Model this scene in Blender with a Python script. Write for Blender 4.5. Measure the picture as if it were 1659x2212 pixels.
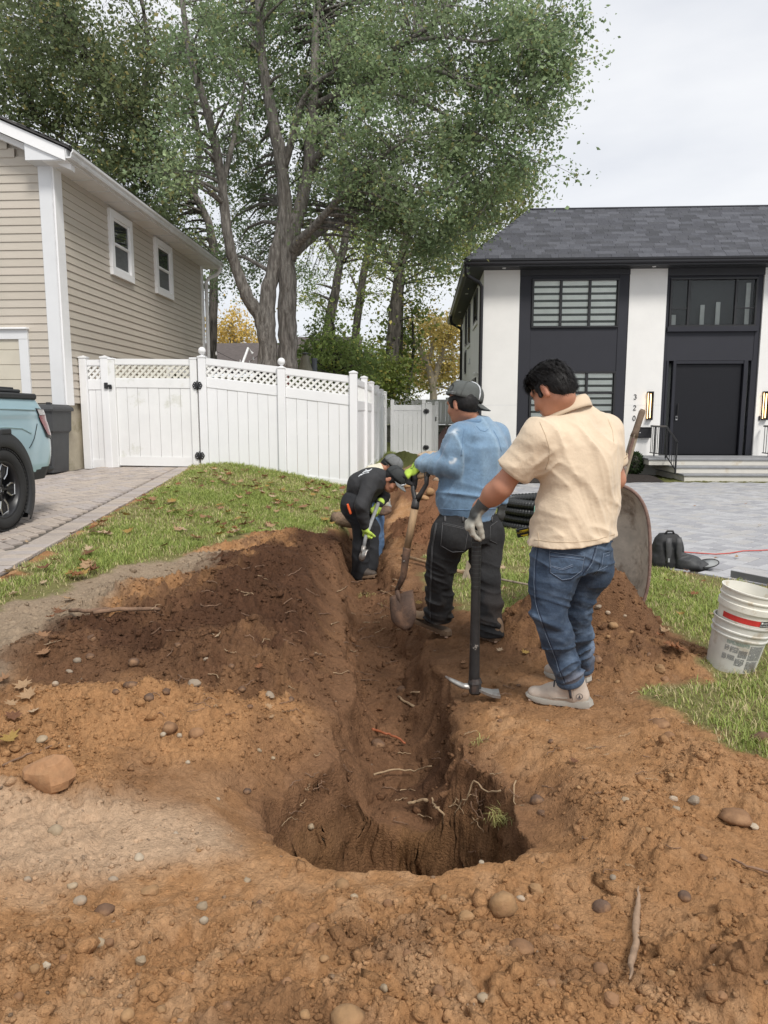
import bpy,math,random
import numpy as np
from mathutils import Vector,Matrix,noise as mnoise
from mathutils.bvhtree import BVHTree
SC=bpy.context.scene
for _o in list(bpy.data.objects):
 bpy.data.objects.remove(_o,do_unlink=True)
COL=SC.collection
R=math.radians
# --------- camera
CAM_H=1.45
PITCH,YAW=R(7.8),R(3.0)
cam_data=bpy.data.cameras.new('camera')
cam_data.sensor_fit='VERTICAL'
cam_data.sensor_height=24.0
cam_data.lens=24.0*1533.0/2212.0
cam_data.clip_start=0.05
cam_data.clip_end=600
cam=bpy.data.objects.new('camera',cam_data)
cam.location=(0,0,CAM_H)
cam.rotation_euler=(R(90)-PITCH,0,YAW)
COL.objects.link(cam)
SC.camera=cam
# --------- sky
SUN_EL,SUN_AZ=R(50),R(150)
wd=bpy.data.worlds.new('World');SC.world=wd;wd.use_nodes=True
nt=wd.node_tree;nt.nodes.clear()
n_out=nt.nodes.new('ShaderNodeOutputWorld')
n_bg=nt.nodes.new('ShaderNodeBackground');n_bg.inputs['Strength'].default_value=0.1
n_sky=nt.nodes.new('ShaderNodeTexSky');n_sky.sky_type='NISHITA';n_sky.sun_disc=False
n_sky.sun_elevation=SUN_EL;n_sky.sun_rotation=SUN_AZ
n_tc=nt.nodes.new('ShaderNodeTexCoord')
n_mp=nt.nodes.new('ShaderNodeMapping');n_mp.inputs['Scale'].default_value=(1.6,1.6,5.0)
n_mp.inputs['Location'].default_value=(0.3,1.7,0.4)
n_ns=nt.nodes.new('ShaderNodeTexNoise');n_ns.inputs['Scale'].default_value=1.5
n_ns.inputs['Detail'].default_value=6;n_ns.inputs['Roughness'].default_value=0.52
n_rp=nt.nodes.new('ShaderNodeValToRGB')
n_rp.color_ramp.elements[0].position=0.36;n_rp.color_ramp.elements[0].color=(4.05,4.15,4.38,1)
n_rp.color_ramp.elements[1].position=0.66;n_rp.color_ramp.elements[1].color=(4.95,4.98,5.05,1)
n_mx=nt.nodes.new('ShaderNodeMix');n_mx.data_type='RGBA';n_mx.inputs[0].default_value=0.93
nt.links.new(n_tc.outputs['Generated'],n_mp.inputs[0]);nt.links.new(n_mp.outputs[0],n_ns.inputs['Vector'])
nt.links.new(n_ns.outputs[0],n_rp.inputs[0])
nt.links.new(n_sky.outputs[0],n_mx.inputs[6]);nt.links.new(n_rp.outputs[0],n_mx.inputs[7])
nt.links.new(n_mx.outputs[2],n_bg.inputs['Color']);nt.links.new(n_bg.outputs[0],n_out.inputs['Surface'])
sun_d=bpy.data.lights.new('sun','SUN');sun_d.energy=1.5;sun_d.angle=R(15);sun_d.color=(1.0,0.96,0.9)
sun=bpy.data.objects.new('sun',sun_d)
_sd=Vector((math.sin(SUN_AZ)*math.cos(SUN_EL),math.cos(SUN_AZ)*math.cos(SUN_EL),math.sin(SUN_EL)))
sun.rotation_euler=_sd.to_track_quat('Z','Y').to_euler();sun.location=(0,-5,20)
COL.objects.link(sun)
SC.view_settings.view_transform='Standard'
SC.view_settings.look='None'
SC.view_settings.exposure=1.0
SC.view_settings.gamma=1.0
SC.view_settings.use_curve_mapping=False
SC.cycles.max_bounces=8
SC.cycles.transparent_max_bounces=8
SC.cycles.use_denoising=True
# --------- measuring helpers (photo measured on a 1659 x 2212 grid)
_F,_CX,_CY=1533.0,829.5,1106.0
def ray(px,py):
 a=(px-_CX)/_F;b=-(py-_CY)/_F
 y=math.cos(PITCH)+b*math.sin(PITCH);z=-math.sin(PITCH)+b*math.cos(PITCH)
 return Vector((a*math.cos(YAW)-y*math.sin(YAW),a*math.sin(YAW)+y*math.cos(YAW),z))
def atY(px,py,Y):
 r=ray(px,py);t=Y/r.y
 return Vector((r.x*t,Y,CAM_H+r.z*t))
def atZ(px,py,z=0.0):
 r=ray(px,py);t=(z-CAM_H)/r.z
 return Vector((r.x*t,r.y*t,z))
def atX(px,py,X):
 r=ray(px,py);t=X/r.x
 return Vector((X,r.y*t,CAM_H+r.z*t))
_rng=np.random.default_rng(7)
_PT=_rng.random((64,64,64)).astype(np.float32)
def sst(t):
 t=np.clip(t,0,1);return t*t*(3-2*t)
def vn2(x,y,s=0):
 x=np.asarray(x,np.float32)+s*17.31;y=np.asarray(y,np.float32)+s*9.73
 xi=np.floor(x).astype(np.int32);yi=np.floor(y).astype(np.int32)
 fx=x-xi;fy=y-yi;fx=fx*fx*(3-2*fx);fy=fy*fy*(3-2*fy)
 k=(s*7+3)&63;a=xi&63;b=yi&63;a1=(xi+1)&63;b1=(yi+1)&63
 P=_PT[k]
 return(P[a,b]*(1-fx)+P[a1,b]*fx)*(1-fy)+(P[a,b1]*(1-fx)+P[a1,b1]*fx)*fy
def fbm2(x,y,o=4,s=0,g=0.5):
 v=0;a=1;t=0
 for i in range(o):
  v=v+a*vn2(x,y,s+i);t+=a;a*=g;x=x*2.03+0.7;y=y*2.03+1.3
 return v/t
def vn3(x,y,z,s=0):
 x=x+s*5.17;y=y+s*3.91;z=z+s*7.77
 xi=np.floor(x).astype(np.int32);yi=np.floor(y).astype(np.int32);zi=np.floor(z).astype(np.int32)
 fx=x-xi;fy=y-yi;fz=z-zi
 fx=fx*fx*(3-2*fx);fy=fy*fy*(3-2*fy);fz=fz*fz*(3-2*fz)
 a,b,c=xi&63,yi&63,zi&63;a1,b1,c1=(xi+1)&63,(yi+1)&63,(zi+1)&63
 P=_PT
 c00=P[a,b,c]*(1-fx)+P[a1,b,c]*fx;c10=P[a,b1,c]*(1-fx)+P[a1,b1,c]*fx
 c01=P[a,b,c1]*(1-fx)+P[a1,b,c1]*fx;c11=P[a,b1,c1]*(1-fx)+P[a1,b1,c1]*fx
 return(c00*(1-fy)+c10*fy)*(1-fz)+(c01*(1-fy)+c11*fy)*fz
MATS={}
def mat(name,col,rough=0.6,var=0.12,scale=8.0,bump=0.0,bscale=60.0,metal=0.0,spec=0.5,col2=None,c2=(0.45,0.65),c2scale=None,attr=None,stretch=None,trans=0.0,coat=0.0,emis=None,estr=0.0,bdist=0.01,detail=4.0,sheen=0.0,alpha=None,transm=0.0):
 0
 m=bpy.data.materials.new(name);m.use_nodes=True
 n=m.node_tree.nodes;l=m.node_tree.links
 p=n['Principled BSDF'];out=n['Material Output']
 p.inputs['Roughness'].default_value=rough;p.inputs['Metallic'].default_value=metal
 p.inputs['Specular IOR Level'].default_value=spec
 if coat:p.inputs['Coat Weight'].default_value=coat;p.inputs['Coat Roughness'].default_value=0.04
 if sheen:p.inputs['Sheen Weight'].default_value=sheen;p.inputs['Sheen Roughness'].default_value=0.5
 if transm:p.inputs['Transmission Weight'].default_value=transm
 tc=n.new('ShaderNodeTexCoord');vec=tc.outputs['Object']
 if stretch:
  mp=n.new('ShaderNodeMapping');mp.inputs['Scale'].default_value=stretch
  l.new(vec,mp.inputs[0]);vec=mp.outputs[0]
 ns=n.new('ShaderNodeTexNoise');ns.inputs['Scale'].default_value=scale;ns.inputs['Detail'].default_value=detail
 ns.inputs['Roughness'].default_value=0.6
 l.new(vec,ns.inputs['Vector'])
 mr=n.new('ShaderNodeMapRange');mr.inputs[1].default_value=0.3;mr.inputs[2].default_value=0.7
 mr.inputs[3].default_value=1-var;mr.inputs[4].default_value=1+var
 l.new(ns.outputs[0],mr.inputs[0])
 if attr:
  at=n.new('ShaderNodeAttribute');at.attribute_name=attr;base=at.outputs['Color']
 else:
  rg=n.new('ShaderNodeRGB');rg.outputs[0].default_value=(*col,1);base=rg.outputs[0]
 if col2:
  n2=n.new('ShaderNodeTexNoise');n2.inputs['Scale'].default_value=c2scale or scale*0.4;n2.inputs['Detail'].default_value=6
  n2.inputs['Roughness'].default_value=0.65
  l.new(vec,n2.inputs['Vector'])
  r2=n.new('ShaderNodeMapRange');r2.inputs[1].default_value=c2[0];r2.inputs[2].default_value=c2[1]
  l.new(n2.outputs[0],r2.inputs[0])
  mx=n.new('ShaderNodeMix');mx.data_type='RGBA';mx.inputs[7].default_value=(*col2,1)
  l.new(r2.outputs[0],mx.inputs[0]);l.new(base,mx.inputs[6]);base=mx.outputs[2]
 ml=n.new('ShaderNodeMix');ml.data_type='RGBA';ml.blend_type='MULTIPLY';ml.inputs[0].default_value=1
 l.new(base,ml.inputs[6]);l.new(mr.outputs[0],ml.inputs[7])
 l.new(ml.outputs[2],p.inputs['Base Color'])
 if bump:
  nb=n.new('ShaderNodeTexNoise');nb.inputs['Scale'].default_value=bscale;nb.inputs['Detail'].default_value=5
  nb.inputs['Roughness'].default_value=0.62
  l.new(vec,nb.inputs['Vector'])
  bp=n.new('ShaderNodeBump');bp.inputs['Strength'].default_value=bump;bp.inputs['Distance'].default_value=bdist
  l.new(nb.outputs[0],bp.inputs['Height']);l.new(bp.outputs[0],p.inputs['Normal'])
 if emis:
  p.inputs['Emission Color'].default_value=(*emis,1);p.inputs['Emission Strength'].default_value=estr
 if trans:
  tr=n.new('ShaderNodeBsdfTranslucent');l.new(ml.outputs[2],tr.inputs['Color'])
  ms=n.new('ShaderNodeMixShader');ms.inputs[0].default_value=trans
  l.new(p.outputs[0],ms.inputs[1]);l.new(tr.outputs[0],ms.inputs[2]);l.new(ms.outputs[0],out.inputs['Surface'])
 MATS[name]=m
 return m
class G:
 0
 def __init__(s):s.v=[];s.f=[]
 def add(s,vs,fs,M=None):
  b=len(s.v)
  if M is not None:vs=[M@Vector(p)for p in vs]
  s.v.extend([tuple(p)for p in vs]);s.f.extend([tuple(i+b for i in f)for f in fs]);return s
 def box(s,c,d,bev=0.0,M=None,rz=0.0):
  hx,hy,hz=d[0]/2,d[1]/2,d[2]/2
  T=Matrix.Translation(Vector(c))@Matrix.Rotation(rz,4,'Z')
  if M is not None:T=M@T
  if bev<=0:
   vs=[(x*hx,y*hy,z*hz)for z in(-1,1)for y in(-1,1)for x in(-1,1)]
   fs=[(0,2,3,1),(4,5,7,6),(0,1,5,4),(2,6,7,3),(0,4,6,2),(1,3,7,5)]
   return s.add(vs,fs,T)
  b=min(bev,hx*.9,hy*.9,hz*.9);vs=[];ix={}
  for x in(-1,1):
   for y in(-1,1):
    for z in(-1,1):
     ix[x,y,z,0]=len(vs);vs.append((x*hx,y*(hy-b),z*(hz-b)))
     ix[x,y,z,1]=len(vs);vs.append((x*(hx-b),y*hy,z*(hz-b)))
     ix[x,y,z,2]=len(vs);vs.append((x*(hx-b),y*(hy-b),z*hz))
  fs=[]
  for a in(-1,1):
   q=[ix[a,-1,-1,0],ix[a,1,-1,0],ix[a,1,1,0],ix[a,-1,1,0]];fs.append(q if a>0 else q[::-1])
   q=[ix[-1,a,-1,1],ix[1,a,-1,1],ix[1,a,1,1],ix[-1,a,1,1]];fs.append(q[::-1]if a>0 else q)
   q=[ix[-1,-1,a,2],ix[1,-1,a,2],ix[1,1,a,2],ix[-1,1,a,2]];fs.append(q if a>0 else q[::-1])
  for a in(-1,1):
   for c_ in(-1,1):
    q=[ix[a,c_,-1,0],ix[a,c_,1,0],ix[a,c_,1,1],ix[a,c_,-1,1]];fs.append(q[::-1]if a*c_>0 else q)
    q=[ix[a,-1,c_,0],ix[a,1,c_,0],ix[a,1,c_,2],ix[a,-1,c_,2]];fs.append(q if a*c_>0 else q[::-1])
    q=[ix[-1,a,c_,1],ix[1,a,c_,1],ix[1,a,c_,2],ix[-1,a,c_,2]];fs.append(q[::-1]if a*c_>0 else q)
    for z in(-1,1):
     q=[ix[a,c_,z,0],ix[a,c_,z,1],ix[a,c_,z,2]];fs.append(q if a*c_*z>0 else q[::-1])
  fs=[tuple(q[::-1])if False else tuple(q)for q in fs]
  return s.add(vs,fs,T)
 def tube(s,pts,rad,seg=10,cap=True,flat=None,M=None,up=None):
  0
  P=[Vector(p)for p in pts];n=len(P)
  if not hasattr(rad,'__len__'):rad=[rad]*n
  T0=(P[1]-P[0]).normalized()
  u=Vector(up)if up is not None else(Vector((0,0,1))if abs(T0.z)<.9 else Vector((1,0,0)))
  vs=[];fs=[]
  for i in range(n):
   t=(P[min(i+1,n-1)]-P[max(i-1,0)])
   t=t.normalized()if t.length>1e-9 else T0
   u=(u-t*u.dot(t));u=u.normalized()if u.length>1e-6 else t.orthogonal().normalized()
   w=t.cross(u)
   fa,fb=flat if flat else(1,1)
   for k in range(seg):
    a=2*math.pi*k/seg
    vs.append(P[i]+(u*math.cos(a)*fa+w*math.sin(a)*fb)*rad[i])
  for i in range(n-1):
   for k in range(seg):
    k2=(k+1)%seg
    fs.append((i*seg+k,i*seg+k2,(i+1)*seg+k2,(i+1)*seg+k))
  if cap:
   fs.append(tuple(range(seg))[::-1]);fs.append(tuple((n-1)*seg+k for k in range(seg)))
  return s.add(vs,fs,M)
 def lathe(s,prof,seg=24,M=None,cap=True):
  0
  vs=[];fs=[];n=len(prof)
  for r,z in prof:
   for k in range(seg):
    a=2*math.pi*k/seg;vs.append((r*math.cos(a),r*math.sin(a),z))
  for i in range(n-1):
   for k in range(seg):
    k2=(k+1)%seg;fs.append((i*seg+k,i*seg+k2,(i+1)*seg+k2,(i+1)*seg+k))
  if cap:
   if prof[0][0]>1e-5:fs.append(tuple(range(seg))[::-1])
   if prof[-1][0]>1e-5:fs.append(tuple((n-1)*seg+k for k in range(seg)))
  return s.add(vs,fs,M)
 def prism(s,poly,d0,d1,M=None):
  0
  n=len(poly);vs=[(x,y,d0)for x,y in poly]+[(x,y,d1)for x,y in poly]
  fs=[tuple(range(n))[::-1],tuple(range(n,2*n))]+[(i,(i+1)%n,n+(i+1)%n,n+i)for i in range(n)]
  return s.add(vs,fs,M)
 def grid(s,rows,M=None,closed=False):
  nr=len(rows);nc=len(rows[0]);vs=[p for r in rows for p in r];fs=[]
  for i in range(nr-1):
   for k in range(nc if closed else nc-1):
    k2=(k+1)%nc;fs.append((i*nc+k,i*nc+k2,(i+1)*nc+k2,(i+1)*nc+k))
  return s.add(vs,fs,M)
def mesh_of(name,g,m=None,smooth=False):
 me=bpy.data.meshes.new(name);me.from_pydata(g.v,[],g.f);me.update()
 if m is not None:me.materials.append(m)
 if smooth:me.polygons.foreach_set('use_smooth',[True]*len(me.polygons))
 return me
def link(name,data,parent=None,loc=None,kind=None):
 o=bpy.data.objects.new(name,data);COL.objects.link(o)
 if loc is not None:o.location=loc
 if parent is not None:o.parent=parent
 if kind:o['kind']=kind
 return o
def ob(name,g,m,parent=None,smooth=False,kind=None,label=None,ang=None):
 0
 me=mesh_of(name,g,m,smooth)
 if ang is not None:
  me.polygons.foreach_set('use_smooth',[True]*len(me.polygons))
  try:me.set_sharp_from_angle(angle=R(ang))
  except Exception:pass
 o=link(name,me,None,None,kind)
 if parent is not None:
  o.parent=parent;o.matrix_parent_inverse=inv(parent)
 if label:o['label']=label
 return o
def wmat(o):
 M=Matrix.LocRotScale(o.location,o.rotation_euler,o.scale)
 return wmat(o.parent)@o.matrix_parent_inverse@M if o.parent else M
def inv(o):return wmat(o).inverted()
def thing(name,label,cat,loc=(0,0,0),group=None,rz=0.0):
 o=bpy.data.objects.new(name,None);COL.objects.link(o)
 o.location=loc;o.rotation_euler=(0,0,rz);o.empty_display_size=0.1
 return tag(o,label,cat,group)
def tag(o,label,cat,group=None):
 o['label']=label;o['category']=cat
 if group:o['group']=group
 return o
def copy_to(src,M,parent=None,label=None,group=None):
 0
 o=src.copy();COL.objects.link(o)
 if parent is not None:o.parent=parent;o.matrix_parent_inverse=inv(parent)
 o.matrix_basis=M
 if label:o['label']=label
 if group:o['group']=group
 return o
def np_mesh(name,V,F,m,smooth=False,col=None,colname='tint',fl=None):
 0
 me=bpy.data.meshes.new(name);V=np.ascontiguousarray(V,np.float32);F=np.ascontiguousarray(F,np.int32);k=F.shape[1]
 me.vertices.add(len(V));me.vertices.foreach_set('co',V.ravel())
 me.loops.add(F.size);me.loops.foreach_set('vertex_index',F.ravel())
 me.polygons.add(len(F));me.polygons.foreach_set('loop_start',np.arange(0,F.size,k,dtype=np.int32))
 me.polygons.foreach_set('loop_total',np.full(len(F),k,np.int32))
 if smooth:me.polygons.foreach_set('use_smooth',np.ones(len(F),bool))
 me.update(calc_edges=True);me.validate()
 if col is not None:
  a=me.attributes.new(colname,'FLOAT_COLOR','POINT')
  c4=np.ones((len(V),4),np.float32);c4[:,:3]=col;a.data.foreach_set('color',c4.ravel())
 if m is not None:me.materials.append(m)
 return me
def in_poly(x,y,poly):
 0
 d=np.full(np.shape(x),1e9);ins=np.zeros(np.shape(x),bool);n=len(poly)
 for i in range(n):
  x0,y0=poly[i];x1,y1=poly[(i+1)%n]
  ex,ey=x1-x0,y1-y0;L=ex*ex+ey*ey+1e-12
  t=np.clip(((x-x0)*ex+(y-y0)*ey)/L,0,1)
  d=np.minimum(d,np.hypot(x-x0-t*ex,y-y0-t*ey))
  c=((y0>y)!=(y1>y));xx=x0+(y-y0)/(ey if abs(ey)>1e-9 else 1e-9)*ex
  ins^=c&(x<xx)
 return np.where(ins,d,-d)
def line_d(x,y,pts):
 0
 d=np.full(np.shape(x),1e9);tt=np.zeros(np.shape(x))
 for i in range(len(pts)-1):
  x0,y0=pts[i];x1,y1=pts[i+1];ex,ey=x1-x0,y1-y0
  t=np.clip(((x-x0)*ex+(y-y0)*ey)/(ex*ex+ey*ey),0,1)
  q=np.hypot(x-x0-t*ex,y-y0-t*ey);m=q<d
  d=np.where(m,q,d);tt=np.where(m,i+t,tt)
 return d,tt
def proj(x,y,z):
 z=z-CAM_H
 xr=x*math.cos(YAW)+y*math.sin(YAW);yf=-x*math.sin(YAW)+y*math.cos(YAW)
 f=yf*math.cos(PITCH)-z*math.sin(PITCH);u=yf*math.sin(PITCH)+z*math.cos(PITCH)
 return _CX+_F*xr/f,_CY-_F*u/f,f
def seen(x,y,z,m=15):
 px,py,f=proj(x,y,z)
 return f>0 and-m<px<1659+m and-m<py<2212+m
DRIVE_L=lambda y:-2.33-0.13*y
TR=[(-.10,2.6),(-.11,3.3),(-.15,3.95),(-.29,5.0),(-.47,6.2),(-.62,7.4),(-.72,9.0),(-.62,11.0),(-.5,13.0)]
LAWN_L=[(-3.6,3.2),(-2.75,3.75),(-2.45,4.5),(-2.35,5.0),(-2.15,5.6),(-1.85,6.5),(-1.5,7.3),(-1.15,8.0),(-.95,8.7),(-.95,11.6),(-1.02,11.72),(-3.8,11.72),(-3.35,8.2),(-2.98,5.2),(-2.85,4.5),(-4.0,4.3)]
LAWN_R=[(.02,7.2),(.06,6.3),(.18,5.6),(.42,5.15),(.85,5.0),(1.62,5.1),(1.78,4.35),(1.62,3.85),(1.2,3.75),(1.13,3.45),(1.35,3.1),(1.62,2.75),(2.3,2.45),(4.5,2.4),(4.2,5.2),(2.97,6.1),(2.54,6.58),(2.2,6.87),(1.85,8.2),(1.65,10),(1.55,12.0),(.8,12.4),(.55,9.6),(.6,8.6),(.38,7.6)]
DRIVE_R=[(4.6,5.3),(2.97,6.1),(2.54,6.58),(2.2,6.87),(1.85,8.2),(1.65,10),(1.55,12.0),(1.56,14.8),(1.9,15.6),(2.3,16.6),(4.9,17.1),(22,17.1),(22,5.3)]
def drive_r_z(x,y):return-0.012*np.maximum(np.asarray(y,float)-6.5,0)
def base_h(x,y):
 x=np.asarray(x,np.float64);y=np.asarray(y,np.float64)
 zl=.19+.0325*np.clip(y,0,12)
 s=np.clip((-.3-x)/2.85,0,1);s=.5*s+.5*sst(s)
 far=.22*sst((y-8)/4)*sst((1.3-x)/1.0)*sst((60-y)/10)
 z=np.maximum(zl*s,0)
 z=np.sqrt(z*z+far*far*.8)
 return z+drive_r_z(x,y)*sst((x-1.0)/.8)
def drive_l_z(x,y):return .19+.0325*np.clip(np.asarray(y,float),0,12)
def cone(x,y,cx,cy,rx,ry,h,rot=0,p=1.0):
 c,s_=math.cos(rot),math.sin(rot);dx,dy=x-cx,y-cy
 u=(dx*c+dy*s_)/rx;v=(-dx*s_+dy*c)/ry
 r=np.sqrt(u*u+v*v)
 q=np.clip(1-r,0,1)
 return h*(q*q/(q+.22)*1.22)**p
PILES=[(-1.12,6.5,.90,1.45,.24,.12),(-1.12,5.5,1.05,1.2,.32,.1),(-1.22,4.5,1.18,1.05,.33,0),(-1.0,3.75,.85,.7,.22,0),(-1.65,3.8,.75,.6,.17,0)]
DKZ=[(-2.15,3.2),(-2.1,3.9),(-1.85,4.6),(-1.75,5.4),(-1.7,6.2),(-1.35,7.6),(-1.0,8.3),(-.72,8.0),(-.42,6.4),(-.22,5.0),(-.18,3.9),(-.35,3.45),(-.8,3.35),(-1.2,3.1),(-1.6,3.3)]
def soil_parts(x,y):
 0
 n1=fbm2(x*2.2,y*2.2,3,11)-.5;n2=fbm2(x*6,y*6,3,15)-.5
 xw=x+n1*.30+n2*.07;yw=y+(fbm2(x*2.2+9,y*2.2,3,12)-.5)*.30
 dark=0
 for c in PILES:dark=np.maximum(dark,cone(xw,yw,c[0],c[1],c[2],c[3],c[4],c[5]))if not isinstance(dark,int)else cone(xw,yw,c[0],c[1],c[2],c[3],c[4],c[5])
 sand=cone(xw,yw,-1.12,2.98,.85,.5,.17,.1)
 sand=np.maximum(sand,cone(xw,yw,-1.55,2.55,.6,.4,.11))
 front=cone(xw,yw,-.1,1.38,1.25,.62,.20)
 front=np.maximum(front,cone(xw,yw,.85,1.62,.42,.40,.15))
 front=np.maximum(front,cone(xw,yw,-.9,1.3,.75,.5,.13))
 ridge=cone(xw,yw,.78,2.35,.42,.75,.09,.35)
 ridge=np.maximum(ridge,cone(xw,yw,1.15,2.75,.5,.4,.07))
 bar=cone(xw,yw,1.06,4.66,.60,.52,.66)
 bar=np.maximum(bar,cone(xw,yw,1.16,4.22,.66,.5,.20))
 far=cone(xw,yw,.12,8.3,.62,.95,.42)
 far=np.maximum(far,cone(xw,yw,.3,11.4,.9,2.0,.34))
 far=np.maximum(far,cone(xw,yw,.45,15.2,1.1,2.2,.50))
 far=np.maximum(far,cone(xw,yw,-.45,19.2,.9,1.2,.30))
 d,t=line_d(x,y,TR)
 half=.10+.04*(vn2(x*3,y*3,4)-.5)*2;d=d+.07*(fbm2(x*7,y*7,3,23)-.5)+.03*(vn2(x*24,y*24,25)-.5)
 deep=np.interp(t,[0,1,2,3,4,5,6,7,8],[.43,.40,.37,.33,.29,.24,.22,.16,.0])+.14*(vn2(x*2.3,y*2.3,9)-.5)+.07*(fbm2(x*8,y*8,3,27)-.5)
 wall=.16+.14*vn2(x*2.6,y*2.6,21)+.07*sst((x+.12)/.15)
 tr=deep*sst((half+wall-d)/wall)
 th=np.arctan2(y-2.62,x+.1)
 r=np.hypot((x+.085)/.49,(y-2.61)/.46)+.06*(vn2(np.cos(th)*3+5,np.sin(th)*3+5,3)-.5)*2+.10*(fbm2(x*6,y*6,3,31)-.5)+.05*(vn2(np.cos(th)*14+9,np.sin(th)*14+9,35)-.5)
 ww=.25+.46*np.clip(-(x+.1)/.5,0,1)*sst((y-2.35)/.4)+.30*np.clip((x+.1)/.5,0,1)*sst((y-2.3)/.3)
 hole=.80*sst((1.15-r)/ww)**.85
 hole=np.maximum(hole,.11*sst((1.62-r)/.6)*sst((y-2.12)/.3)*sst((3.6-y)/.3));tr=np.maximum(tr,.075*sst((.66-d)/.4)*sst((y-2.7)/.3)*sst((6.5-y)/.8))
 return dark,sand,front,ridge,bar,far,tr,hole,d,r
def dirt_mask(x,y):
 w=(fbm2(x*5,y*5,4,41)-.5)*.35
 gl=in_poly(x,y,LAWN_L)+w;gr=in_poly(x,y,LAWN_R)+w
 return np.clip(np.maximum(gl,gr)/.10,-1,1)
def ground_h(x,y,fine=True,full=False):
 x=np.asarray(x,np.float64);y=np.asarray(y,np.float64)
 dark,sand,front,ridge,bar,far,tr,hole,d,r=soil_parts(x,y)
 heap=np.maximum.reduce([dark,sand,front,ridge,bar,far])
 dig=np.maximum(tr,hole)
 keep=1-sst(dig/.10)
 z=base_h(x,y)+heap*keep-dig
 dd=DRIVE_L(y)-x
 inl=sst((dd+.02)/.06)*(y>0)*(y<12.6);inr=sst((in_poly(x,y,DRIVE_R)+.02)/.06)
 z=np.where(inl>0,z*(1-inl)+(drive_l_z(x,y)-.075)*inl,z)
 z=np.where(inr>0,z*(1-inr)+(drive_r_z(x,y)-.075)*inr,z)
 inside=np.maximum(inl,inr)
 if fine:
  g=np.clip(dirt_mask(x,y),-1,1);soil=np.clip(.5-.5*g,0,1)*(1-inside)*sst((28-y)/6)
  loose=np.clip(heap/.06,0,1)*keep
  bl=lambda f,q:np.abs(2*fbm2(x*f+.6*vn2(x*f,y*f,q+3),y*f,2,q)-1)
  a=fbm2(x*6,y*6,3,51)-.5;k1,k2,k3=bl(11,55),bl(27,61),bl(62,64);pat=sst((fbm2(x*2.6,y*2.6,2,68)-.38)/.22)
  am=(.30+.45*pat+.55*loose+.75*np.clip(dark/.06,0,1)*keep*pat)*(1-.75*sst(np.maximum(hole,tr)/.08)*(1-.8*sst((tr-.2)/.1)*(hole<.1)))
  z=z+soil*(a*.05*(.4+.6*loose)+am*((.45-k1)*.016+(fbm2(x*15,y*15,4,57,.62)-.5)*.085+(k2-.3)*.012+(fbm2(x*58,y*58,2,64)-.5)*.018))
  z=z+soil*sst(dig/.1)*(fbm2(x*11,y*11,2,75)-.5)*.03
  z=z+(1-soil)*(1-inside)*(fbm2(x*4,y*4,3,66)-.5)*.02
 if full:return z,(dark,sand,front,ridge,bar,far,tr,hole,d,r,keep,inside)
 return z
def gz(x,y):return float(ground_h(np.array([x]),np.array([y]))[0])
def gp(px,py,dz=0.0):
 0
 r=ray(px,py);t0=.3
 ts=np.geomspace(.8,60,900);X=r.x*ts;Y=r.y*ts;Z=CAM_H+r.z*ts
 h=ground_h(X,Y);k=np.argmax(Z<h)
 t=ts[k];return Vector((r.x*t,r.y*t,float(h[k])+dz))
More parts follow.
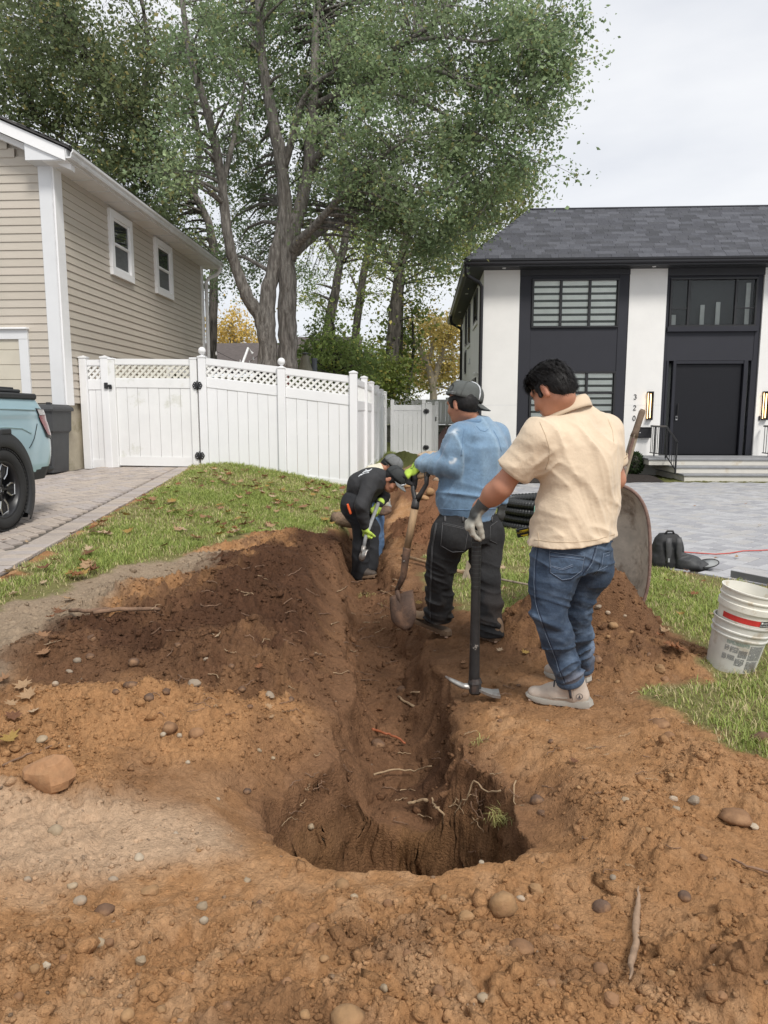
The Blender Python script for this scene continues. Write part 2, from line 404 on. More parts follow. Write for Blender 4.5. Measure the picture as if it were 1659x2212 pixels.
def soil_colour(x,y,parts):
 dark,sand,front,ridge,bar,far,tr,hole,d,r,keep,inside=parts
 DK=np.array([.088,.044,.025]);MID=np.array([.175,.093,.050]);OR=np.array([.395,.212,.098]);TAN=np.array([.44,.27,.15])
 PALE=np.array([.50,.345,.225]);GRV=np.array([.33,.25,.175]);TURF=np.array([.20,.19,.075])
 n=fbm2(x*3,y*3,4,81);n2=fbm2(x*12,y*12,3,85);n3=fbm2(x*1.3,y*1.3,3,88)
 c=np.empty(np.shape(x)+(3,));c[:]=OR
 def mixin(col,w):
  nonlocal c
  w=np.clip(w,0,1)[...,None];c=c*(1-w)+col*w
 w=(n-.5)*.5
 mixin(TAN,sst((n2-.45)/.2)*.5)
 mixin(MID,sst((n3-.52)/.12)*.55)
 mixin(MID,sst((y+w*1.2-3.75)/.5)*sst((x+.2)/.2)*.85)
 mixin(OR*.8+MID*.2,sst((x+w-.3)/.3)*sst((3.7-y)/.4)*.5)
 mixin(PALE,sst((in_poly(x,y,[(-2.2,2.5),(-1.05,2.42),(-.62,2.36),(-.52,2.12),(-.75,2.0),(-1.1,1.85),(-2.4,1.75)])+w*.5+.05)/.2))
 mixin(GRV,sst((in_poly(x,y,[(-2.9,2.9),(-1.95,3.0),(-1.95,3.9),(-1.8,4.7),(-1.4,5.4),(-1.75,6.1),(-2.3,5.9),(-2.6,4.9),(-2.7,4.0),(-4,3.7),(-4,2.9)])+w*.5+.04)/.16))
 mixin(OR,sst((sand+(n-.5)*.06-.015)/.03)*.9)
 mixin(OR,sst((front+(n-.5)*.08-.03)/.04)*.9)
 mixin(TAN,sst((front-.02)/.05)*sst((n2-.5)/.2)*.7)
 mixin(MID,sst((n-.56)/.1)*sst((front-.03)/.04)*.45)
 mixin(DK,sst((in_poly(x,y,DKZ)+(n-.5)*.9+(n2-.5)*.35+(n3-.5)*.6+.16)/.48));mixin(MID,sst((fbm2(x*2,y*2,3,97)-.5)/.1)*sst((in_poly(x,y,DKZ)+.1)/.1)*sst((4.7-y)/.8)*.75)
 mixin(DK*1.25,sst((dark-.05)/.05)*sst((n2-.55)/.1)*.5)
 mixin(MID,sst((bar-.03+(n-.5)*.08)/.05)*.9);mixin(OR*.7,sst((n2-.5)/.15)*sst(bar/.05)*.4)
 mixin(np.array([.20,.098,.052]),sst((far-.03)/.05))
 mixin(PALE*.8,sst((far-.03)/.05)*sst((y-12.5)/1.5)*.6)
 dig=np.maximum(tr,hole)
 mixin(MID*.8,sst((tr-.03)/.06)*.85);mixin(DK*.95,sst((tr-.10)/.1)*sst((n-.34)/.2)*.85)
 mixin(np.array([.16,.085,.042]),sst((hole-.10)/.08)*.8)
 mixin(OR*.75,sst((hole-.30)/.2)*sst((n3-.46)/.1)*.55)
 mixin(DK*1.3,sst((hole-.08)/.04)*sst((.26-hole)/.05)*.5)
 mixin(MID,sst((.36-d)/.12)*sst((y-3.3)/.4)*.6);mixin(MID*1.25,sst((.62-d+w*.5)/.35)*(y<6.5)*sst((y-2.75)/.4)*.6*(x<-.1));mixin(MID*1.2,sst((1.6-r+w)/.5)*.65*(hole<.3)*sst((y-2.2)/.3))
 g=dirt_mask(x,y)
 gw=sst((g+.6)/1.2);mixin(TURF,gw)
 mixin(np.array([.16,.12,.06]),gw*sst((n2-.55)/.15)*.6)
 mixin(np.array([.12,.13,.045]),sst((y-14)/4))
 mixin(np.array([.10,.075,.05]),inside)
 return c*(.86+.28*n2[...,None])
m_soil=mat('soil',(0,0,0),rough=.95,var=.22,scale=55,bump=1.0,bscale=95,spec=.12,attr='tint',bdist=.018,detail=8)
def build_ground():
 rows=np.concatenate([np.linspace(-9,.55,14)[:-1],.55+(np.exp(np.linspace(0,math.log((9.4+1.2)/1.75),640))-1)*1.75,np.geomspace(9.5,24,100),np.geomspace(25,420,26)])
 u=np.concatenate([np.linspace(-3.2,-.92,8)[:-1],np.linspace(-.9,-.66,30)[:-1],np.linspace(-.66,.66,840),np.linspace(.66,.9,30)[1:],np.linspace(.92,3.2,8)[1:]])
 U,Yv=np.meshgrid(u,rows);wd_=np.maximum(Yv,0)+1.1
 X=U*wd_;Z,parts=ground_h(X,Yv,full=True)
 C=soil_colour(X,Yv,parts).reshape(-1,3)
 wl=(np.maximum(parts[6],parts[7])>.03)&(Yv<9);q=(X[wl],Yv[wl],Z[wl]);mk=sst((np.maximum(parts[6],parts[7])[wl]-.03)/.08)
 for f,a,s_ in((4,.06,1),(9,.045,3),(20,.022,5),(45,.010,7)):
  X[wl]+=mk*a*(vn3(q[0]*f,q[1]*f,q[2]*f*1.7,s_)-.5);Yv[wl]+=mk*a*(vn3(q[0]*f+9,q[1]*f+4,q[2]*f*1.7,s_+1)-.5);Z[wl]+=mk*a*.5*(vn3(q[0]*f+3,q[1]*f+7,q[2]*f,s_+2)-.5)
 V=np.stack([X,Yv,Z],-1).reshape(-1,3)
 nr,nc=X.shape;i=np.arange(nr-1)[:,None]*nc+np.arange(nc-1)[None]
 Fq=np.stack([i,i+1,i+nc+1,i+nc],-1).reshape(-1,4)
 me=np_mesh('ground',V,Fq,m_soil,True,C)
 return link('ground',me,None,None,'structure')
build_ground()
# --------- crumbs of soil and grit: uncountable
def scatter_pts(n,x0,x1,y0,y1,rng,power=1.0):
 y=y0*(y1/y0)**(rng.random(n)**power);x=(rng.random(n)*2-1)
 return x*(.72*y+.4),y
def clod_proto(rng,flat=.75):
 g=G();bm_v=[]
 t=(1+5**.5)/2
 V=np.array([(-1,t,0),(1,t,0),(-1,-t,0),(1,-t,0),(0,-1,t),(0,1,t),(0,-1,-t),(0,1,-t),(t,0,-1),(t,0,1),(-t,0,-1),(-t,0,1)])/1.9
 V=V*(.5+1.0*rng.random((12,1)))*np.array([1.2,.85,1]);V[:,2]*=flat
 Fc=np.array([(0,11,5),(0,5,1),(0,1,7),(0,7,10),(0,10,11),(1,5,9),(5,11,4),(11,10,2),(10,7,6),(7,1,8),(3,9,4),(3,4,2),(3,2,6),(3,6,8),(3,8,9),(4,9,5),(2,4,11),(6,2,10),(8,6,7),(9,8,1)])
 return V,Fc
def bits(name,n,size,keepf,colf,seed,flat=.75,sink=.25,y0=1.0,y1=9.0,power=.8):
 rng=np.random.default_rng(seed)
 x,y=scatter_pts(n,0,0,y0,y1,rng,power)
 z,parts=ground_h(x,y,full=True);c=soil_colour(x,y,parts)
 k=rng.random(n)<keepf(x,y,parts);x,y,z,c=x[k],y[k],z[k],c[k];n=len(x)
 s=size(rng,n,y);VV=np.empty((n,12,3));protos=[clod_proto(rng,flat)for _ in range(12)];Fc=protos[0][1]
 pid=rng.integers(0,12,n);a=rng.random(n)*6.283;PV=np.stack([p[0]for p in protos])[pid]
 ca,sa=np.cos(a)[:,None],np.sin(a)[:,None]
 VV[...,0]=x[:,None]+s[:,None]*(PV[...,0]*ca-PV[...,1]*sa);VV[...,1]=y[:,None]+s[:,None]*(PV[...,0]*sa+PV[...,1]*ca)
 VV[...,2]=z[:,None]+s[:,None]*(PV[...,2]+sink)
 FF=(Fc[None]+(np.arange(n)*12)[:,None,None]).reshape(-1,3)
 CC=np.repeat(colf(c,rng,n)[:,None],12,1).reshape(-1,3)
 me=np_mesh(name,VV.reshape(-1,3),FF,m_soil,False,CC)
 return link(name,me,None,None,'stuff')
def k_soil(x,y,p):
 dark,sand,front,ridge,bar,far,tr,hole,d,r,keep,inside=p
 heap=np.maximum.reduce([dark,sand,front,ridge,bar,far])
 g=dirt_mask(x,y)
 clump=sst((fbm2(x*3.5,y*3.5,3,91)-.36)/.22)
 return(g<-.5)*(inside<.1)*(.14+.8*np.clip(heap/.05,0,1)*keep+.25*sst(tr/.1))*(1-.85*sst((hole-.05)/.1))*(.25+.75*clump)
o=bits('soil_crumbs',95000,lambda r,n,y:(.0026+.0070*r.random(n)**3)*(.75+.17*y),k_soil,lambda c,r,n:c*(.88+.32*r.random((n,1))),3,.8,.12)
o=bits('soil_clods',9000,lambda r,n,y:(.006+.022*r.random(n)**4)*(.85+.08*y),k_soil,lambda c,r,n:c*(.9+.22*r.random((n,1))),5,.75,.05,1.0,7.5)
def k_grit(x,y,p):
 g=dirt_mask(x,y);c=soil_colour(x,y,p)
 return(g<0)*(p[11]<.1)*(.12+.88*(c[:,2]>.14))*(p[7]<.05)
o=bits('gravel',3200,lambda r,n,y:(.0025+.0055*r.random(n)**3)*(.8+.1*y),k_grit,lambda c,r,n:(c*.45+np.array([.20,.155,.115]))*(.6+.6*r.random((n,1))),9,.6,.2,1.2,6.5)
# --------- grass
m_grass=mat('grass_blades',(0,0,0),rough=.55,var=.1,scale=3,attr='tint',spec=.25,trans=.35)
def grass(name,poly,n,seed,y0,y1,dens=None,hmul=1.0):
 rng=np.random.default_rng(seed)
 xs=[p[0]for p in poly];x0,x1=min(xs),max(xs)
 y=y0+(y1-y0)*rng.random(n)**1.45;x=x0+(x1-x0)*rng.random(n)
 sd=in_poly(x,y,poly)+(fbm2(x*5,y*5,4,41)-.5)*.35
 pat=fbm2(x*2.2,y*2.2,3,95)
 k=(sd>-.02)&(rng.random(n)<np.clip(.25+sd/.18,0,1)*np.clip(.35+2.2*(pat-.3),.15,1))&(np.abs(x)<.72*y+.5)
 k&=~((DRIVE_L(y)-x>-.01));k&=in_poly(x,y,DRIVE_R)<-.02
 x,y,sd,pat=x[k],y[k],sd[k],pat[k]
 z,parts=ground_h(x,y,full=True)
 heap=np.maximum.reduce(parts[:6]);k=(heap<.03+.02*rng.random(len(x)))&(np.maximum(parts[6],parts[7])<.02)
 x,y,sd,pat,z=x[k],y[k],sd[k],pat[k],z[k];n=len(x)
 h=(.018+.030*rng.random(n))*hmul*(.75+.5*sst((sd)/.2))*(.7+.6*pat);a=rng.random(n)*6.283;lean=(.25+.9*rng.random(n))*h
 fld=rng.random(n)*6.283;wdt=(.0016+.0016*rng.random(n))*(.7+.1*y)
 dx,dy=np.cos(a),np.sin(a);V=np.empty((n,5,3))
 for i,(t,wm)in enumerate([(0,1),(0,-1),(.55,.8),(.55,-.8),(1,0)]):
  V[:,i,0]=x+dx*lean*t*t-dy*wdt*wm;V[:,i,1]=y+dy*lean*t*t+dx*wdt*wm
  V[:,i,2]=z-.004+h*(t if t<1 else 1-.22*rng.random(n))
 b=(np.arange(n)*5)[:,None,None];Ft=(np.array([(0,1,3),(0,3,2),(2,3,4)])[None]+b).reshape(-1,3)
 GR=np.array([.41,.46,.13]);G2=np.array([.26,.34,.095]);ST=np.array([.62,.53,.30])
 t=rng.random((n,1));dry=(np.clip(.20+1.2*(.55-pat)+.5*np.clip(.16-sd,0,.2)/.2,.03,.85)*.8)[:,None]
 c=np.where(rng.random((n,1))<dry,ST*(.6+.6*t),GR*t+G2*(1-t))*(.8+.4*rng.random((n,1)))
 me=np_mesh(name,V.reshape(-1,3),Ft,m_grass,False,np.repeat(c[:,None],5,1).reshape(-1,3))
 return link(name,me,None,None,'stuff')
grass('grass',LAWN_L,230000,21,3.3,11.8)
grass('grass',LAWN_R,330000,22,2.4,12.2)
grass('grass',[(-3.9,11.3),(-.85,11.3),(-.85,11.95),(-3.9,11.95)],9000,23,11.3,11.95,hmul=1.5)
grass('grass',[(-1.06,11.9),(-.72,11.9),(-.66,21.4),(-1.06,21.4)],20000,24,11.9,21.4,hmul=3.2)
grass('grass',[(1.2,24),(3,24),(3.2,31.5),(.4,31.5)],12000,25,24,31.5,hmul=4)
# ========= PAVED DRIVES
m_bed=mat('sand_joint',(.10,.085,.07),.95,.2,30)
PAV_L=[mat('paver_tan_%d'%i,c,.85,.16,14,.35,180,col2=c2,c2scale=5,bdist=.004)for i,(c,c2)in enumerate([((.39,.335,.29),(.32,.275,.245)),((.42,.355,.30),(.35,.30,.26)),((.35,.30,.265),(.29,.25,.225)),((.38,.335,.31),(.32,.28,.26))])]
PAV_R=[mat('paver_grey_%d'%i,c,.8,.10,12,.3,160,col2=c2,c2scale=4,bdist=.004)for i,(c,c2)in enumerate([((.37,.37,.38),(.31,.31,.33)),((.42,.42,.43),(.36,.36,.37)),((.33,.33,.345),(.28,.28,.30)),((.40,.39,.385),(.345,.34,.335))])]
m_kerb=mat('kerb_stone',(.42,.42,.42),.85,.12,10,.3,120)
def driveway(bed_poly,inside,zf,L,W,mats,x0,x1,y0,y1,hint,nmax,seed,extra=(),ang=45):
 rng=random.Random(seed)
 n=len(bed_poly);me=bpy.data.meshes.new('driveway')
 me.from_pydata([(x,y,float(zf(x,y))-.012)for x,y in bed_poly],[],[tuple(range(n))]);me.materials.append(m_bed)
 root=link('driveway',me,None,None,'structure');root['label']=hint
 pl=[];c,s=math.cos(R(ang)),math.sin(R(ang));N=int((x1-x0+y1-y0)/W)+4;cx,cy=(x0+x1)/2,(y0+y1)/2
 for i in range(-N,N):
  for j in range(-N,N):
   q=(i-j)%4
   if q==0:u,v,a=(i+1)*W,(j+.5)*W,0
   elif q==3:u,v,a=(i+.5)*W,(j+1)*W,90
   else:continue
   x,y=cx+u*c-v*s,cy+u*s+v*c
   if x0<x<x1 and y0<y<y1 and inside(x,y):pl.append((x,y,R(a+ang)))
 pl+=list(extra)
 vis=[p for p in pl if seen(p[0],p[1],float(zf(p[0],p[1])),60)]
 hid=[p for p in pl if not seen(p[0],p[1],float(zf(p[0],p[1])),60)and rng.random()<2]
 vis.sort(key=lambda p:p[1])
 g=G();g.box((0,0,-.03),(L-.009,W-.009,.06),.004)
 protos=[mesh_of('paver',g,m)for m in mats]
 slope=math.atan(float(zf(cx,cy+.5))-float(zf(cx,cy-.5)))
 def MM(p):
  return Matrix.Translation((p[0],p[1],float(zf(p[0],p[1]))+rng.uniform(-.002,.002)+(p[3]if len(p)>3 else 0)))@Matrix.Rotation(slope+rng.gauss(0,.006),4,'X')@Matrix.Rotation(rng.gauss(0,.006),4,'Y')@Matrix.Rotation(p[2]+rng.gauss(0,.008),4,'Z')
 for p in vis[:nmax]:
  o=bpy.data.objects.new('paver',rng.choice(protos));COL.objects.link(o);o.parent=root;o.matrix_basis=MM(p)
 gs=[G()for _ in mats]
 for p in vis[nmax:]+hid:gs[rng.randrange(len(mats))].box((0,0,-.03),(L-.009,W-.009,.06),.004 if p in vis else 0,MM(p))
 me=bpy.data.meshes.new('paving_rest');V=[];Fs=[];mi=[]
 for k,g in enumerate(gs):
  b=len(V);V+=g.v;Fs+=[tuple(q+b for q in f)for f in g.f];mi+=[k]*len(g.f)
 me.from_pydata(V,[],Fs)
 for m in mats:me.materials.append(m)
 me.polygons.foreach_set('material_index',mi)
 o=link('paving_rest',me,root,None,'stuff')
 return root
xl=lambda y:DRIVE_L(y)
border=[]
y=1.6
while y<11.75:
 border.append((xl(y)-.125,y,R(7.4),.004));y+=.122
driveway([(xl(1)-.0,1),(xl(12.5),12.5),(-12,12.5),(-12,1)],lambda x,y:x<xl(y)-.25 and not(x<-5.5 and y>11.15),drive_l_z,.23,.115,PAV_L,-7.2,-2.4,1.6,11.9,'tan herringbone paver driveway beside the house with the truck',300,31,border,52)
dr_poly=[(x,y)for x,y in DRIVE_R]
from functools import lru_cache
def in_r(x,y):return float(in_poly(np.array([x]),np.array([y]),DRIVE_R)[0])>.13
kb=[]
for i in range(1,6):
 (xa,ya),(xb,yb)=DRIVE_R[i],DRIVE_R[i+1];L_=math.hypot(xb-xa,yb-ya);n_=max(1,int(L_/.31))
 nx,ny=(yb-ya)/L_,-(xb-xa)/L_
 for k in range(n_):
  t=(k+.5)/n_;kb.append((xa+(xb-xa)*t+nx*.09,ya+(yb-ya)*t+ny*.09,math.atan2(yb-ya,xb-xa),.004))
driveway(DRIVE_R,in_r,drive_r_z,.30,.15,PAV_R,1.2,9.6,5.3,17.05,'light grey herringbone paver driveway before the white and black house',300,33,kb,45)
for i,(a,b)in enumerate([(tuple(atZ(1578,1247,0))[:2],tuple(atZ(1680,1268,0))[:2])]):
 g=G();d_=Vector((b[0]-a[0],b[1]-a[1],0));M_=Matrix.Translation(((a[0]+b[0])/2,(a[1]+b[1])/2,.03))@Matrix.Rotation(math.atan2(d_.y,d_.x),4,'Z')
 g.box((0,0,0),(d_.length,.012,.07),.003,M_);
 tag(ob('edging_board',g,mat('edging',(.16,.16,.165),.8)),'dark grey edging board between the lawn and grey pavers behind the buckets','edging')
m_sid=[mat('siding_%d'%i,c,.55,.05,3,.08,90,stretch=(1,1,9))for i,c in enumerate([(.475,.43,.365),(.46,.415,.35),(.49,.44,.375)])]
m_white=mat('white_vinyl',(.80,.80,.80),.4,.03,2)
m_whited=mat('white_vinyl_worn',(.78,.78,.775),.42,.05,1.5,col2=(.66,.66,.62),c2=(.58,.75),c2scale=2)
m_grey=mat('grey_white_trim',(.66,.67,.68),.5,.04,2)
m_found=mat('stucco_foundation',(.42,.37,.28),.9,.2,3,.5,40,col2=(.30,.27,.18),c2=(.5,.62),c2scale=2.2)
m_foundg=mat('grey_foundation',(.16,.155,.15),.9,.2,4,.4,40,col2=(.14,.15,.09),c2=(.55,.65),c2scale=2)
m_glassd=mat('window_glass',(.02,.024,.026),.03,.1,2,spec=1.0)
m_drape_refl=mat('drape_and_reflection',(.45,.46,.45),.7,.1,6)  # sidelight cloth, also the pale strips imitating a reflection upstairs
m_roofd=mat('dark_shingle',(.075,.072,.07),.9,.25,12,.4,80)
m_gdoor=mat('garage_door_beige',(.55,.51,.42),.55,.05,3)
m_dark=mat('void',(.012,.012,.013),.8)
m_black=mat('black_metal',(.016,.016,.018),.38,.1,8)
XL,YL=-5.73,11.3
hs=thing('house','beige clapboard house with white corner trim beside the tan driveway','house',(XL,YL,0))
g=G();g.box((-8.9,15.2,3.5),(6.28,7.74,3.74));g.add([(-12.05,11.34,5.37),(-5.77,11.34,5.37),(-9.0,11.34,6.80),(-12.05,19.05,5.37),(-5.77,19.05,5.37),(-9.0,19.05,6.80)],[(0,1,2),(3,5,4),(0,2,5,3),(1,4,5,2),(0,3,4,1)])
ob('wall',g,m_sid[0],hs)
g=G();g.box((-8.9,15.22,.87),(6.28,7.72,1.55),.01);ob('foundation',g,m_found,hs)
g=G();g.box((-8.93,11.345,.87),(6.2,.03,1.53));ob('foundation_face',g,m_foundg,hs)
def wedge(L):
 g=G();h=.125
 g.add([(0,-.004,h+.012),(0,-.020,0),(0,-.016,-.004),(0,.0,0),(0,.0,h+.012),(L,-.004,h+.012),(L,-.020,0),(L,-.016,-.004),(L,.0,0),(L,.0,h+.012)],[(0,1,6,5),(1,2,7,6),(2,3,8,7),(3,4,9,8),(4,0,5,9),(0,4,3,2,1),(5,6,7,8,9)]);return g
side_me=[mesh_of('siding_board',wedge(7.32),m)for m in m_sid]
front_me=[mesh_of('siding_board',wedge(6.0),m)for m in m_sid]
rr=random.Random(5)
for k in range(29):
 z=1.64+k*.125
 o=bpy.data.objects.new('siding_board',rr.choice(side_me));COL.objects.link(o);o.parent=hs;o.matrix_parent_inverse=inv(hs)
 o.matrix_basis=Matrix.Translation((XL,YL+.2,z))@Matrix.Rotation(R(90),4,'Z')
 if z<5.1:
  o=bpy.data.objects.new('siding_board',rr.choice(front_me));COL.objects.link(o);o.parent=hs;o.matrix_parent_inverse=inv(hs)
  o.matrix_basis=Matrix.Translation((-12.0+.06,YL,z))
for k in range(28,42):
 z=1.64+k*.125;xr=-5.62-max(0,z+.125-5.34)/.43-(0.28 if k<31 else .1)
 if xr<-10.5:break
 o=bpy.data.objects.new('siding_board',mesh_of('siding_board',wedge(max(.3,xr+12.0)),rr.choice(m_sid)));COL.objects.link(o);o.parent=hs;o.matrix_parent_inverse=inv(hs)
 o.matrix_basis=Matrix.Translation((-12.0,YL,z))
g=G();g.box((XL-.095,YL-.012,3.43),(.235,.05,3.66),.006);ob('corner_trim',g,m_grey,hs)
g=G();g.box((XL+.012,YL+.088,3.43),(.05,.25,3.66),.006);ob('corner_trim',g,m_white,hs)
g=G();g.box((XL+.016,18.74,3.43),(.05,.14,3.66),.006);ob('corner_trim',g,m_white,hs)
g=G();g.box((-5.535,15.05,5.245),(.39,8.06,.02));sf=ob('soffit',g,m_white,hs)
for k in range(26):
 g=G();g.box((-5.535,11.3+k*.3,5.232),(.38,.012,.008));
 if k%2==0:ob('soffit_joint',g,m_grey,sf)
g=G();g.box((-5.35,15.05,5.325),(.025,8.1,.15),.003);ob('fascia',g,m_white,hs)
prof=[(0,0),(.075,0),(.09,.03),(.092,.06),(.12,.09),(.124,.125),(.11,.128),(.106,.10),(.08,.07),(.07,.02),(.01,.015),(.01,.125),(0,.125)]
def gutter(name,prof,y0,y1,x,z,m,par,sgn=1):
 g=G();n=len(prof);g.add([(x+sgn*a,y0,z+b)for a,b in prof]+[(x+sgn*a,y1,z+b)for a,b in prof],[(i,(i+1)%n,n+(i+1)%n,n+i)for i in range(n)]+[tuple(range(n)),tuple(range(n,2*n))[::-1]]);return ob(name,g,m,par)
gutter('gutter',prof,10.95,19.1,-5.335,5.25,mat('gutter_white',(.72,.725,.73),.35,.06,3,col2=(.55,.55,.54),c2=(.5,.7),c2scale=2),hs)
rk=lambda x:5.40-(x+5.35)*.43
def rake(y,th,z0,z1,name,m,x0=-5.35,x1=-11):
 g=G();v=[]
 for x in(x0,x1):v+=[(x,y-th/2,rk(x)+z0),(x,y+th/2,rk(x)+z0),(x,y+th/2,rk(x)+z1),(x,y-th/2,rk(x)+z1)]
 g.add(v,[(0,1,5,4),(1,2,6,5),(2,3,7,6),(3,0,4,7),(0,3,2,1),(4,5,6,7)]);return ob(name,g,m,hs)
rake(10.98,.03,-.18,-.005,'rake_board',m_white)
rake(11.13,.27,-.075,-.055,'rake_soffit',m_grey)
rake(11.20,.12,-.26,-.17,'rake_frieze',m_white)
g=G();g.prism([(-5.98,5.245),(-5.345,5.245),(-5.345,5.385),(-5.98,5.66)],10.995,11.29,Matrix(((1,0,0,0),(0,0,1,0),(0,1,0,0),(0,0,0,1))));ob('eave_return',g,m_grey,hs)
g=G();g.add([(-5.27,10.93,5.385),(-5.27,19.12,5.385),(-9.1,19.12,5.385+3.83*.43),(-9.1,10.93,5.385+3.83*.43),(-12.9,19.12,5.385),(-12.9,10.93,5.385),(-5.27,10.93,5.42),(-5.27,19.12,5.42),(-9.1,19.12,5.42+3.83*.43),(-9.1,10.93,5.42+3.83*.43),(-12.9,19.12,5.42),(-12.9,10.93,5.42)],[(0,3,2,1),(3,5,4,2),(6,7,8,9),(9,8,10,11),(0,1,7,6),(0,6,9,3),(3,9,11,5),(1,2,8,7),(2,4,10,8),(5,11,10,4)])
rf=ob('roof',g,m_roofd,hs)
for k in range(5):
 z=5.43+k*.06;x=-5.27-k*.14;g=G();g.box((x-.1,15.02,z-.008),(.24,8.2,.012),0,Matrix.Translation((x,0,z))@Matrix.Rotation(R(23.3),4,'Y')@Matrix.Translation((-x,0,-z)));ob('shingle_course',g,m_roofd,rf)
ds=G();ds.tube([(-5.29,18.98,5.26),(-5.29,18.98,5.18),(-5.36,18.96,5.08),(-5.58,18.92,4.98),(-5.64,18.90,4.88),(-5.64,18.90,.6)],.05,8,flat=(1,.8));ob('downspout',ds,m_white,hs,ang=50)
def side_window(y0,y1,z0,z1,par,lower=True):
 w=bpy.data.objects.new('window',None);COL.objects.link(w);w.location=(XL,(y0+y1)/2,z0);w.parent=par;w.matrix_parent_inverse=inv(par)
 t=.135;x=XL+.035
 for(a,b,c,d)in((y0,y1,z1-t,z1),(y0,y1,z0,z0+t),(y0,y0+t,z0+t,z1-t),(y1-t,y1,z0+t,z1-t)):
  g=G();g.box((x,(a+b)/2,(c+d)/2),(.075,b-a,d-c),.005);ob('casing',g,m_white,w)
 ya,yb,za,zb=y0+t,y1-t,z0+t,z1-t;zm=(za+zb)/2
 g=G();g.box((XL+.008,(ya+yb)/2,(za+zb)/2),(.014,yb-ya,zb-za));ob('backing',g,m_dark,w)
 for(c,d,xx,sname)in((zm-.015,zb,XL+.034,'upper_sash'),(za,zm+.015,XL+.024,'lower_sash')):
  g=G();s=.042
  for(a,b,e,f)in((ya,yb,d-s,d),(ya,yb,c,c+s),(ya,ya+s,c+s,d-s),(yb-s,yb,c+s,d-s)):g.box((xx,(a+b)/2,(e+f)/2),(.022,b-a,f-e))
  sh=ob(sname,g,m_white,w)
  g=G();g.box((xx-.004,(ya+yb)/2,(c+d)/2),(.004,yb-ya-2*s,d-c-2*s));ob('pane',g,m_glassd if sname=='upper_sash' else m_screen,w)
m_screen=mat('insect_screen',(.10,.105,.108),.5,.25,5,stretch=(1,1,6),spec=.4)
side_window(13.2,14.2,4.0,5.17,hs);side_window(15.42,16.45,4.03,5.19,hs)
g=G();g.box((XL+.04,15.95,2.0),(.05,.10,1.0),.004);g.box((XL+.04,17.2,2.0),(.05,.10,1.0),.004);g.box((XL+.05,16.6,2.46),(.07,1.35,.16),.004)
lw=ob('window',g,m_white,hs);g=G();g.box((XL+.035,16.58,1.95),(.02,1.16,.85));ob('pane',g,m_glassd,lw)
gd=bpy.data.objects.new('garage_door',None);COL.objects.link(gd);gd.location=(-8.7,YL,.5);gd.parent=hs;gd.matrix_parent_inverse=inv(hs)
g=G();g.box((-6.345,YL-.02,1.62),(.15,.07,2.06),.004);ob('jamb',g,m_grey,gd)
g=G();g.box((-8.7,YL-.022,2.72),(4.86,.075,.155),.004);ob('head_casing',g,m_grey,gd)
g=G();g.box((-8.7,YL-.045,2.81),(4.9,.12,.03),.004);ob('drip_cap',g,m_white,gd)
for k in range(9):
 g=G();g.box((-8.75,YL-.012,.6+k*.235+.115),(4.66,.03,.228),.005);ob('door_section',g,m_gdoor,gd)
m_stucco=mat('white_stucco',(.80,.79,.765),.85,.03,2,.12,120,bdist=.004)
m_char=mat('charcoal_panel',(.026,.027,.035),.6,.06,2,spec=.35)
m_char2=mat('charcoal_frame',(.021,.022,.030),.55,.06,2,spec=.35)
m_soff=mat('dark_soffit',(.028,.029,.034),.6,.08,3)
m_gut=mat('black_gutter',(.018,.018,.022),.35,.08,3)
SH=[mat('roof_shingle_%d'%i,c,.92,.22,30,.35,90)for i,c in enumerate([(.060,.062,.073),(.074,.077,.090),(.050,.052,.060),(.088,.091,.105),(.066,.068,.078)])]
m_step=mat('bluestone_tread',(.26,.265,.275),.75,.12,5,.2,60)
m_riser=mat('stucco_riser',(.62,.595,.54),.85,.07,3,.1,80,col2=(.47,.40,.29),c2=(.56,.72),c2scale=3)
m_zl=mat('blind_light',(.90,.91,.88),.7,.05,4)
m_zd=mat('blind_dark',(.055,.065,.055),.7,.1,4)
m_door=mat('black_door',(.008,.0085,.012),.5,.1,6,spec=.3,stretch=(6,6,.6))
m_pane=bpy.data.materials.new('clear_pane');m_pane.use_nodes=True
_n=m_pane.node_tree.nodes;_l=m_pane.node_tree.links;_n.clear()
_o=_n.new('ShaderNodeOutputMaterial');_t=_n.new('ShaderNodeBsdfTransparent');_g=_n.new('ShaderNodeBsdfGlossy');_m=_n.new('ShaderNodeMixShader');_f=_n.new('ShaderNodeFresnel')
_t.inputs[0].default_value=(.97,.985,.975,1);_g.inputs['Roughness'].default_value=.02;_f.inputs[0].default_value=1.35
_l.new(_f.outputs[0],_m.inputs[0]);_l.new(_t.outputs[0],_m.inputs[1]);_l.new(_g.outputs[0],_m.inputs[2]);_l.new(_m.outputs[0],_o.inputs[0])
WF=19.4;Z0=-.17
h2=thing('house','white and charcoal two storey house with dark hipped roof numbered 320','house',(6,WF,Z0))
def wallbox(name,x0,x1,y0,y1,z0,z1,m,par,bev=.0):
 g=G();g.box(((x0+x1)/2,(y0+y1)/2,(z0+z1)/2),(x1-x0,y1-y0,z1-z0),bev);return ob(name,g,m,par)
wl=wallbox('wall',1.61,2.552,WF,30.6,Z0,5.22,m_stucco,h2)
wallbox('wall_core',2.56,16,WF+.35,30.5,Z0,5.2,m_dark,h2)
wallbox('wall',5.388,6.345,WF,WF+.3,Z0,5.22,m_stucco,h2)
wallbox('wall',8.80,10.4,WF,WF+.3,Z0,5.22,m_stucco,h2)
wallbox('wall',10.4,16,WF+.02,WF+.3,Z0,5.22,m_char,h2)
for x0,x1 in((1.607,2.552),(5.388,6.345),(8.80,10.4)):
 wallbox('stucco_joint',x0,x1,WF-.003,WF+.004,2.005-.3,2.012-.3,m_grey,h2)
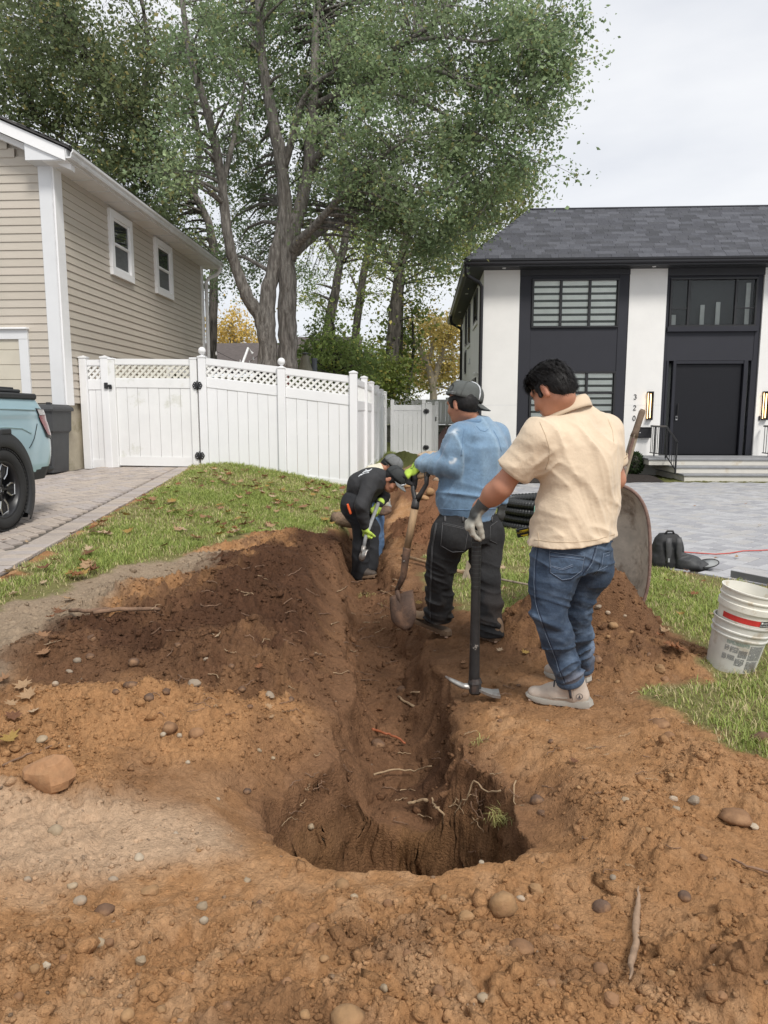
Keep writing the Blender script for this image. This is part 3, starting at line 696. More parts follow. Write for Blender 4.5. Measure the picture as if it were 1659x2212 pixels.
wallbox('stucco_joint',1.606,1.612,WF,30.5,2.53,2.538,m_grey,h2)
def bay(x0,x1,rects,par):
 0
 xa,xb=rects[0][0],rects[0][1]
 wallbox('panel',x0,xa,WF+.02,WF+.3,Z0,5.3,m_char,par,.004);wallbox('panel',xb,x1,WF+.02,WF+.3,Z0,5.3,m_char,par,.004)
 zs=sorted([r[2:]for r in rects]);prev=Z0
 for a,b in zs:
  if a>prev+.02:wallbox('panel',xa,xb,WF+.035,WF+.3,prev,a,m_char,par,.004)
  prev=b
 wallbox('panel',xa,xb,WF+.035,WF+.3,prev,5.3,m_char,par,.004)
UW=(2.87,5.13,3.72,4.97);LW=(2.87,5.13,.95,2.59)
bay(2.555,5.385,[UW,LW],h2)
def framed(name,x0,x1,z0,z1,par,cols,rows=(),y=WF,zebra=True,t=.05):
 w=bpy.data.objects.new(name,None);COL.objects.link(w);w.location=((x0+x1)/2,y,z0);w.parent=par;w.matrix_parent_inverse=inv(par)
 for a,b,c,d in((x0,x1,z1-t,z1),(x0,x1,z0,z0+t),(x0,x0+t,z0+t,z1-t),(x1-t,x1,z0+t,z1-t)):
  g=G();g.box(((a+b)/2,y,(c+d)/2),(b-a,.10,d-c),.006);ob('frame',g,m_black,w)
 for c in cols:
  g=G();g.box((c,y+.005,(z0+z1)/2),(.065,.08,z1-z0-2*t),.006);ob('mullion',g,m_black,w)
 for r_ in rows:
  g=G();g.box(((x0+x1)/2,y+.006,r_),(x1-x0-2*t,.07,.055),.005);ob('transom',g,m_black,w)
 ed=[x0+t]+list(cols)+[x1-t];rw=[z0+t]+list(rows)+[z1-t]
 for i in range(len(ed)-1):
  for j in range(len(rw)-1):
   g=G();g.box(((ed[i]+ed[i+1])/2,y+.015,(rw[j]+rw[j+1])/2),(ed[i+1]-ed[i]-.02,.006,rw[j+1]-rw[j]-.02));ob('pane',g,m_pane,w)
   if zebra:
    za,zb=rw[j],rw[j+1];z=zb;k=0
    g=G();g.box(((ed[i]+ed[i+1])/2,y+.042,(za+zb)/2),(ed[i+1]-ed[i],.004,zb-za));ob('blind_sheer',g,m_zd,w)
    while z>za+.03:
     hh=min(.115,z-za);g=G();g.box(((ed[i]+ed[i+1])/2,y+.032,z-hh/2),(ed[i+1]-ed[i]-.04,.006,hh));ob('blind_band',g,m_zl,w);z-=.178
 return w
framed('window',*UW,h2,(3.63,4.375),y=WF+.03)
framed('window',*LW,h2,(3.63,4.375),(2.03,),y=WF+.03)
RW=(6.44,8.66,3.73,4.97)
wallbox('panel',6.35,6.44,WF+.05,WF+.3,.38,5.3,m_char2,h2,.004);wallbox('panel',8.66,8.795,WF+.05,WF+.3,.38,5.3,m_char2,h2,.004)
wallbox('panel',6.44,8.66,WF+.06,WF+.3,4.97,5.3,m_char2,h2,.004);wallbox('panel',6.44,8.66,WF+.06,WF+.3,2.86,3.60,m_char,h2,.004)
wallbox('ledge',6.40,8.72,WF-.03,WF+.3,3.60,3.73,m_char2,h2,.006)
w=framed('window',*RW,h2,(6.93,8.13),y=WF+.06,zebra=False)
for x0,x1 in((6.5,6.9),(8.17,8.61)):
 g=G();g.box(((x0+x1)/2,WF+.06,4.2),(x1-x0,.05,.03));ob('glazing_bar',g,m_black,w)
wallbox('room_wall',6.36,8.79,WF+.34,WF+.348,3.7,5.1,mat('room_grey',(.05,.053,.055),.8),h2)
for x,hgt in((7.35,.55),(7.75,.62),(8.5,1.1),(6.62,.3)):
 wallbox('reflection_strip',x-.05,x+.06,WF+.22,WF+.25,3.76,3.76+hgt,m_drape_refl,h2)  # pale strips behind the pane imitate a roofline mirrored in the glass
dz=.38
pr=bpy.data.objects.new('entrance',None);COL.objects.link(pr);pr.location=(7.55,WF,dz);pr.parent=h2;pr.matrix_parent_inverse=inv(h2)
for a,b in((6.445,6.50),(6.62,6.70),(8.44,8.545),(8.62,8.66)):wallbox('post',a,b,WF+.03,WF+.3,dz,2.86,m_char2,pr,.005)
wallbox('head',6.70,8.44,WF+.05,WF+.3,2.78,2.855,m_char2,pr,.004)
for a,b in((6.50,6.62),(8.545,8.62)):wallbox('sidelight',a,b,WF+.10,WF+.11,dz+.06,2.7,m_pane,pr);wallbox('sidelight_curtain',a,b,WF+.2,WF+.21,dz,2.8,m_zd if a<7 else m_drape_refl,pr)
wallbox('door',6.72,8.42,WF+.12,WF+.18,dz+.01,2.77,m_door,h2,.004)
hd=wallbox('door_handle',6.80,6.825,WF+.055,WF+.085,1.42,1.74,m_black,h2,.005)
wallbox('door_lock',6.765,6.83,WF+.09,WF+.12,1.30,1.42,mat('nickel',(.5,.5,.5),.3,metal=.9),h2,.01);wallbox('lock_keypad',6.78,6.815,WF+.08,WF+.092,1.34,1.40,m_black,h2)
EX,EY,EZ=1.16,18.85,5.2
wallbox('soffit',EX+.05,17,EY+.05,WF,EZ+.0,EZ+.03,m_soff,h2);wallbox('soffit',EX+.05,1.62,WF,30.9,EZ+.001,EZ+.031,m_soff,h2)
wallbox('frieze',2.55,5.39,WF-.012,WF+.02,5.06,5.2,m_soff,h2);wallbox('frieze',6.345,8.80,WF-.012,WF+.05,5.02,5.2,m_soff,h2)
wallbox('fascia',EX+.03,17,EY+.02,EY+.05,EZ-.01,EZ+.17,m_gut,h2);wallbox('fascia',EX+.02,EX+.05,EY+.05,30.9,EZ-.01,EZ+.17,m_gut,h2)
gutter('gutter',prof,EY-.1,30.95,EX+.02,EZ+.03,m_gut,h2,-1)
g=G();n=len(prof);g.add([(EX-.1,EY+.02-a,EZ+.03+b)for a,b in prof]+[(17,EY+.02-a,EZ+.03+b)for a,b in prof],[(i,(i+1)%n,n+(i+1)%n,n+i)for i in range(n)]+[tuple(range(n)),tuple(range(n,2*n))[::-1]]);ob('gutter',g,m_gut,h2)
for x in(2.1,5.9):g=G();g.lathe([(.045,-.012),(.05,0),(.0,0)],14,Matrix.Translation((x,19.12,EZ)));ob('recessed_light',g,m_white,h2)
for y in(20.6,23,27):g=G();g.lathe([(.045,-.012),(.05,0),(.0,0)],14,Matrix.Translation((1.38,y,EZ)));ob('recessed_light',g,m_white,h2)
for ysp in(0,9.65):
 g=G();y=EY+.05+ysp;g.tube([(EX-.04,y,EZ+.06),(EX-.04,y,EZ-.12),(EX+.0,y+.05,EZ-.22),(1.46,y+.3,EZ-.34),(1.545,y+.36,EZ-.44),(1.55,y+.38 if not ysp else y,.6),(1.55,y+.38 if not ysp else y,Z0)],.055,8,flat=(1,.8));ob('downspout',g,m_gut,h2,ang=50)
RY,RZ,RX=21.25,7.2,3.02
EXo,EYo,EZo=EX-.06,EY-.05,EZ+.17
g=G();g.add([(EXo,EYo,EZo),(18,EYo,EZo),(18,RY,RZ),(RX,RY,RZ),(EXo,31,EZo),(RX,29,RZ),(18,31,EZo),(18,29,RZ)],[(0,1,2,3),(0,3,5,4),(3,2,7,5),(4,5,7,6),(0,4,6,1)])
rf2=ob('roof',g,SH[2],h2)
up=Vector((0,RY-EYo,RZ-EZo));SL=up.length;up.normalize();nrm=Vector((0,-up.z,up.y));rows=21;ex=SL/rows;tabw=.33
g=G();g.box((0,0,0),(tabw-.006,ex*1.25,.009),0);shp=[mesh_of('shingle',g,m)for m in SH]
g=G();g.box((0,0,0),(tabw*.6,ex*1.25,.011),0);shp2=[mesh_of('shingle',g,m)for m in SH]
B3=Matrix(((1,0,0),(0,up.y,-up.z),(0,up.z,up.y))).to_4x4();rs=random.Random(9);single=[];rest=[]
for k in range(rows):
 z=EZo+up.z*(k+.5)*ex;xl_=EXo+(RX-EXo)*(k+.5)/rows;x=xl_+.14-rs.random()*.05
 while x<11:
  w_=tabw*(.55+.45*(rs.random()<.7));p=Vector((x+w_/2,EYo,EZo))+up*(k+.5)*ex+nrm*(.010+rs.random()*.004)
  M_=Matrix.Translation(p)@B3@Matrix.Rotation(R(2.0),4,'X')
  (single if seen(*p,5)and rs.random()<.62 else rest).append((M_,w_));x+=w_
for M_,w_ in single[:300]:
 o=bpy.data.objects.new('shingle',rs.choice(shp if w_>.3 else shp2));COL.objects.link(o);o.parent=rf2;o.matrix_parent_inverse=inv(rf2);o.matrix_basis=M_
me=bpy.data.meshes.new('shingling');V=[];Fs=[];mi=[]
for M_,w_ in single[300:]+rest:
 g=G();g.box((0,0,0),(w_-.006,ex*1.25,.009),0,M_);b=len(V);V+=g.v;Fs+=[tuple(q+b for q in f)for f in g.f];mi+=[rs.randrange(5)]*6
me.from_pydata(V,[],Fs);[me.materials.append(m)for m in SH];me.polygons.foreach_set('material_index',mi)
o=link('shingling',me,None,None,'stuff');o.parent=rf2;o.matrix_parent_inverse=inv(rf2)
hip=Vector((RX-EXo,RY-EYo,RZ-EZo));
for k in range(16):
 t=(k+.5)/16;p=Vector((EXo,EYo,EZo))+hip*t;g=G();hd_=hip.normalized();sx=hd_.cross(Vector((0,0,1))).normalized();sz=sx.cross(hd_)
 M_=Matrix((sx,hd_,sz)).transposed().to_4x4();M_.translation=p+sz*.012
 g.add([(-.14,-.12,-.05),(0,-.12,.022),(.14,-.12,-.05),(-.14,.12,-.065),(0,.12,.008),(.14,.12,-.065)],[(0,1,4,3),(1,2,5,4)],M_);g.add([(-.14,-.12,-.06),(0,-.12,.012),(.14,-.12,-.06),(-.14,.12,-.075),(0,.12,-.002),(.14,.12,-.075)],[(3,4,1,0),(4,5,2,1)],M_)
 ob('hip_cap',g,rs.choice(SH),rf2)
g=G();g.box(((RX+17)/2,RY+.05,RZ+.01),(17-RX,.22,.035),.01);ob('ridge_cap',g,SH[1],rf2)
def slot(y0,y1,z0,z1,apron=False):
 w=bpy.data.objects.new('window',None);COL.objects.link(w);w.location=(1.6,(y0+y1)/2,z0);w.parent=h2;w.matrix_parent_inverse=inv(h2);x=1.60
 t=.06
 for a,b,c,d in((y0,y1,z1-t,z1),(y0,y1,z0,z0+t),(y0,y0+t,z0,z1),(y1-t,y1,z0,z1)):g=G();g.box((x,(a+b)/2,(c+d)/2),(.05,b-a,d-c),.004);ob('frame',g,m_black,w)
 g=G();g.box((x+.004,(y0+y1)/2,(z0+z1)/2),(.02,y1-y0-.1,z1-z0-.1));ob('pane',g,m_glassd,w)
 if apron:g=G();g.box((x-.01,(y0+y1)/2,z0-.07),(.05,y1-y0+.3,.1),.004);ob('sill',g,m_stucco,w)
for a in((21.4,22.8,4.18,5.1,True),(24.5,25.35,3.84,5.12,True),(26.25,27.0,3.95,5.12),(26.4,27.15,2.95,3.78),(29.7,30.4,4.1,5.1),(29.7,30.4,2.9,3.75),(21.5,23.0,1.3,2.55)):slot(*a)
g=G();g.box((1.58,24.4,3.16),(.06,.3,.03));g.box((1.59,24.4,3.25),(.03,.12,.16));ob('vent_hood',g,m_grey,h2)
g=G();g.lathe([(.0,-.07),(.05,-.05),(.07,0),(.05,.05),(0,.07)],12,Matrix.Translation((1.54,21.0,2.62)));ob('camera_dome',g,m_white,h2,True)
def glyph(ch,x,z,h,y=WF-.012):
 import math as _m
 s=h/1.4;st=.075*h/.14;P=[]
 arc=lambda cx,cy,r,a0,a1,n=10,ry=None:[(cx+r*_m.cos(R(a0+(a1-a0)*i/n)),cy+(ry or r)*_m.sin(R(a0+(a1-a0)*i/n)))for i in range(n+1)]
 if ch=='3':P=arc(.4,1.03,.33,150,-85)+arc(.4,.36,.37,85,-150)
 if ch=='2':P=arc(.4,1.0,.36,165,-30)+[(.05,.03),(.05,.0),(.82,.0)]
 if ch=='0':P=arc(.4,.7,.36,0,360,24,.68)
 g=G();g.tube([(x+a*s,y,z+b*s)for a,b in P],.0085,6);return g
for ch,z in(('3',1.86),('2',1.575),('0',1.30)):ob('house_digit',glyph(ch,5.62,z,.125),m_black,h2,True)
m_warm=mat('lit_tube',(1,.75,.45),.5,emis=(1.0,.62,.28),estr=2.2)
for i,(x,lb)in enumerate(((6.04,'black slim wall lantern with lit amber tubes beside number 320'),(9.02,'black slim wall lantern with lit amber tubes right of the front door'))):
 t=thing('wall_lantern',lb,'lamp',(x,WF,1.32),'wall lanterns beside the front door')
 wallbox('backplate',x-.075,x+.075,WF-.02,WF-.002,1.31,2.06,m_black,t,.004)
 for a,b,c,d in((x-.075,x+.075,2.03,2.06),(x-.075,x+.075,1.31,1.34),(x+.055,x+.075,1.34,2.03)):g=G();g.box(((a+b)/2,WF-.06,(c+d)/2),(b-a,.09,d-c),.003);ob('housing',g,m_black,t)
 g=G();g.tube([(x+.01,WF-.055,1.37),(x+.01,WF-.055,2.0)],.014,10);ob('light_tube',g,m_warm,t,True)
 g=G();g.tube([(x-.062,WF-.07,1.35),(x-.062,WF-.07,2.02)],.009,8);ob('light_tube',g,m_warm,t,True)
t=wallbox('doorbell',8.885,8.925,WF-.03,WF-.004,1.30,1.42,m_black,None,.006);tag(t,'small black doorbell on the white pier right of the door','doorbell')
t=thing('mailbox','black wall mailbox on the white pier below number 320','mailbox',(5.93,WF,.85));wallbox('box',5.75,6.09,WF-.11,WF-.004,.84,1.10,m_black,t,.006);wallbox('lid',5.745,6.095,WF-.125,WF-.004,1.10,1.125,m_black,t,.004);g=G();g.lathe([(.012,-.008),(.012,0)],10,Matrix.Translation((5.80,WF-.112,.98))@Matrix.Rotation(R(90),4,'X'));ob('keyhole',g,m_white,t)
st=thing('front_steps','white stucco front steps with bluestone treads','steps',(8,18,Z0))
zt=[.0,.165-.0,.33]
zb=-.135
for k,(x0,y0,ztop)in enumerate(((6.28,17.32,.035),(6.17,17.66,.205),(5.64,18.0,.375))):
 wallbox('riser',x0+.03,12.4,y0+.03,WF+.02,Z0-.05 if k==0 else ztop-.17,ztop-.045,m_riser,st,.003)
 wallbox('tread',x0,12.43,y0,WF+.018-.003*k,ztop-.045,ztop,m_step,st,.006)
def rail(x,lab,last=False):
 t=thing('railing',lab,'railing',(x,18.6,.375),'black railings of the front steps')
 tb=lambda nm,pts,r:ob(nm,G().tube(pts,r,6),m_black,t)
 T=.375;top=T+.78
 for p in((x,18.95,T),(x,18.06,T)):tb('post',[p,(p[0],p[1],top)],.02)
 xl2=x+.03;tb('post',[(xl2,17.40,.035),(xl2,17.40,.80)],.022)
 tb('top_rail',[(x,19.3,top),(x,18.06,top),(xl2,17.36,.80)],.024);tb('bottom_rail',[(x,19.3,T+.08),(x,18.06,T+.08)],.014);tb('bottom_rail',[(x,18.06,T+.08),(xl2,17.40,.13)],.014)
 for k in range(9):y=18.94+.3-k*.13;tb('baluster',[(x,y,T+.08),(x,y,top)],.009)
 for k in range(4):f=(k+.6)/4.4;y=18.06-f*.66;tb('baluster',[(x+.03*f,y,T+.08-f*.32),(x+.03*f,y,top-f*.35)],.009)
rail(6.08,'black metal step railing left of the front door');rail(9.0,'black metal step railing right of the front door, cut by the frame')
g=G();rows_=[]
for j in range(9):
 rows_.append([(1.8+3.9*i/24,16.9+2.5*j/8-(.5 if i<20 else 0)*(1-j/8)*(1-i/24),-.13+.09*math.sin(math.pi*j/8+.2)+.02*mnoise.noise((i*.7,j*.7,0)))for i in range(25)])
g.grid(rows_);me=mesh_of('mulch_bed',g,mat('mulch',(.03,.022,.018),.95,.4,25,1.0,60,bdist=.03),True);tag(link('mulch_bed',me,None,None,'structure'),'dark mulch bed along the house','bed')
# ========= FENCES
m_fence=mat('white_pvc',(.80,.80,.805),.38,.02,2,col2=(.74,.745,.75),c2=(.5,.75),c2scale=.8)
m_fenced=mat('white_pvc_stained',(.77,.77,.76),.42,.04,3,col2=(.50,.50,.40),c2=(.60,.74),c2scale=1.6)
m_lat=mat('lattice_pvc',(.79,.79,.77),.42,.02,2)
m_laty=mat('lattice_pvc_aged',(.66,.645,.57),.5,.05,6)
FY=11.8
def post(par,x,y,z0,z1,ball=False,w=.125):
 g=G();g.box((x,y,(z0+z1)/2),(w,w,z1-z0),.006);p=ob('post',g,m_fence,par)
 g=G();h=w/2+.008;g.box((x,y,z1+.012),(2*h,2*h,.024),.004);g.add([(x-h,y-h,z1+.024),(x+h,y-h,z1+.024),(x+h,y+h,z1+.024),(x-h,y+h,z1+.024),(x,y,z1+.052)],[(0,1,4),(1,2,4),(2,3,4),(3,0,4)]);ob('cap',g,m_fence,p)
 if ball:
  g=G();g.lathe([(.028,.03),(.02,.05),(.024,.062)]+[(.062*math.cos(R(a)),.118+.062*math.sin(R(a)))for a in range(-66,91,12)],18,Matrix.Translation((x,y,z1)));ob('ball_finial',g,m_fence,p,True)
 return p
def panel(par,A,B,za,zb,rails,nb,ori='x',lat=True,mlat=None,joined=False,m=None,th=.04):
 0
 m=m or m_fence;A,B=Vector(A),Vector(B);L=(B-A).length;d=(B-A).normalized();nrm=Vector((-d.y,d.x,0))
 def P(u,v,w):return A+d*u+nrm*w+Vector((0,0,za+(zb-za)*u/L+v))
 def slab(nm,u0,u1,v0,v1,t,mm,off=0.0):
  g=G();g.add([P(u,v,w+off)for w in(-t/2,t/2)for v in(v0,v1)for u in(u0,u1)],[(0,1,3,2),(4,6,7,5),(0,4,5,1),(2,3,7,6),(0,2,6,4),(1,5,7,3)]);return ob(nm,g,mm,par)
 hb,bd,hm,hl,ht=rails;v=0
 slab('bottom_rail',0,L,0,hb,th,m)
 bw=L/nb
 for k in range(nb):slab('board',k*bw+.003,(k+1)*bw-.003,hb-.01,hb+bd+.01,.018+.003*(k%2),m,.001*(k%3))
 if lat:
  slab('mid_rail',0,L,hb+bd,hb+bd+hm,th,m)
  v0=hb+bd+hm;sp,w=.108,.036;mm=mlat or m_lat;gj=G()
  for sgn,off in((1,-.006),(-1,.006)):
   k=-int(hl/sp)-1
   while k*sp<L:
    s0=k*sp+.03;q=[]
    for(va,vb)in((0,hl),):
     pts=[]
     for e in(-w*.707,w*.707):
      a,b=0.0,hl;ua,ub=s0+e,s0+e+hl
      if ua<0:a=-ua if-ua<hl else None;ua=0
      if a is None:pts=None;break
      if ub>L:b=L-(s0+e);ub=L
      if b<=a:pts=None;break
      pts.append(((ua,a),(ub,b)))
     q=pts
    k+=1
    if not q:continue
    c=[q[0][0],q[1][0],q[1][1],q[0][1]]
    if sgn<0:c=[(L-a,b)for a,b in c]
    g=G();g.add([P(a,v0+b,off+o_)for o_ in(-.004,.004)for a,b in c],[(0,1,2,3),(7,6,5,4),(0,4,5,1),(1,5,6,2),(2,6,7,3),(3,7,4,0)])
    if joined:gj.add(g.v,g.f)
    else:ob('lattice_slat',g,mm,par)
  if joined:ob('lattice',gj,mm,par)['kind']='stuff'
  slab('lattice_bead',0,L,v0,v0+.012,.03,m);slab('lattice_bead',0,L,v0+hl-.012,v0+hl,.03,m)
  slab('top_rail',0,L,v0+hl,v0+hl+ht,th,m)
 else:slab('top_rail',0,L,hb+bd,hb+bd+ht,th,m)
def hinge(par,x,y,z,sc=1.0):
 h=bpy.data.objects.new('hinge',None);COL.objects.link(h);h.location=(x,y,z);h.parent=par;h.matrix_parent_inverse=inv(par)
 g=G()
 for s in(-1,1):
  g.prism([(s*.004,-.05),(s*.05,-.062),(s*.072,-.03),(s*.085,0),(s*.072,.03),(s*.05,.062),(s*.004,.05)][::s],-.006,.006,Matrix.Translation((x,y,z))@Matrix.Rotation(R(90),4,'X')@Matrix.Scale(sc,4))
 ob('plate',g,m_black,h)
 g=G();g.tube([(x,y-.01,z-.075*sc),(x,y-.01,z+.075*sc)],.013*sc,8);ob('barrel',g,m_black,h,True)
 for a,b in((-.045,-.03),(-.045,.03),(.045,-.03),(.045,.03),(-.06,0),(.06,0)):
  g=G();g.lathe([(.0055,0),(.004,.004),(0,.005)],8,Matrix.Translation((x+a*sc,y-.006,z+b*sc))@Matrix.Rotation(R(90),4,'X'));ob('screw',g,m_white,h,True)
f1=thing('fence','white vinyl privacy fence with lattice top and ball finials beside the lawn','fence',(-2.3,FY,.35))
post(f1,-3.63,FY,.42,2.38,True);post(f1,-2.31,FY,.25,2.20,True);post(f1,-1.12,FY,.1,2.12)
RL=(.11,1.255,.155,.215,.105)
panel(f1,(-3.565,FY,0),(-2.375,FY,0),.54,.40,RL,7);panel(f1,(-2.245,FY,0),(-1.185,FY,0),.375,.245,RL,6)
f0=thing('fence','narrow white fence section between the beige house and the gate','fence',(-5.45,FY,.52))
post(f0,-5.64,FY,.42,2.38);post(f0,-5.275,FY,.42,2.38);panel(f0,(-5.575,FY,0),(-5.34,FY,0),.55,.55,(.15,1.17,.155,.245,.09),2)
gt=thing('gate','white vinyl gate with aged lattice and black hinges','gate',(-4.5,FY,.56))
for x in(-5.165,-3.775):
 g=G();g.box((x,FY-.01,1.455),(.115,.09,1.80),.006);ob('stile',g,m_fenced,gt);g=G();g.box((x,FY-.01,2.37),(.125,.10,.03),.006);ob('stile_cap',g,m_fence,gt)
panel(gt,(-5.105,FY,0),(-3.835,FY,0),.60,.585,(.155,1.15,.145,.235,.09),7,mlat=m_laty,m=m_fenced)
hinge(gt,-3.705,FY-.07,1.93);hinge(gt,-3.705,FY-.07,.77)
g=G();g.box((-5.245,FY-.08,1.93),(.06,.03,.1),.006);g.box((-5.19,FY-.085,1.93),(.08,.03,.035),.006);g.box((-5.17,FY-.08,1.90),(.05,.02,.05),.006);ob('latch',g,m_black,gt)
f2=thing('fence','white vinyl fence running back between the two houses','fence',(-1.1,16,.2))
ys=[11.8,13.75,15.65,17.55,19.5,21.4]
zs_=[.22,.24,.23,.22,.2,.2]
for i in range(1,6):post(f2,-1.1,ys[i],zs_[i]-.1,zs_[i]+1.9)
for i in range(5):panel(f2,(-1.1,ys[i]+.065,0),(-1.1,ys[i+1]-.065,0),zs_[i]+.03,zs_[i+1]+.03,(.15,1.12,.15,.27,.1),10,joined=True)
g2=thing('gate','plain white gate with two small black hinges at the far end of the trench','gate',(-.4,21.4,.2))
panel(g2,(-.82,21.4,0),(.02,21.4,0),.2,.2,(.18,1.2,0,0,.16),6,lat=False,m=m_fence)
for x in(-.87,.065):g=G();g.box((x,21.39,1.03),(.11,.09,1.72),.006);ob('stile',g,m_fence,g2)
hinge(g2,.14,21.33,1.55,1.1);hinge(g2,.14,21.33,.48,1.1)
f3=thing('fence','short white fence return right of the far gate','fence',(.3,21.4,.2))
post(f3,.215,21.42,.0,1.78,w=.185);panel(f3,(.275,21.4,0),(.40,21.55,0),.15,.15,(.15,1.3,0,0,.14),1,lat=False);post(f3,.45,21.6,.0,1.80,w=.11)
g=G();g.box((.43,21.53,1.33),(.03,.02,.13),.004);ob('latch',g,m_black,f3)
f4=thing('fence','plain white fence on top of the grey stone wall far behind','fence',(1,31,1))
for i in range(6):
 x=-2.4+1.75*i
 post(f4,x,31,.9,2.15);panel(f4,(x+.065,31,0),(x+1.685,31,0),1.04,1.04,(.12,.82,0,0,.12),8,lat=False)
post(f4,-.95,30.2,.9,2.2);post(f4,-.6,30.7,.9,2.2)
m_rw=[mat('wall_block_%d'%i,c,.9,.2,6,.5,60)for i,c in enumerate([(.20,.195,.175),(.24,.235,.21),(.17,.17,.155)])]
rw=thing('retaining_wall','grey block retaining wall under the far white fence','wall',(1.5,30.5,0));rr=random.Random(3)
bm_=[mesh_of('block',G().box((0,0,0),(.445,.3,.145),.012),m)for m in m_rw]
for k in range(6):
 for i in range(14):
  o=bpy.data.objects.new('block',rr.choice(bm_));COL.objects.link(o);o.parent=rw;o.matrix_parent_inverse=inv(rw);o.matrix_basis=Matrix.Translation((-2.0+i*.45+(k%2)*.22,30.55+rr.uniform(-.01,.01),.12+k*.15))
g=G();g.box((1.1,30.5,1.0),(6.4,.36,.06),.01);ob('coping',g,m_rw[1],rw)
g=G();g.box((1.1,31.6,.5),(6.6,1.8,1.0));ob('backfill',g,m_rw[2],rw)
mf=thing('metal_fence','black metal fence with vertical bars before the far retaining wall','fence',(.9,24,.2))
tb=lambda nm,pts,r:ob(nm,G().tube(pts,r,6),m_black,mf)
tb('post',[(.44,24,.1),(.44,24,.93)],.03);tb('post',[(1.45,24,.1),(1.45,24,.87)],.03)
tb('top_rail',[(.44,24,.85),(1.45,24,.85)],.018);tb('bottom_rail',[(.44,24,.32),(1.45,24,.32)],.015)
tb('top_rail',[(.44,24,.92),(.26,23.0,1.05)],.018);tb('post',[(.26,23,.1),(.26,23,1.05)],.022)
for k in range(8):tb('bar',[(.56+k*.115,24,.32),(.56+k*.115,24,.85)],.008)
for k in range(6):tb('bar',[(.41-k*.028,23.85-k*.15,.3),(.41-k*.028,23.85-k*.15,.93)],.009)
m_rbr=mat('brown_shingle',(.105,.088,.083),.92,.25,6,.4,40,stretch=(1,1,6))
m_nb=mat('cream_siding',(.60,.55,.44),.6,.05,2)
nh=thing('house','low cream house with brown roof seen over the fence lattice','house',(-8,30,.5))
wallbox('wall',-13,-3.2,29.5,34,.3,3.0,m_nb,nh)
g=G();g.add([(-13.5,28.9,3.2),(-5.55,28.9,3.2),(-5.55,32,4.62),(-13.5,32,4.62)],[(0,1,2,3)]);g.add([(-13.5,28.9,3.1),(-5.55,28.9,3.1),(-5.55,32,4.52),(-13.5,32,4.52)],[(3,2,1,0)]);ob('roof',g,m_rbr,nh)
g=G();g.add([(-6.9,29.2,3.0),(-2.7,29.2,3.0),(-2.7,33.2,5.0),(-6.1,33.2,5.0),(-6.9,29.2,2.9),(-2.7,29.2,2.9)],[(0,1,2,3),(0,4,5,1)]);ob('roof',g,m_rbr,nh)
g=G();g.tube([atY(522,790,28.7),atY(536,752,29.3),atY(546,764,29.3)],.05,6);ob('gable_trim',g,m_white,nh)
for x in(-9.5,-7.6,-5.2):
 wallbox('window',x,x+.9,29.44,29.5,1.2,2.3,m_white,nh);wallbox('pane',x+.08,x+.82,29.43,29.44,1.28,2.22,m_glassd,nh)
t=thing('chimney_pipe','red post with dark cap beside the big maple trunk','chimney',(-3.62,19,.4));m_red=mat('red_paint',(.30,.022,.022),.5,.1,6)
g=G();g.box((-3.60,19,1.55),(.13,.13,2.5),.006);ob('shaft',g,m_red,t)
g=G();g.lathe([(.085,0),(.085,.04),(.06,.05),(.06,.1),(.10,.11),(.10,.13),(0,.14)],12,Matrix.Translation((-3.60,19,2.8)));ob('cap',g,mat('dark_cap',(.05,.06,.055),.5),t)
t=thing('patio_umbrella','closed grey green patio umbrella behind the fence','umbrella',(-2.1,17,.4));p=atY(660,792,17)
g=G();n=8;rows_=[]
for r_,z_ in((.03,.30),(.07,.26),(.10,.12),(.15,-.02),(.17,-.12)):
 rows_.append([(p.x+r_*(1+.25*(k%2))*math.cos(k*math.pi/8),p.y+r_*(1+.25*(k%2))*math.sin(k*math.pi/8),p.z+z_-.03*(k%2))for k in range(16)])
g.grid(rows_,closed=True);ob('canopy',g,mat('umbrella_cloth',(.22,.21,.16),.8,.15,8),t,True)
g=G();g.tube([(p.x,p.y,.3),(p.x,p.y,p.z+.33)],.018,8);ob('pole',g,m_white,t)
g=G();g.tube([(p.x-.03,p.y-.02,p.z-.1),(p.x-.02,p.y-.01,p.z-.75)],.06,8);ob('folded_cloth',g,MATS['umbrella_cloth'],t)
g=G();g.lathe([(.09,0),(.09,.02),(.03,.04),(0,.05)],10,Matrix.Translation((p.x,p.y,p.z+.29)));ob('finial',g,MATS['dark_cap'],t)
p=atY(679,790,17);g=G();g.tube([(p.x,p.y,.3),(p.x,p.y,p.z+.14)],.065,10);g.lathe([(.08,0),(.08,.05),(0,.06)],10,Matrix.Translation((p.x,p.y,p.z+.12)));tag(ob('stove_pipe',g,mat('slate_blue',(.09,.105,.12),.5),None,False),'slate grey stove pipe beside the closed umbrella','pipe')
t=thing('string_lights','string of white bulbs hanging before the brown neighbour roof','lights',(-4.5,18,2.5))
pts=[atY(x,y,18)for x,y in((465,758),(500,775),(530,788),(545,778),(560,766))];g=G();g.tube(pts,.006,5);ob('cord',g,m_black,t)
for x,y in((467,764),(519,781),(539,783),(547,775)):
 q=atY(x,y,18);g=G();g.lathe([(.0,-.05),(.022,-.035),(.026,-.01),(.014,.02),(.012,.05)],8,Matrix.Translation(q));ob('bulb',g,m_white,t,True)
m_leaf=mat('leaves',(0,0,0),rough=.55,var=.12,scale=2,attr='tint',spec=.3,trans=.46)
m_bark=mat('maple_bark',(.27,.25,.225),.95,.35,9,1.0,16,col2=(.13,.115,.10),c2=(.42,.62),c2scale=8,stretch=(2.4,2.4,.35),bdist=.07)
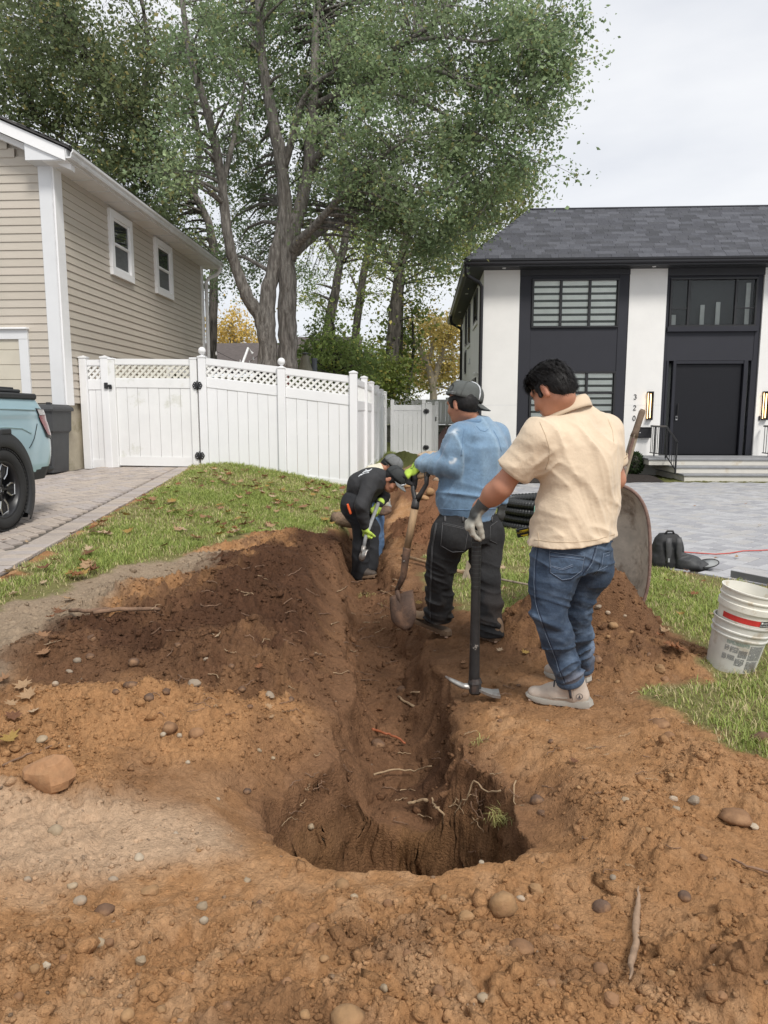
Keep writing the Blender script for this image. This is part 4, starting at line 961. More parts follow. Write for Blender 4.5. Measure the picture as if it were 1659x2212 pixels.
m_bark2=mat('dark_bark',(.13,.115,.10),.95,.3,7,.8,20,col2=(.04,.036,.03),c2=(.45,.6),c2scale=5,stretch=(2,2,.5),bdist=.03)
m_bark3=mat('pale_bark',(.26,.225,.17),.95,.25,7,.6,20,stretch=(2,2,.5),bdist=.02)
PXM=lambda Y:Y/1480.0
def limb_pts(L):
 0
 P=[(atY(a,b,c),d*PXM(c))for a,b,c,d in L];out=[]
 for i in range(len(P)-1):
  p0=P[max(i-1,0)][0];p1,r1=P[i];p2,r2=P[i+1];p3=P[min(i+2,len(P)-1)][0]
  for k in range(4):
   t=k/4;q=.5*((2*p1)+(p2-p0)*t+(2*p0-5*p1+4*p2-p3)*t*t+(3*p1-p0-3*p2+p3)*t**3)
   out.append((q,r1+(r2-r1)*t))
 out.append(P[-1]);return out
def make_tree(name,label,group,limbs,crown,leaf,cols,bark,seed,twig=.012,nleaf=150,rc=.55,first='trunk',droop=.25,base=None,haze=0.0):
 rng=np.random.default_rng(seed);rr=random.Random(seed)
 L0=limb_pts(limbs[0]);b=base or L0[0][0]
 t=thing(name,label,'tree' if 'shrub' not in name else 'shrub',b,group)
 nodes=[]
 for i,L in enumerate(limbs):
  P=limb_pts(L);g=G();pts=[];rad=[]
  for k,(p,r)in enumerate(P):
   w=r*.25;w*=.5;pts.append(p+Vector((rr.uniform(-w,w),rr.uniform(-w,w),0)));rad.append(r*rr.uniform(.95,1.07));nodes.append((p,r))
  g.tube(pts,rad,14 if rad[0]>.12 else 8);ob(first if i==0 else 'limb',g,bark,t,True)
 NP=np.array([proj(*p)[:2]for p,r in nodes]);N=np.array([list(p)for p,r in nodes]);NR=np.array([r for p,r in nodes])
 tw=G();LV=[];LC=[];M_=np.array(cols)
 for(cx,cy,Y,rx,ry,ryd,n)in crown:
  for _ in range(n):
   while True:
    q=rng.uniform(-1,1,3);d=(q**2).sum()
    if .12<d<1:break
   Yc=Y+q[2]*ryd;c=np.array(atY(cx+q[0]*rx,cy+q[1]*ry,Yc))
   if c[2]<.4:continue
   if 1:
    pc=proj(*c);near=(np.hypot(NP[:,0]-pc[0],NP[:,1]-pc[1])<(48 if len(limbs)>9 else 34))&(NR>(.075 if len(limbs)>9 else .10))
    if near.any()and c[1]<N[near,1].max()+.5 and rr.random()<.9:continue
   cost=((N-c)**2).sum(1)+2.5*np.maximum(N[:,2]-c[2]+.3,0)**2;k=int(np.argmin(cost));a=N[k];r0=min(NR[k]*.5,.055)
   dv=c-a;Ld=np.linalg.norm(dv);mid=a+dv*.5+np.array([rr.uniform(-.1,.1),rr.uniform(-.1,.1),.14])*Ld
   bz=[a*(1-s)**2+2*mid*s*(1-s)+c*s*s for s in(0,.25,.5,.75,1)]
   tw.tube(bz,[r0,r0*.75,r0*.55,twig*.8,twig*.5],5,cap=False)
   sub=[c]
   for _k in range(4):
    e=c+rng.normal(0,rc*.55,3)*np.array([1,1,.6])-np.array([0,0,droop*rc]);s0=bz[3]if _k%2 else bz[4]
    tw.tube([s0,(s0+e)/2+np.array([0,0,.06]),e],[twig*.55,twig*.4,twig*.2],4,cap=False);sub.append(e)
   sub=np.array(sub);m=int(nleaf*rr.uniform(.5,1.4));pk=rng.integers(0,5,m)
   P=sub[pk]+rng.normal(0,rc*.30,(m,3))*np.array([1,1,.7]);outl=rng.random(m)<.12
   P[outl]+=rng.normal(0,rc*.5,(outl.sum(),3))
   mixw=np.clip(rng.normal(.5,.28),0,1);cc=M_[0]*(1-mixw)+M_[1]*mixw;cc=cc*rr.uniform(.72,1.28)
   col=cc*(.72+.56*rng.random((m,1)));
   if len(M_)>2:y=rng.random(m)<.07;col[y]=M_[2]*(.7+.5*rng.random((y.sum(),1)))
   LV.append(P);LC.append(col)
 P=np.concatenate(LV);C=np.concatenate(LC);n=len(P)
 d=rng.normal(0,1,(n,3));d[:,2]=d[:,2]*.6-.55;d/=np.linalg.norm(d,axis=1)[:,None]
 u=rng.normal(0,1,(n,3));u-=d*(u*d).sum(1)[:,None];u/=np.linalg.norm(u,axis=1)[:,None];w=np.cross(d,u)
 s=(leaf*(.5+1.25*rng.random(n)**2))[:,None]
 V=np.empty((n,5,3));V[:,0]=P-d*s*.45;V[:,1]=P+u*s*.36+w*s*.12+d*s*.08;V[:,2]=P+d*s*.62;V[:,3]=P-u*s*.36+w*s*.12+d*s*.05;V[:,4]=P-w*s*.04
 Ft=(np.array([(0,1,4),(1,2,4),(2,3,4),(3,0,4)])[None,:2 if False else 4]+(np.arange(n)*5)[:,None,None]).reshape(-1,3)
 me=np_mesh('crown',V.reshape(-1,3),Ft,m_leaf,False,np.repeat(C[:,None],5,1).reshape(-1,3))
 o=link('crown',me,None,None,'stuff');o.parent=t;o.matrix_parent_inverse=inv(t)
 o=ob('twigs',tw,bark,t,True);o['kind']='stuff'
 return t
Y=16.0
maple=[[(622,800,Y,22),(622,740,Y,19),(621,667,Y,18.5),(620,590,Y,17.5),(618,520,Y,16),(613,420,Y,13.5),(607,350,Y,12),(598,300,Y,12),(584,233,Y,11),(568,139,Y,9),(562,56,Y-.2,8),(558,-60,Y-.4,6),(556,-200,Y-.5,3)],[(577,800,Y-.1,22),(578,740,Y-.1,18.5),(576,700,Y-.1,18.5),(582,620,Y,15),(595,560,Y,15),(607,500,Y,13),(612,440,Y+.1,9)],[(574,715,Y-.1,15),(556,675,Y-.1,14),(534,639,Y-.2,12.5),(512,583,Y-.3,11),(493,517,Y-.5,10),(482,417,Y-.6,9.5),(468,333,Y-.8,9),(451,250,Y-1,8),(429,183,Y-1.2,7),(405,90,Y-1.4,6),(388,-60,Y-1.6,4)],[(625,560,Y,15),(634,500,Y,15),(650,440,Y+.1,13),(665,378,Y+.2,12),(670,311,Y+.2,11),(676,222,Y+.3,9.5),(680,111,Y+.4,8),(686,0,Y+.5,6),(695,-120,Y+.6,3)],[(668,366,Y+.2,8),(701,322,Y-.2,7),(734,294,Y-.5,5),(790,250,Y-1,3)],[(610,372,Y,8),(630,305,Y-.2,7.5),(648,233,Y-.4,6.5),(679,183,Y-.7,5),(723,153,Y-1,3)],[(632,300,Y-.2,5),(665,280,Y-.4,4),(701,261,Y-.8,2.5)],[(628,550,Y,12),(648,520,Y-.3,10),(679,489,Y-.7,8),(729,433,Y-1.2,6.5),(801,356,Y-1.8,4),(880,300,Y-2.3,2.5)],[(640,545,Y,9),(701,494,Y+.6,7),(768,455,Y+1.1,5),(850,450,Y+1.5,3)],[(676,230,Y+.3,8),(750,192,Y-.2,7),(834,139,Y-.7,6),(862,100,Y-1,5.5),(923,61,Y-1.3,5),(962,22,Y-1.5,4),(1012,-20,Y-1.7,3),(1080,-60,Y-1.8,2)],[(760,190,Y-.2,5),(857,156,Y-.9,5),(901,147,Y-1.1,4.5),(957,156,Y-1.4,4),(1001,178,Y-1.6,3),(1070,205,Y-1.9,2),(1150,240,Y-2.1,1.2)],[(880,90,Y-1.1,4),(960,80,Y-1.5,3.5),(1050,90,Y-1.8,2.5),(1150,60,Y-2,1.5)],[(479,400,Y-.6,6),(501,317,Y-.4,5),(512,267,Y-.2,4),(530,180,Y,2.5)],[(850,200,Y-.9,4),(950,240,Y-1.5,3),(1050,300,Y-1.9,2),(1110,340,Y-2,1.2)],]
mcrown=[(640,90,Y,270,150,2.2,56),(900,60,Y-.6,220,130,2.4,60),(1095,70,Y-1.6,120,95,1.6,27),(1080,210,Y-1.6,115,90,1.5,24),(860,230,Y-.8,190,120,2.2,50),(1010,330,Y-1.4,130,80,1.6,27),(860,390,Y-1.0,170,95,2.0,42),(740,450,Y-.4,150,70,1.8,24),(960,450,Y-.8,110,75,1.6,21),(900,530,Y,110,55,1.5,14),(470,130,Y-1.0,130,170,1.8,37),(420,330,Y-.8,90,120,1.5,18),(540,330,Y-1.2,90,110,1.3,11),(760,300,Y-2,110,90,1.2,13),(1190,60,Y-1.8,45,70,1,6),(1185,140,Y-1.9,45,50,1,6),(1215,40,Y-1.9,32,60,.6,6),(1150,250,Y-2,40,50,.6,6),(1140,350,Y-2,36,50,.6,5),(1215,150,Y-1.9,24,20,.4,3),(700,-110,Y,420,110,3,34),(640,110,Y+2,230,170,1.2,90),(600,330,Y+2,150,130,1.0,50),(800,250,Y+2,160,180,1.2,30),(535,470,Y+4,65,110,1.5,22),(490,590,Y+6,40,60,1,8),(680,600,Y+8,50,60,1,8)]
make_tree('maple_tree','large twin trunked maple with grey bark behind the white fence',None,maple,mcrown,.064,[(.175,.25,.125),(.31,.39,.205),(.38,.38,.16)],m_bark,3,nleaf=215,rc=.47)
make_tree('oak_tree','dense dark green tree behind the beige house roof, with a thin trunk','trees behind the houses',[[(457,800,24,10),(460,700,24,9),(462,600,24,9),(455,500,24,8),(420,420,24,7),(350,320,24,6),(250,200,24,5),(160,80,23.5,4)],[(420,420,24,6),(430,300,24,5),(400,150,24,4)],[(350,320,24,5),(200,330,24,4),(80,260,24,3)],[(300,260,24,5),(320,120,24,4),(300,-40,24,3)]],[(120,150,24,170,130,3,66),(300,170,24,140,140,3,58),(60,30,23,140,110,3,36),(230,300,24,130,100,2.4,46),(330,380,24,85,70,2,24),(400,470,24.5,75,80,1.6,20),(150,-60,24,260,80,3,20),(420,590,24.5,40,60,1.2,7),(20,200,23,90,70,2,16)],.105,[(.115,.155,.075),(.22,.26,.125),(.34,.30,.11)],m_bark2,5,nleaf=190,rc=.8)
make_tree('forest_tree','leaning grey trunk rising above the side fence, loose green crown','trees behind the houses',[[(838,860,27,14),(848,760,27,14),(858,640,27,12),(868,560,27,10),(890,470,27,7),(930,390,27,4)],[(862,600,27,6),(830,540,27,4),(790,500,27,3)],[(868,560,27,6),(930,530,27,4),(990,500,27,2)]],[(900,560,27,110,70,2.5,26),(960,470,27,110,80,2.5,24),(800,520,27,90,80,2.5,14),(890,660,27,50,40,2,6),(1000,560,27.5,50,50,2,12)],.105,[(.25,.31,.10),(.42,.47,.16),(.58,.50,.15)],m_bark2,7,nleaf=85,rc=.8)
make_tree('forest_tree','pale wispy light green tree beside the black roof','trees behind the houses',[[(1000,700,29,6),(1010,560,29,6),(1030,470,29,5),(1070,420,29,3),(1130,390,29,2)],[(1020,500,29,4),(1080,480,29,2),(1130,440,29,1.2)]],[(1105,395,29,55,48,1.5,22),(1065,455,29,65,45,1.5,18),(1010,520,29,50,60,1.5,12),(1015,620,29,30,40,1,5)],.13,[(.20,.25,.09),(.32,.35,.14),(.44,.38,.13)],m_bark3,9,nleaf=95,rc=.8)
make_tree('forest_tree','slim leaning tree just right of the maple trunk','trees behind the houses',[[(690,790,25,10),(715,680,25,10),(735,570,25,8),(760,450,25,6),(790,350,25,4)],[(735,570,25,5),(700,500,25,4),(680,420,25,3)]],[(740,520,25,90,70,2,14),(700,620,25,60,50,1.6,16),(790,440,25,90,70,2,16)],.10,[(.23,.31,.10),(.41,.47,.16),(.55,.5,.15)],m_bark2,11,nleaf=85,rc=.7)
make_tree('forest_tree','thin straight tree between the maple and the leaning grey trunk','trees behind the houses',[[(762,790,30,8),(776,660,30,8),(792,550,30,7),(812,440,30,5)],[(780,640,30,3),(760,600,30,2)]],[(800,480,30,70,60,2,14),(790,600,30,70,80,1.5,20)],.105,[(.24,.31,.10),(.42,.47,.16),(.58,.5,.15)],m_bark2,13,nleaf=85,rc=.7)
make_tree('forest_tree','young tree with two thin stems in front of the yellow trees','trees behind the houses',[[(862,850,28,5),(866,720,28,4.5),(868,600,28,3.5)],[(880,850,28,4),(893,760,28,3),(890,680,28,2)]],[(870,690,28,45,60,1.5,14),(850,780,28,50,45,1.5,14)],.12,[(.17,.24,.06),(.30,.37,.10),(.46,.42,.10)],m_bark2,15,nleaf=100,rc=.7)
make_tree('evergreen_shrub','bushy green shrub behind the fence right of the maple','shrubs behind the fence',[[(720,830,21,6),(722,770,21,5),(720,700,21,3)],[(720,800,21,4),(670,730,21,2)]],[(720,760,21,75,45,1.2,24),(690,690,21,45,45,1,5),(770,780,21,55,30,1.2,12),(655,790,20,28,22,.8,5)],.085,[(.18,.26,.085),(.32,.41,.13),(.48,.48,.13)],m_bark2,17,nleaf=150,rc=.5)
make_tree('evergreen_shrub','yellowish green shrub behind the side fence','shrubs behind the fence',[[(800,850,26,4),(802,800,26,3),(806,740,26,2)]],[(805,790,26,55,50,1.5,24),(850,820,26,40,40,1.2,12)],.11,[(.14,.20,.05),(.26,.31,.08),(.42,.37,.09)],m_bark2,19,nleaf=150,rc=.7)
YEL=[(.46,.36,.11),(.60,.47,.16),(.28,.31,.09)]
make_tree('autumn_tree','yellow autumn tree with forked grey trunk over the far white fence','yellow autumn trees',[[(935,880,38,8),(935,830,38,7),(920,780,38,6),(895,730,38,4),(880,690,38,2)],[(935,835,38,6),(950,780,38,5),(965,730,38,3)],[(925,790,38,4),(935,740,38,3),(940,690,38,2)]],[(930,760,38,75,60,2.5,46),(960,700,38,50,40,2,18),(890,720,38,40,40,2,10),(975,800,38,35,50,2,14)],.13,YEL,m_bark3,21,nleaf=150,rc=.9)
make_tree('autumn_tree','yellow autumn tree above the brown neighbour roof','yellow autumn trees',[[(500,800,42,5),(505,740,42,4),(500,690,42,2)],[(505,745,42,3),(540,710,42,2)]],[(505,720,42,45,38,2,24),(540,735,42,28,25,2,9),(470,725,42,25,35,2,9),(510,680,42,25,22,1,5)],.14,[(.60,.43,.11),(.74,.53,.17),(.4,.35,.1)],m_bark3,23,nleaf=100,rc=1.0)
make_tree('autumn_tree','olive green and gold tree right at the corner of the white house','yellow autumn trees',[[(985,880,44,5),(980,800,44,4),(975,720,44,3)]],[(965,780,44,60,70,2.5,26),(900,800,44,60,50,2.5,18),(850,800,44,60,50,2,8)],.15,[(.32,.30,.09),(.50,.41,.13),(.2,.26,.08)],m_bark3,25,nleaf=130,rc=1.0)
def small_bush(px,py,Yb,r,h,seed,label):
 rng=np.random.default_rng(seed);c=atY(px,py,Yb);c.z=-.1
 t=thing('boxwood_bush',label,'bush',c,'boxwoods along the white house');n=1500
 v=rng.normal(0,1,(n,3));v/=np.linalg.norm(v,axis=1)[:,None];P=v*(.75+.3*rng.random((n,1)))*np.array([r,r,h/2])+np.array([c.x,c.y,c.z+h/2])
 d=v+rng.normal(0,.5,(n,3));d/=np.linalg.norm(d,axis=1)[:,None];u=np.cross(d,rng.normal(0,1,(n,3)));u/=np.linalg.norm(u,axis=1)[:,None];s=.028*(.7+.6*rng.random((n,1)))
 V=np.stack([P-d*s,P+u*s*.6,P+d*s,P-u*s*.6],1);Ft=(np.array([(0,1,2),(0,2,3)])[None]+(np.arange(n)*4)[:,None,None]).reshape(-1,3)
 C=np.array([.05,.085,.03])*(.5+.9*rng.random((n,1)));me=np_mesh('foliage',V.reshape(-1,3),Ft,m_leaf,False,np.repeat(C[:,None],4,1).reshape(-1,3));o=link('foliage',me,None,None,'stuff');o.parent=t;o.matrix_parent_inverse=inv(t)
 g=G()
 for k in range(6):a=k*1.05;g.tube([(c.x,c.y,c.z-.05),(c.x+.4*r*math.cos(a),c.y+.4*r*math.sin(a),c.z+h*.35),(c.x+.7*r*math.cos(a),c.y+.7*r*math.sin(a),c.z+h*.7)],[.012,.008,.004],5)
 g.lathe([(0,.1*h),(.55*r,.2*h),(.72*r,.5*h),(.5*r,.8*h),(0,.9*h)],10,Matrix.Translation(c));ob('stem',g,m_bark2,t)
small_bush(1368,1010,18.6,.27,.62,1,'round green boxwood by the front steps');small_bush(1100,990,18.7,.3,.7,2,'green boxwood between the two standing men')
# ========= PEOPLE
class Field:
 0
 def __init__(s,lo,hi,h):
  s.h=h;s.lo=np.array(lo,float);n=np.ceil((np.array(hi)-s.lo)/h).astype(int)+1;s.n=n
  s.ax=[(s.lo[i]+h*np.arange(n[i])).astype(np.float32)for i in range(3)];s.D=np.full(n,.2,np.float32)
 def block(s,lo,hi):
  a=np.clip(((np.array(lo)-s.lo)/s.h).astype(int),0,s.n-1);b=np.clip(((np.array(hi)-s.lo)/s.h).astype(int)+2,1,s.n)
  sl=tuple(slice(a[i],max(b[i],a[i]+1))for i in range(3))
  return sl,s.ax[0][sl[0]][:,None,None],s.ax[1][sl[1]][None,:,None],s.ax[2][sl[2]][None,None,:]
 def put(s,sl,d,k,op='u'):
  o=s.D[sl]
  if op=='u':
   if k>0:hh=np.maximum(k-np.abs(o-d),0)/k;s.D[sl]=np.minimum(o,d)-hh*hh*k*.25
   else:s.D[sl]=np.minimum(o,d)
  elif op=='d':
   if k>0:hh=np.maximum(k-np.abs(o+d),0)/k;s.D[sl]=np.maximum(o,-d)+hh*hh*k*.25
   else:s.D[sl]=np.maximum(o,-d)
 def cone(s,a,b,ra,rb,k=.02,side=None,flat=1.0,op='u',ring=None):
  a=np.array(a,float);b=np.array(b,float);m=max(ra,rb)*max(1,flat)+k+3*s.h
  sl,X,Y_,Z=s.block(np.minimum(a,b)-m,np.maximum(a,b)+m);ab=b-a;L2=(ab**2).sum()+1e-12
  t=np.clip(((X-a[0])*ab[0]+(Y_-a[1])*ab[1]+(Z-a[2])*ab[2])/L2,0,1)
  qx=X-a[0]-ab[0]*t;qy=Y_-a[1]-ab[1]*t;qz=Z-a[2]-ab[2]*t;r=ra+(rb-ra)*t
  if side is not None:
   u=np.array(side,float);u=u-ab*(u@ab)/L2;u/=np.linalg.norm(u);w=qx*u[0]+qy*u[1]+qz*u[2]
   c=1/flat-1;qx=qx+u[0]*w*c;qy=qy+u[1]*w*c;qz=qz+u[2]*w*c
  if ring:r=r+ring(t)
  d=(np.sqrt(qx*qx+qy*qy+qz*qz)-r)*min(1,flat);s.put(sl,d.astype(np.float32),k,op);return s
 def chain(s,P,rad,k=.02,side=None,flat=1.0,ring=None):
  for i in range(len(P)-1):s.cone(P[i],P[i+1],rad[i],rad[i+1],k,side,flat,'u',ring)
  return s
 def ell(s,c,r,M=None,k=.02,op='u'):
  c=np.array(c,float);m=max(r)+k+3*s.h;sl,X,Y_,Z=s.block(c-m,c+m);X=X-c[0];Y_=Y_-c[1];Z=Z-c[2]
  if M is not None:
   M=np.array(M,float);X,Y_,Z=(M[0,0]*X+M[0,1]*Y_+M[0,2]*Z,M[1,0]*X+M[1,1]*Y_+M[1,2]*Z,M[2,0]*X+M[2,1]*Y_+M[2,2]*Z)
  q=np.sqrt((X/r[0])**2+(Y_/r[1])**2+(Z/r[2])**2);g=np.sqrt((X/r[0]**2)**2+(Y_/r[1]**2)**2+(Z/r[2]**2)**2)+1e-6
  s.put(sl,(q*(q-1)/g).astype(np.float32),k,op);return s
 def loft(s,secs,k=.02,p=2.3):
  0
  A=np.array(secs,float);m=A[:,3:5].max()+.06;lo=A[:,:3].min(0)-m;hi=A[:,:3].max(0)+m;lo[2]=A[0,2]-.05;hi[2]=A[-1,2]+.05
  sl,X,Y_,Z=s.block(lo,hi);z=Z.ravel();f=lambda i:np.interp(z,A[:,2],A[:,i])[None,None,:]
  cx,cy,a,b,yw=f(0),f(1),f(3),f(4),f(5);dx,dy=X-cx,Y_-cy;c,sn=np.cos(yw),np.sin(yw)
  u=np.abs(dx*c+dy*sn)/a;v=np.abs(-dx*sn+dy*c)/b;d=((u**p+v**p+1e-9)**(1/p)-1)*np.minimum(a,b)
  d=np.maximum(d,np.maximum(A[0,2]-Z,Z-A[-1,2]));s.put(sl,d.astype(np.float32),k);return s
 def cut(s,p,nrm):
  0
  p=np.array(p,float);n=np.array(nrm,float);n/=np.linalg.norm(n);X,Y_,Z=s.ax[0][:,None,None],s.ax[1][None,:,None],s.ax[2][None,None,:]
  s.D=np.maximum(s.D,((X-p[0])*n[0]+(Y_-p[1])*n[1]+(Z-p[2])*n[2]).astype(np.float32));return s
 def trim(s,p,nrm,rad):
  0
  p=np.array(p,float);n=np.array(nrm,float);n/=np.linalg.norm(n);sl,X,Y_,Z=s.block(p-rad,p+rad);X,Y_,Z=X-p[0],Y_-p[1],Z-p[2]
  q=X*n[0]+Y_*n[1]+Z*n[2];m=(X*X+Y_*Y_+Z*Z)<rad*rad;d=s.D[sl];s.D[sl]=np.where(m,np.maximum(d,q.astype(np.float32)),d);return s
 def push(s,fn):
  0
  m=np.abs(s.D)<.045;i=np.nonzero(m);s.D[m]+=fn(s.ax[0][i[0]],s.ax[1][i[1]],s.ax[2][i[2]]).astype(np.float32);return s
 def mesh(s):
  D=s.D;D=D.copy();D[0]=D[-1]=.1;D[:,0]=D[:,-1]=.1;D[:,:,0]=D[:,:,-1]=.1
  S=D<0;n=np.array(D.shape);c=[S[i:n[0]-1+i,j:n[1]-1+j,k:n[2]-1+k]for i in(0,1)for j in(0,1)for k in(0,1)]
  tot=sum(q.astype(np.int8)for q in c);act=(tot>0)&(tot<8);I=np.argwhere(act);idx=np.full(act.shape,-1,np.int64);idx[act]=np.arange(len(I))
  acc=np.zeros((len(I),3));cnt=np.zeros(len(I));off=[(i,j,k)for i in(0,1)for j in(0,1)for k in(0,1)]
  val=[D[I[:,0]+o[0],I[:,1]+o[1],I[:,2]+o[2]]for o in off]
  for a in range(8):
   for ax in range(3):
    if off[a][ax]==0:
     o2=list(off[a]);o2[ax]=1;b=off.index(tuple(o2));va,vb=val[a],val[b];cr=(va<0)!=(vb<0)
     t=va[cr]/(va[cr]-vb[cr]);p=np.tile(np.array(off[a],float),(cr.sum(),1));p[:,ax]+=t;acc[cr]+=p;cnt[cr]+=1
  V=(I+acc/np.maximum(cnt,1)[:,None])*s.h+s.lo;F=[]
  for ax in range(3):
   sl0=[slice(1,-1)]*3;sl0[ax]=slice(0,-1);sl1=list(sl0);sl1[ax]=slice(1,None)
   a0=S[tuple(sl0)];a1=S[tuple(sl1)];ed=np.argwhere(a0!=a1)
   if not len(ed):continue
   e=ed.copy();
   for q in range(3):
    if q!=ax:e[:,q]+=1
   flip=a0[tuple(ed.T)];u,v=[(1,2),(2,0),(0,1)][ax];q4=[]
   for du,dv in((0,0),(1,0),(1,1),(0,1)):
    w=e.copy();w[:,u]-=1-du;w[:,v]-=1-dv;q4.append(idx[w[:,0],w[:,1],w[:,2]])
   q4=np.stack(q4,1);q4[~flip]=q4[~flip][:,::-1];F.append(q4)
  F=np.concatenate(F);F=F[(F>=0).all(1)]
  return V,F
def skin(name,fields,m,parent=None,colf=None,relax=1):
 Vs,Fs,b=[],[],0
 for f in(fields if isinstance(fields,list)else[fields]):
  V,F=f.mesh()
  for _ in range(relax):
   a=np.zeros_like(V);c=np.zeros(len(V))
   for i in range(4):np.add.at(a,F[:,i],V[F[:,(i+1)%4]]+V[F[:,(i-1)%4]]);np.add.at(c,F[:,i],2)
   V=V*.5+.5*a/np.maximum(c,1)[:,None]
  Vs.append(V);Fs.append(F+b);b+=len(V)
 V=np.concatenate(Vs);F=np.concatenate(Fs)
 me=np_mesh(name,V,F,m,True,colf(V)if colf else None);o=link(name,me)
 if parent is not None:o.parent=parent;o.matrix_parent_inverse=inv(parent)
 return o
def bvh(o):
 me=o.data;return BVHTree.FromPolygons([v.co.copy()for v in me.vertices],[tuple(p.vertices)for p in me.polygons])
def stitch(name,o,tree,pts,m,par,r=.0018,lift=.001,view=None):
 0
 out=[]
 P=[Vector(p)for p in pts];Q=[]
 for i in range(len(P)-1):
  n=max(2,int((P[i+1]-P[i]).length/.012))
  for k in range(n):Q.append(P[i].lerp(P[i+1],k/n))
 Q.append(P[-1])
 for p in Q:
  d=(p-Vector((0,0,CAM_H))).normalized();h=tree.ray_cast(p-d*.5,d)
  if h[0]is None:continue
  nn=h[1]if h[1].dot(d)<0 else-h[1]
  if out and(h[0]-out[-1]).length>.06:continue
  out.append(h[0]+nn*lift)
 if len(out)<2:return None
 return ob(name,G().tube(out,r,5),m,par,True)
def patch(name,tree,quad,m,par,lift=.003,n=10,shape=None,th=.002):
 0
 q=[Vector(p)for p in quad];rows_=[]
 for j in range(n+1):
  r_=[]
  for i in range(n+1):
   u,v=i/n,j/n
   if shape:u,v=shape(u,v)
   p=(q[0].lerp(q[1],u)).lerp(q[3].lerp(q[2],u),v);d=(p-Vector((0,0,CAM_H))).normalized();h=tree.ray_cast(p-d*.5,d)
   if h[0]is None:h=(p,-d)
   nn=h[1]if h[1].dot(d)<0 else-h[1];r_.append(h[0]+nn*lift)
  rows_.append(r_)
 return ob(name,G().grid(rows_),m,par,True)
def V3(*p):return np.array(p,float)
def A3(v):return np.array(v,float)
def ridged(x,y,z,f,s):return 1-np.abs(vn3(x*f[0],y*f[1],z*f[2],s)*2-1)
def frame3(fwd,up):
 f=A3(fwd);f/=np.linalg.norm(f);u=A3(up);u=u-f*(u@f);u/=np.linalg.norm(u);l=np.cross(u,f);return f,u,l
def head_field(c,fwd,up,s=1.0,h=.0042,neck=None):
 0
 f,u,l=frame3(fwd,up);c=A3(c);P=lambda a,b,d:c+(f*a+u*b+l*d)*s;M=np.stack([f,u,l])
 F=Field(c-.2*s,c+.2*s,h)
 F.ell(P(-.012,.028,0),(.096*s,.092*s,.076*s),M,0);F.ell(P(.028,-.030,0),(.068*s,.085*s,.062*s),M,.03)
 F.ell(P(.045,-.085,0),(.042*s,.030*s,.042*s),M,.03)
 F.cone(P(.088,.012,0),P(.112,-.030,0),.008*s,.013*s,.014);F.ell(P(.104,-.034,.012),(.012*s,.009*s,.009*s),M,.008);F.ell(P(.104,-.034,-.012),(.012*s,.009*s,.009*s),M,.008)
 for d in(-1,1):
  F.cone(P(.082,.022,d*.012),P(.070,.024,d*.050),.010*s,.009*s,.015)
  F.ell(P(.083,.004,d*.030),(.014*s,.011*s,.017*s),M,.006,'d');F.ell(P(.074,.002,d*.031),(.012*s,.012*s,.014*s),M,.003)
  F.ell(P(.060,-.032,d*.042),(.026*s,.022*s,.020*s),M,.02)
  F.ell(P(-.012,-.008,d*.077),(.017*s,.030*s,.009*s),M,.006);F.ell(P(-.014,-.030,d*.077),(.011*s,.012*s,.008*s),M,.006);F.ell(P(-.006,-.004,d*.088),(.010*s,.020*s,.006*s),M,.004,'d')
 F.ell(P(.094,-.060,0),(.011*s,.006*s,.022*s),M,.006);F.ell(P(.091,-.071,0),(.011*s,.007*s,.019*s),M,.006);F.ell(P(.102,-.0655,0),(.008*s,.002*s,.020*s),M,.002,'d')
 if neck is not None:F.chain([P(-.028,-.055,0)]+[A3(q)for q in neck],[.060*s]+[.064*s]*len(neck),.03)
 return F,P,M
def hand_field(W,A,N,curl,size=1.0,h=.0034,spread=.12,thumb=(.55,.4),cuffdir=None,cufflen=.05):
 0
 W=A3(W);A=A3(A);A/=np.linalg.norm(A);N=A3(N);N=N-A*(N@A);N/=np.linalg.norm(N);S=np.cross(A,N);z=size
 F=Field(W-.20*z,W+.20*z,h);K=W+A*.085*z
 F.cone(W+A*.015*z,K-A*.012*z,.030*z,.037*z,.012,N,.42)
 if cuffdir is not None:F.cone(W-A3(cuffdir)*cufflen,W+A*.02*z,.037*z,.031*z,.012,N,.82)
 for i,(o,L)in enumerate(((-.030,.074),(-.010,.084),(.011,.080),(.031,.062))):
  base=K+S*o*z-A*(.004*abs(i-1))*z;d=A+S*(i-1.4)*spread;d/=np.linalg.norm(d);p=base;r=.0115*z
  c3=curl[i]if hasattr(curl[0],'__len__')else curl
  for j,fr in enumerate((.45,.32,.25)):
   a=R(c3[j]);d=d*math.cos(a)-N*math.sin(a)if j==0 else d*math.cos(a)+np.cross(S,d)*math.sin(a)*(1 if(np.cross(S,d)@prevdn)>0 else-1)
   d/=np.linalg.norm(d);q=p+d*L*fr*z;F.cone(p,q,r,r*.93,.005);prevdn=-N*d[0]*0+(-N-d*((-N)@d));prevdn=prevdn if np.linalg.norm(prevdn)>.2 else-A
   p=q;r*=.93
 t0=W+A*.030*z-S*.026*z;d=A*.75-S*thumb[0]-N*thumb[1];d/=np.linalg.norm(d);t1=t0+d*.040*z;d2=d+A*.25-N*thumb[1]*.5+S*.25;d2/=np.linalg.norm(d2);t2=t1+d2*.032*z;t3=t2+d2*.026*z
 F.cone(t0,t1,.0165*z,.0145*z,.012);F.cone(t1,t2,.0140*z,.0128*z,.006);F.cone(t2,t3,.0125*z,.0105*z,.006)
 return F
m_skin=mat('skin',(.40,.195,.125),.5,.06,22,.12,220,spec=.35,attr='tint',bdist=.003)
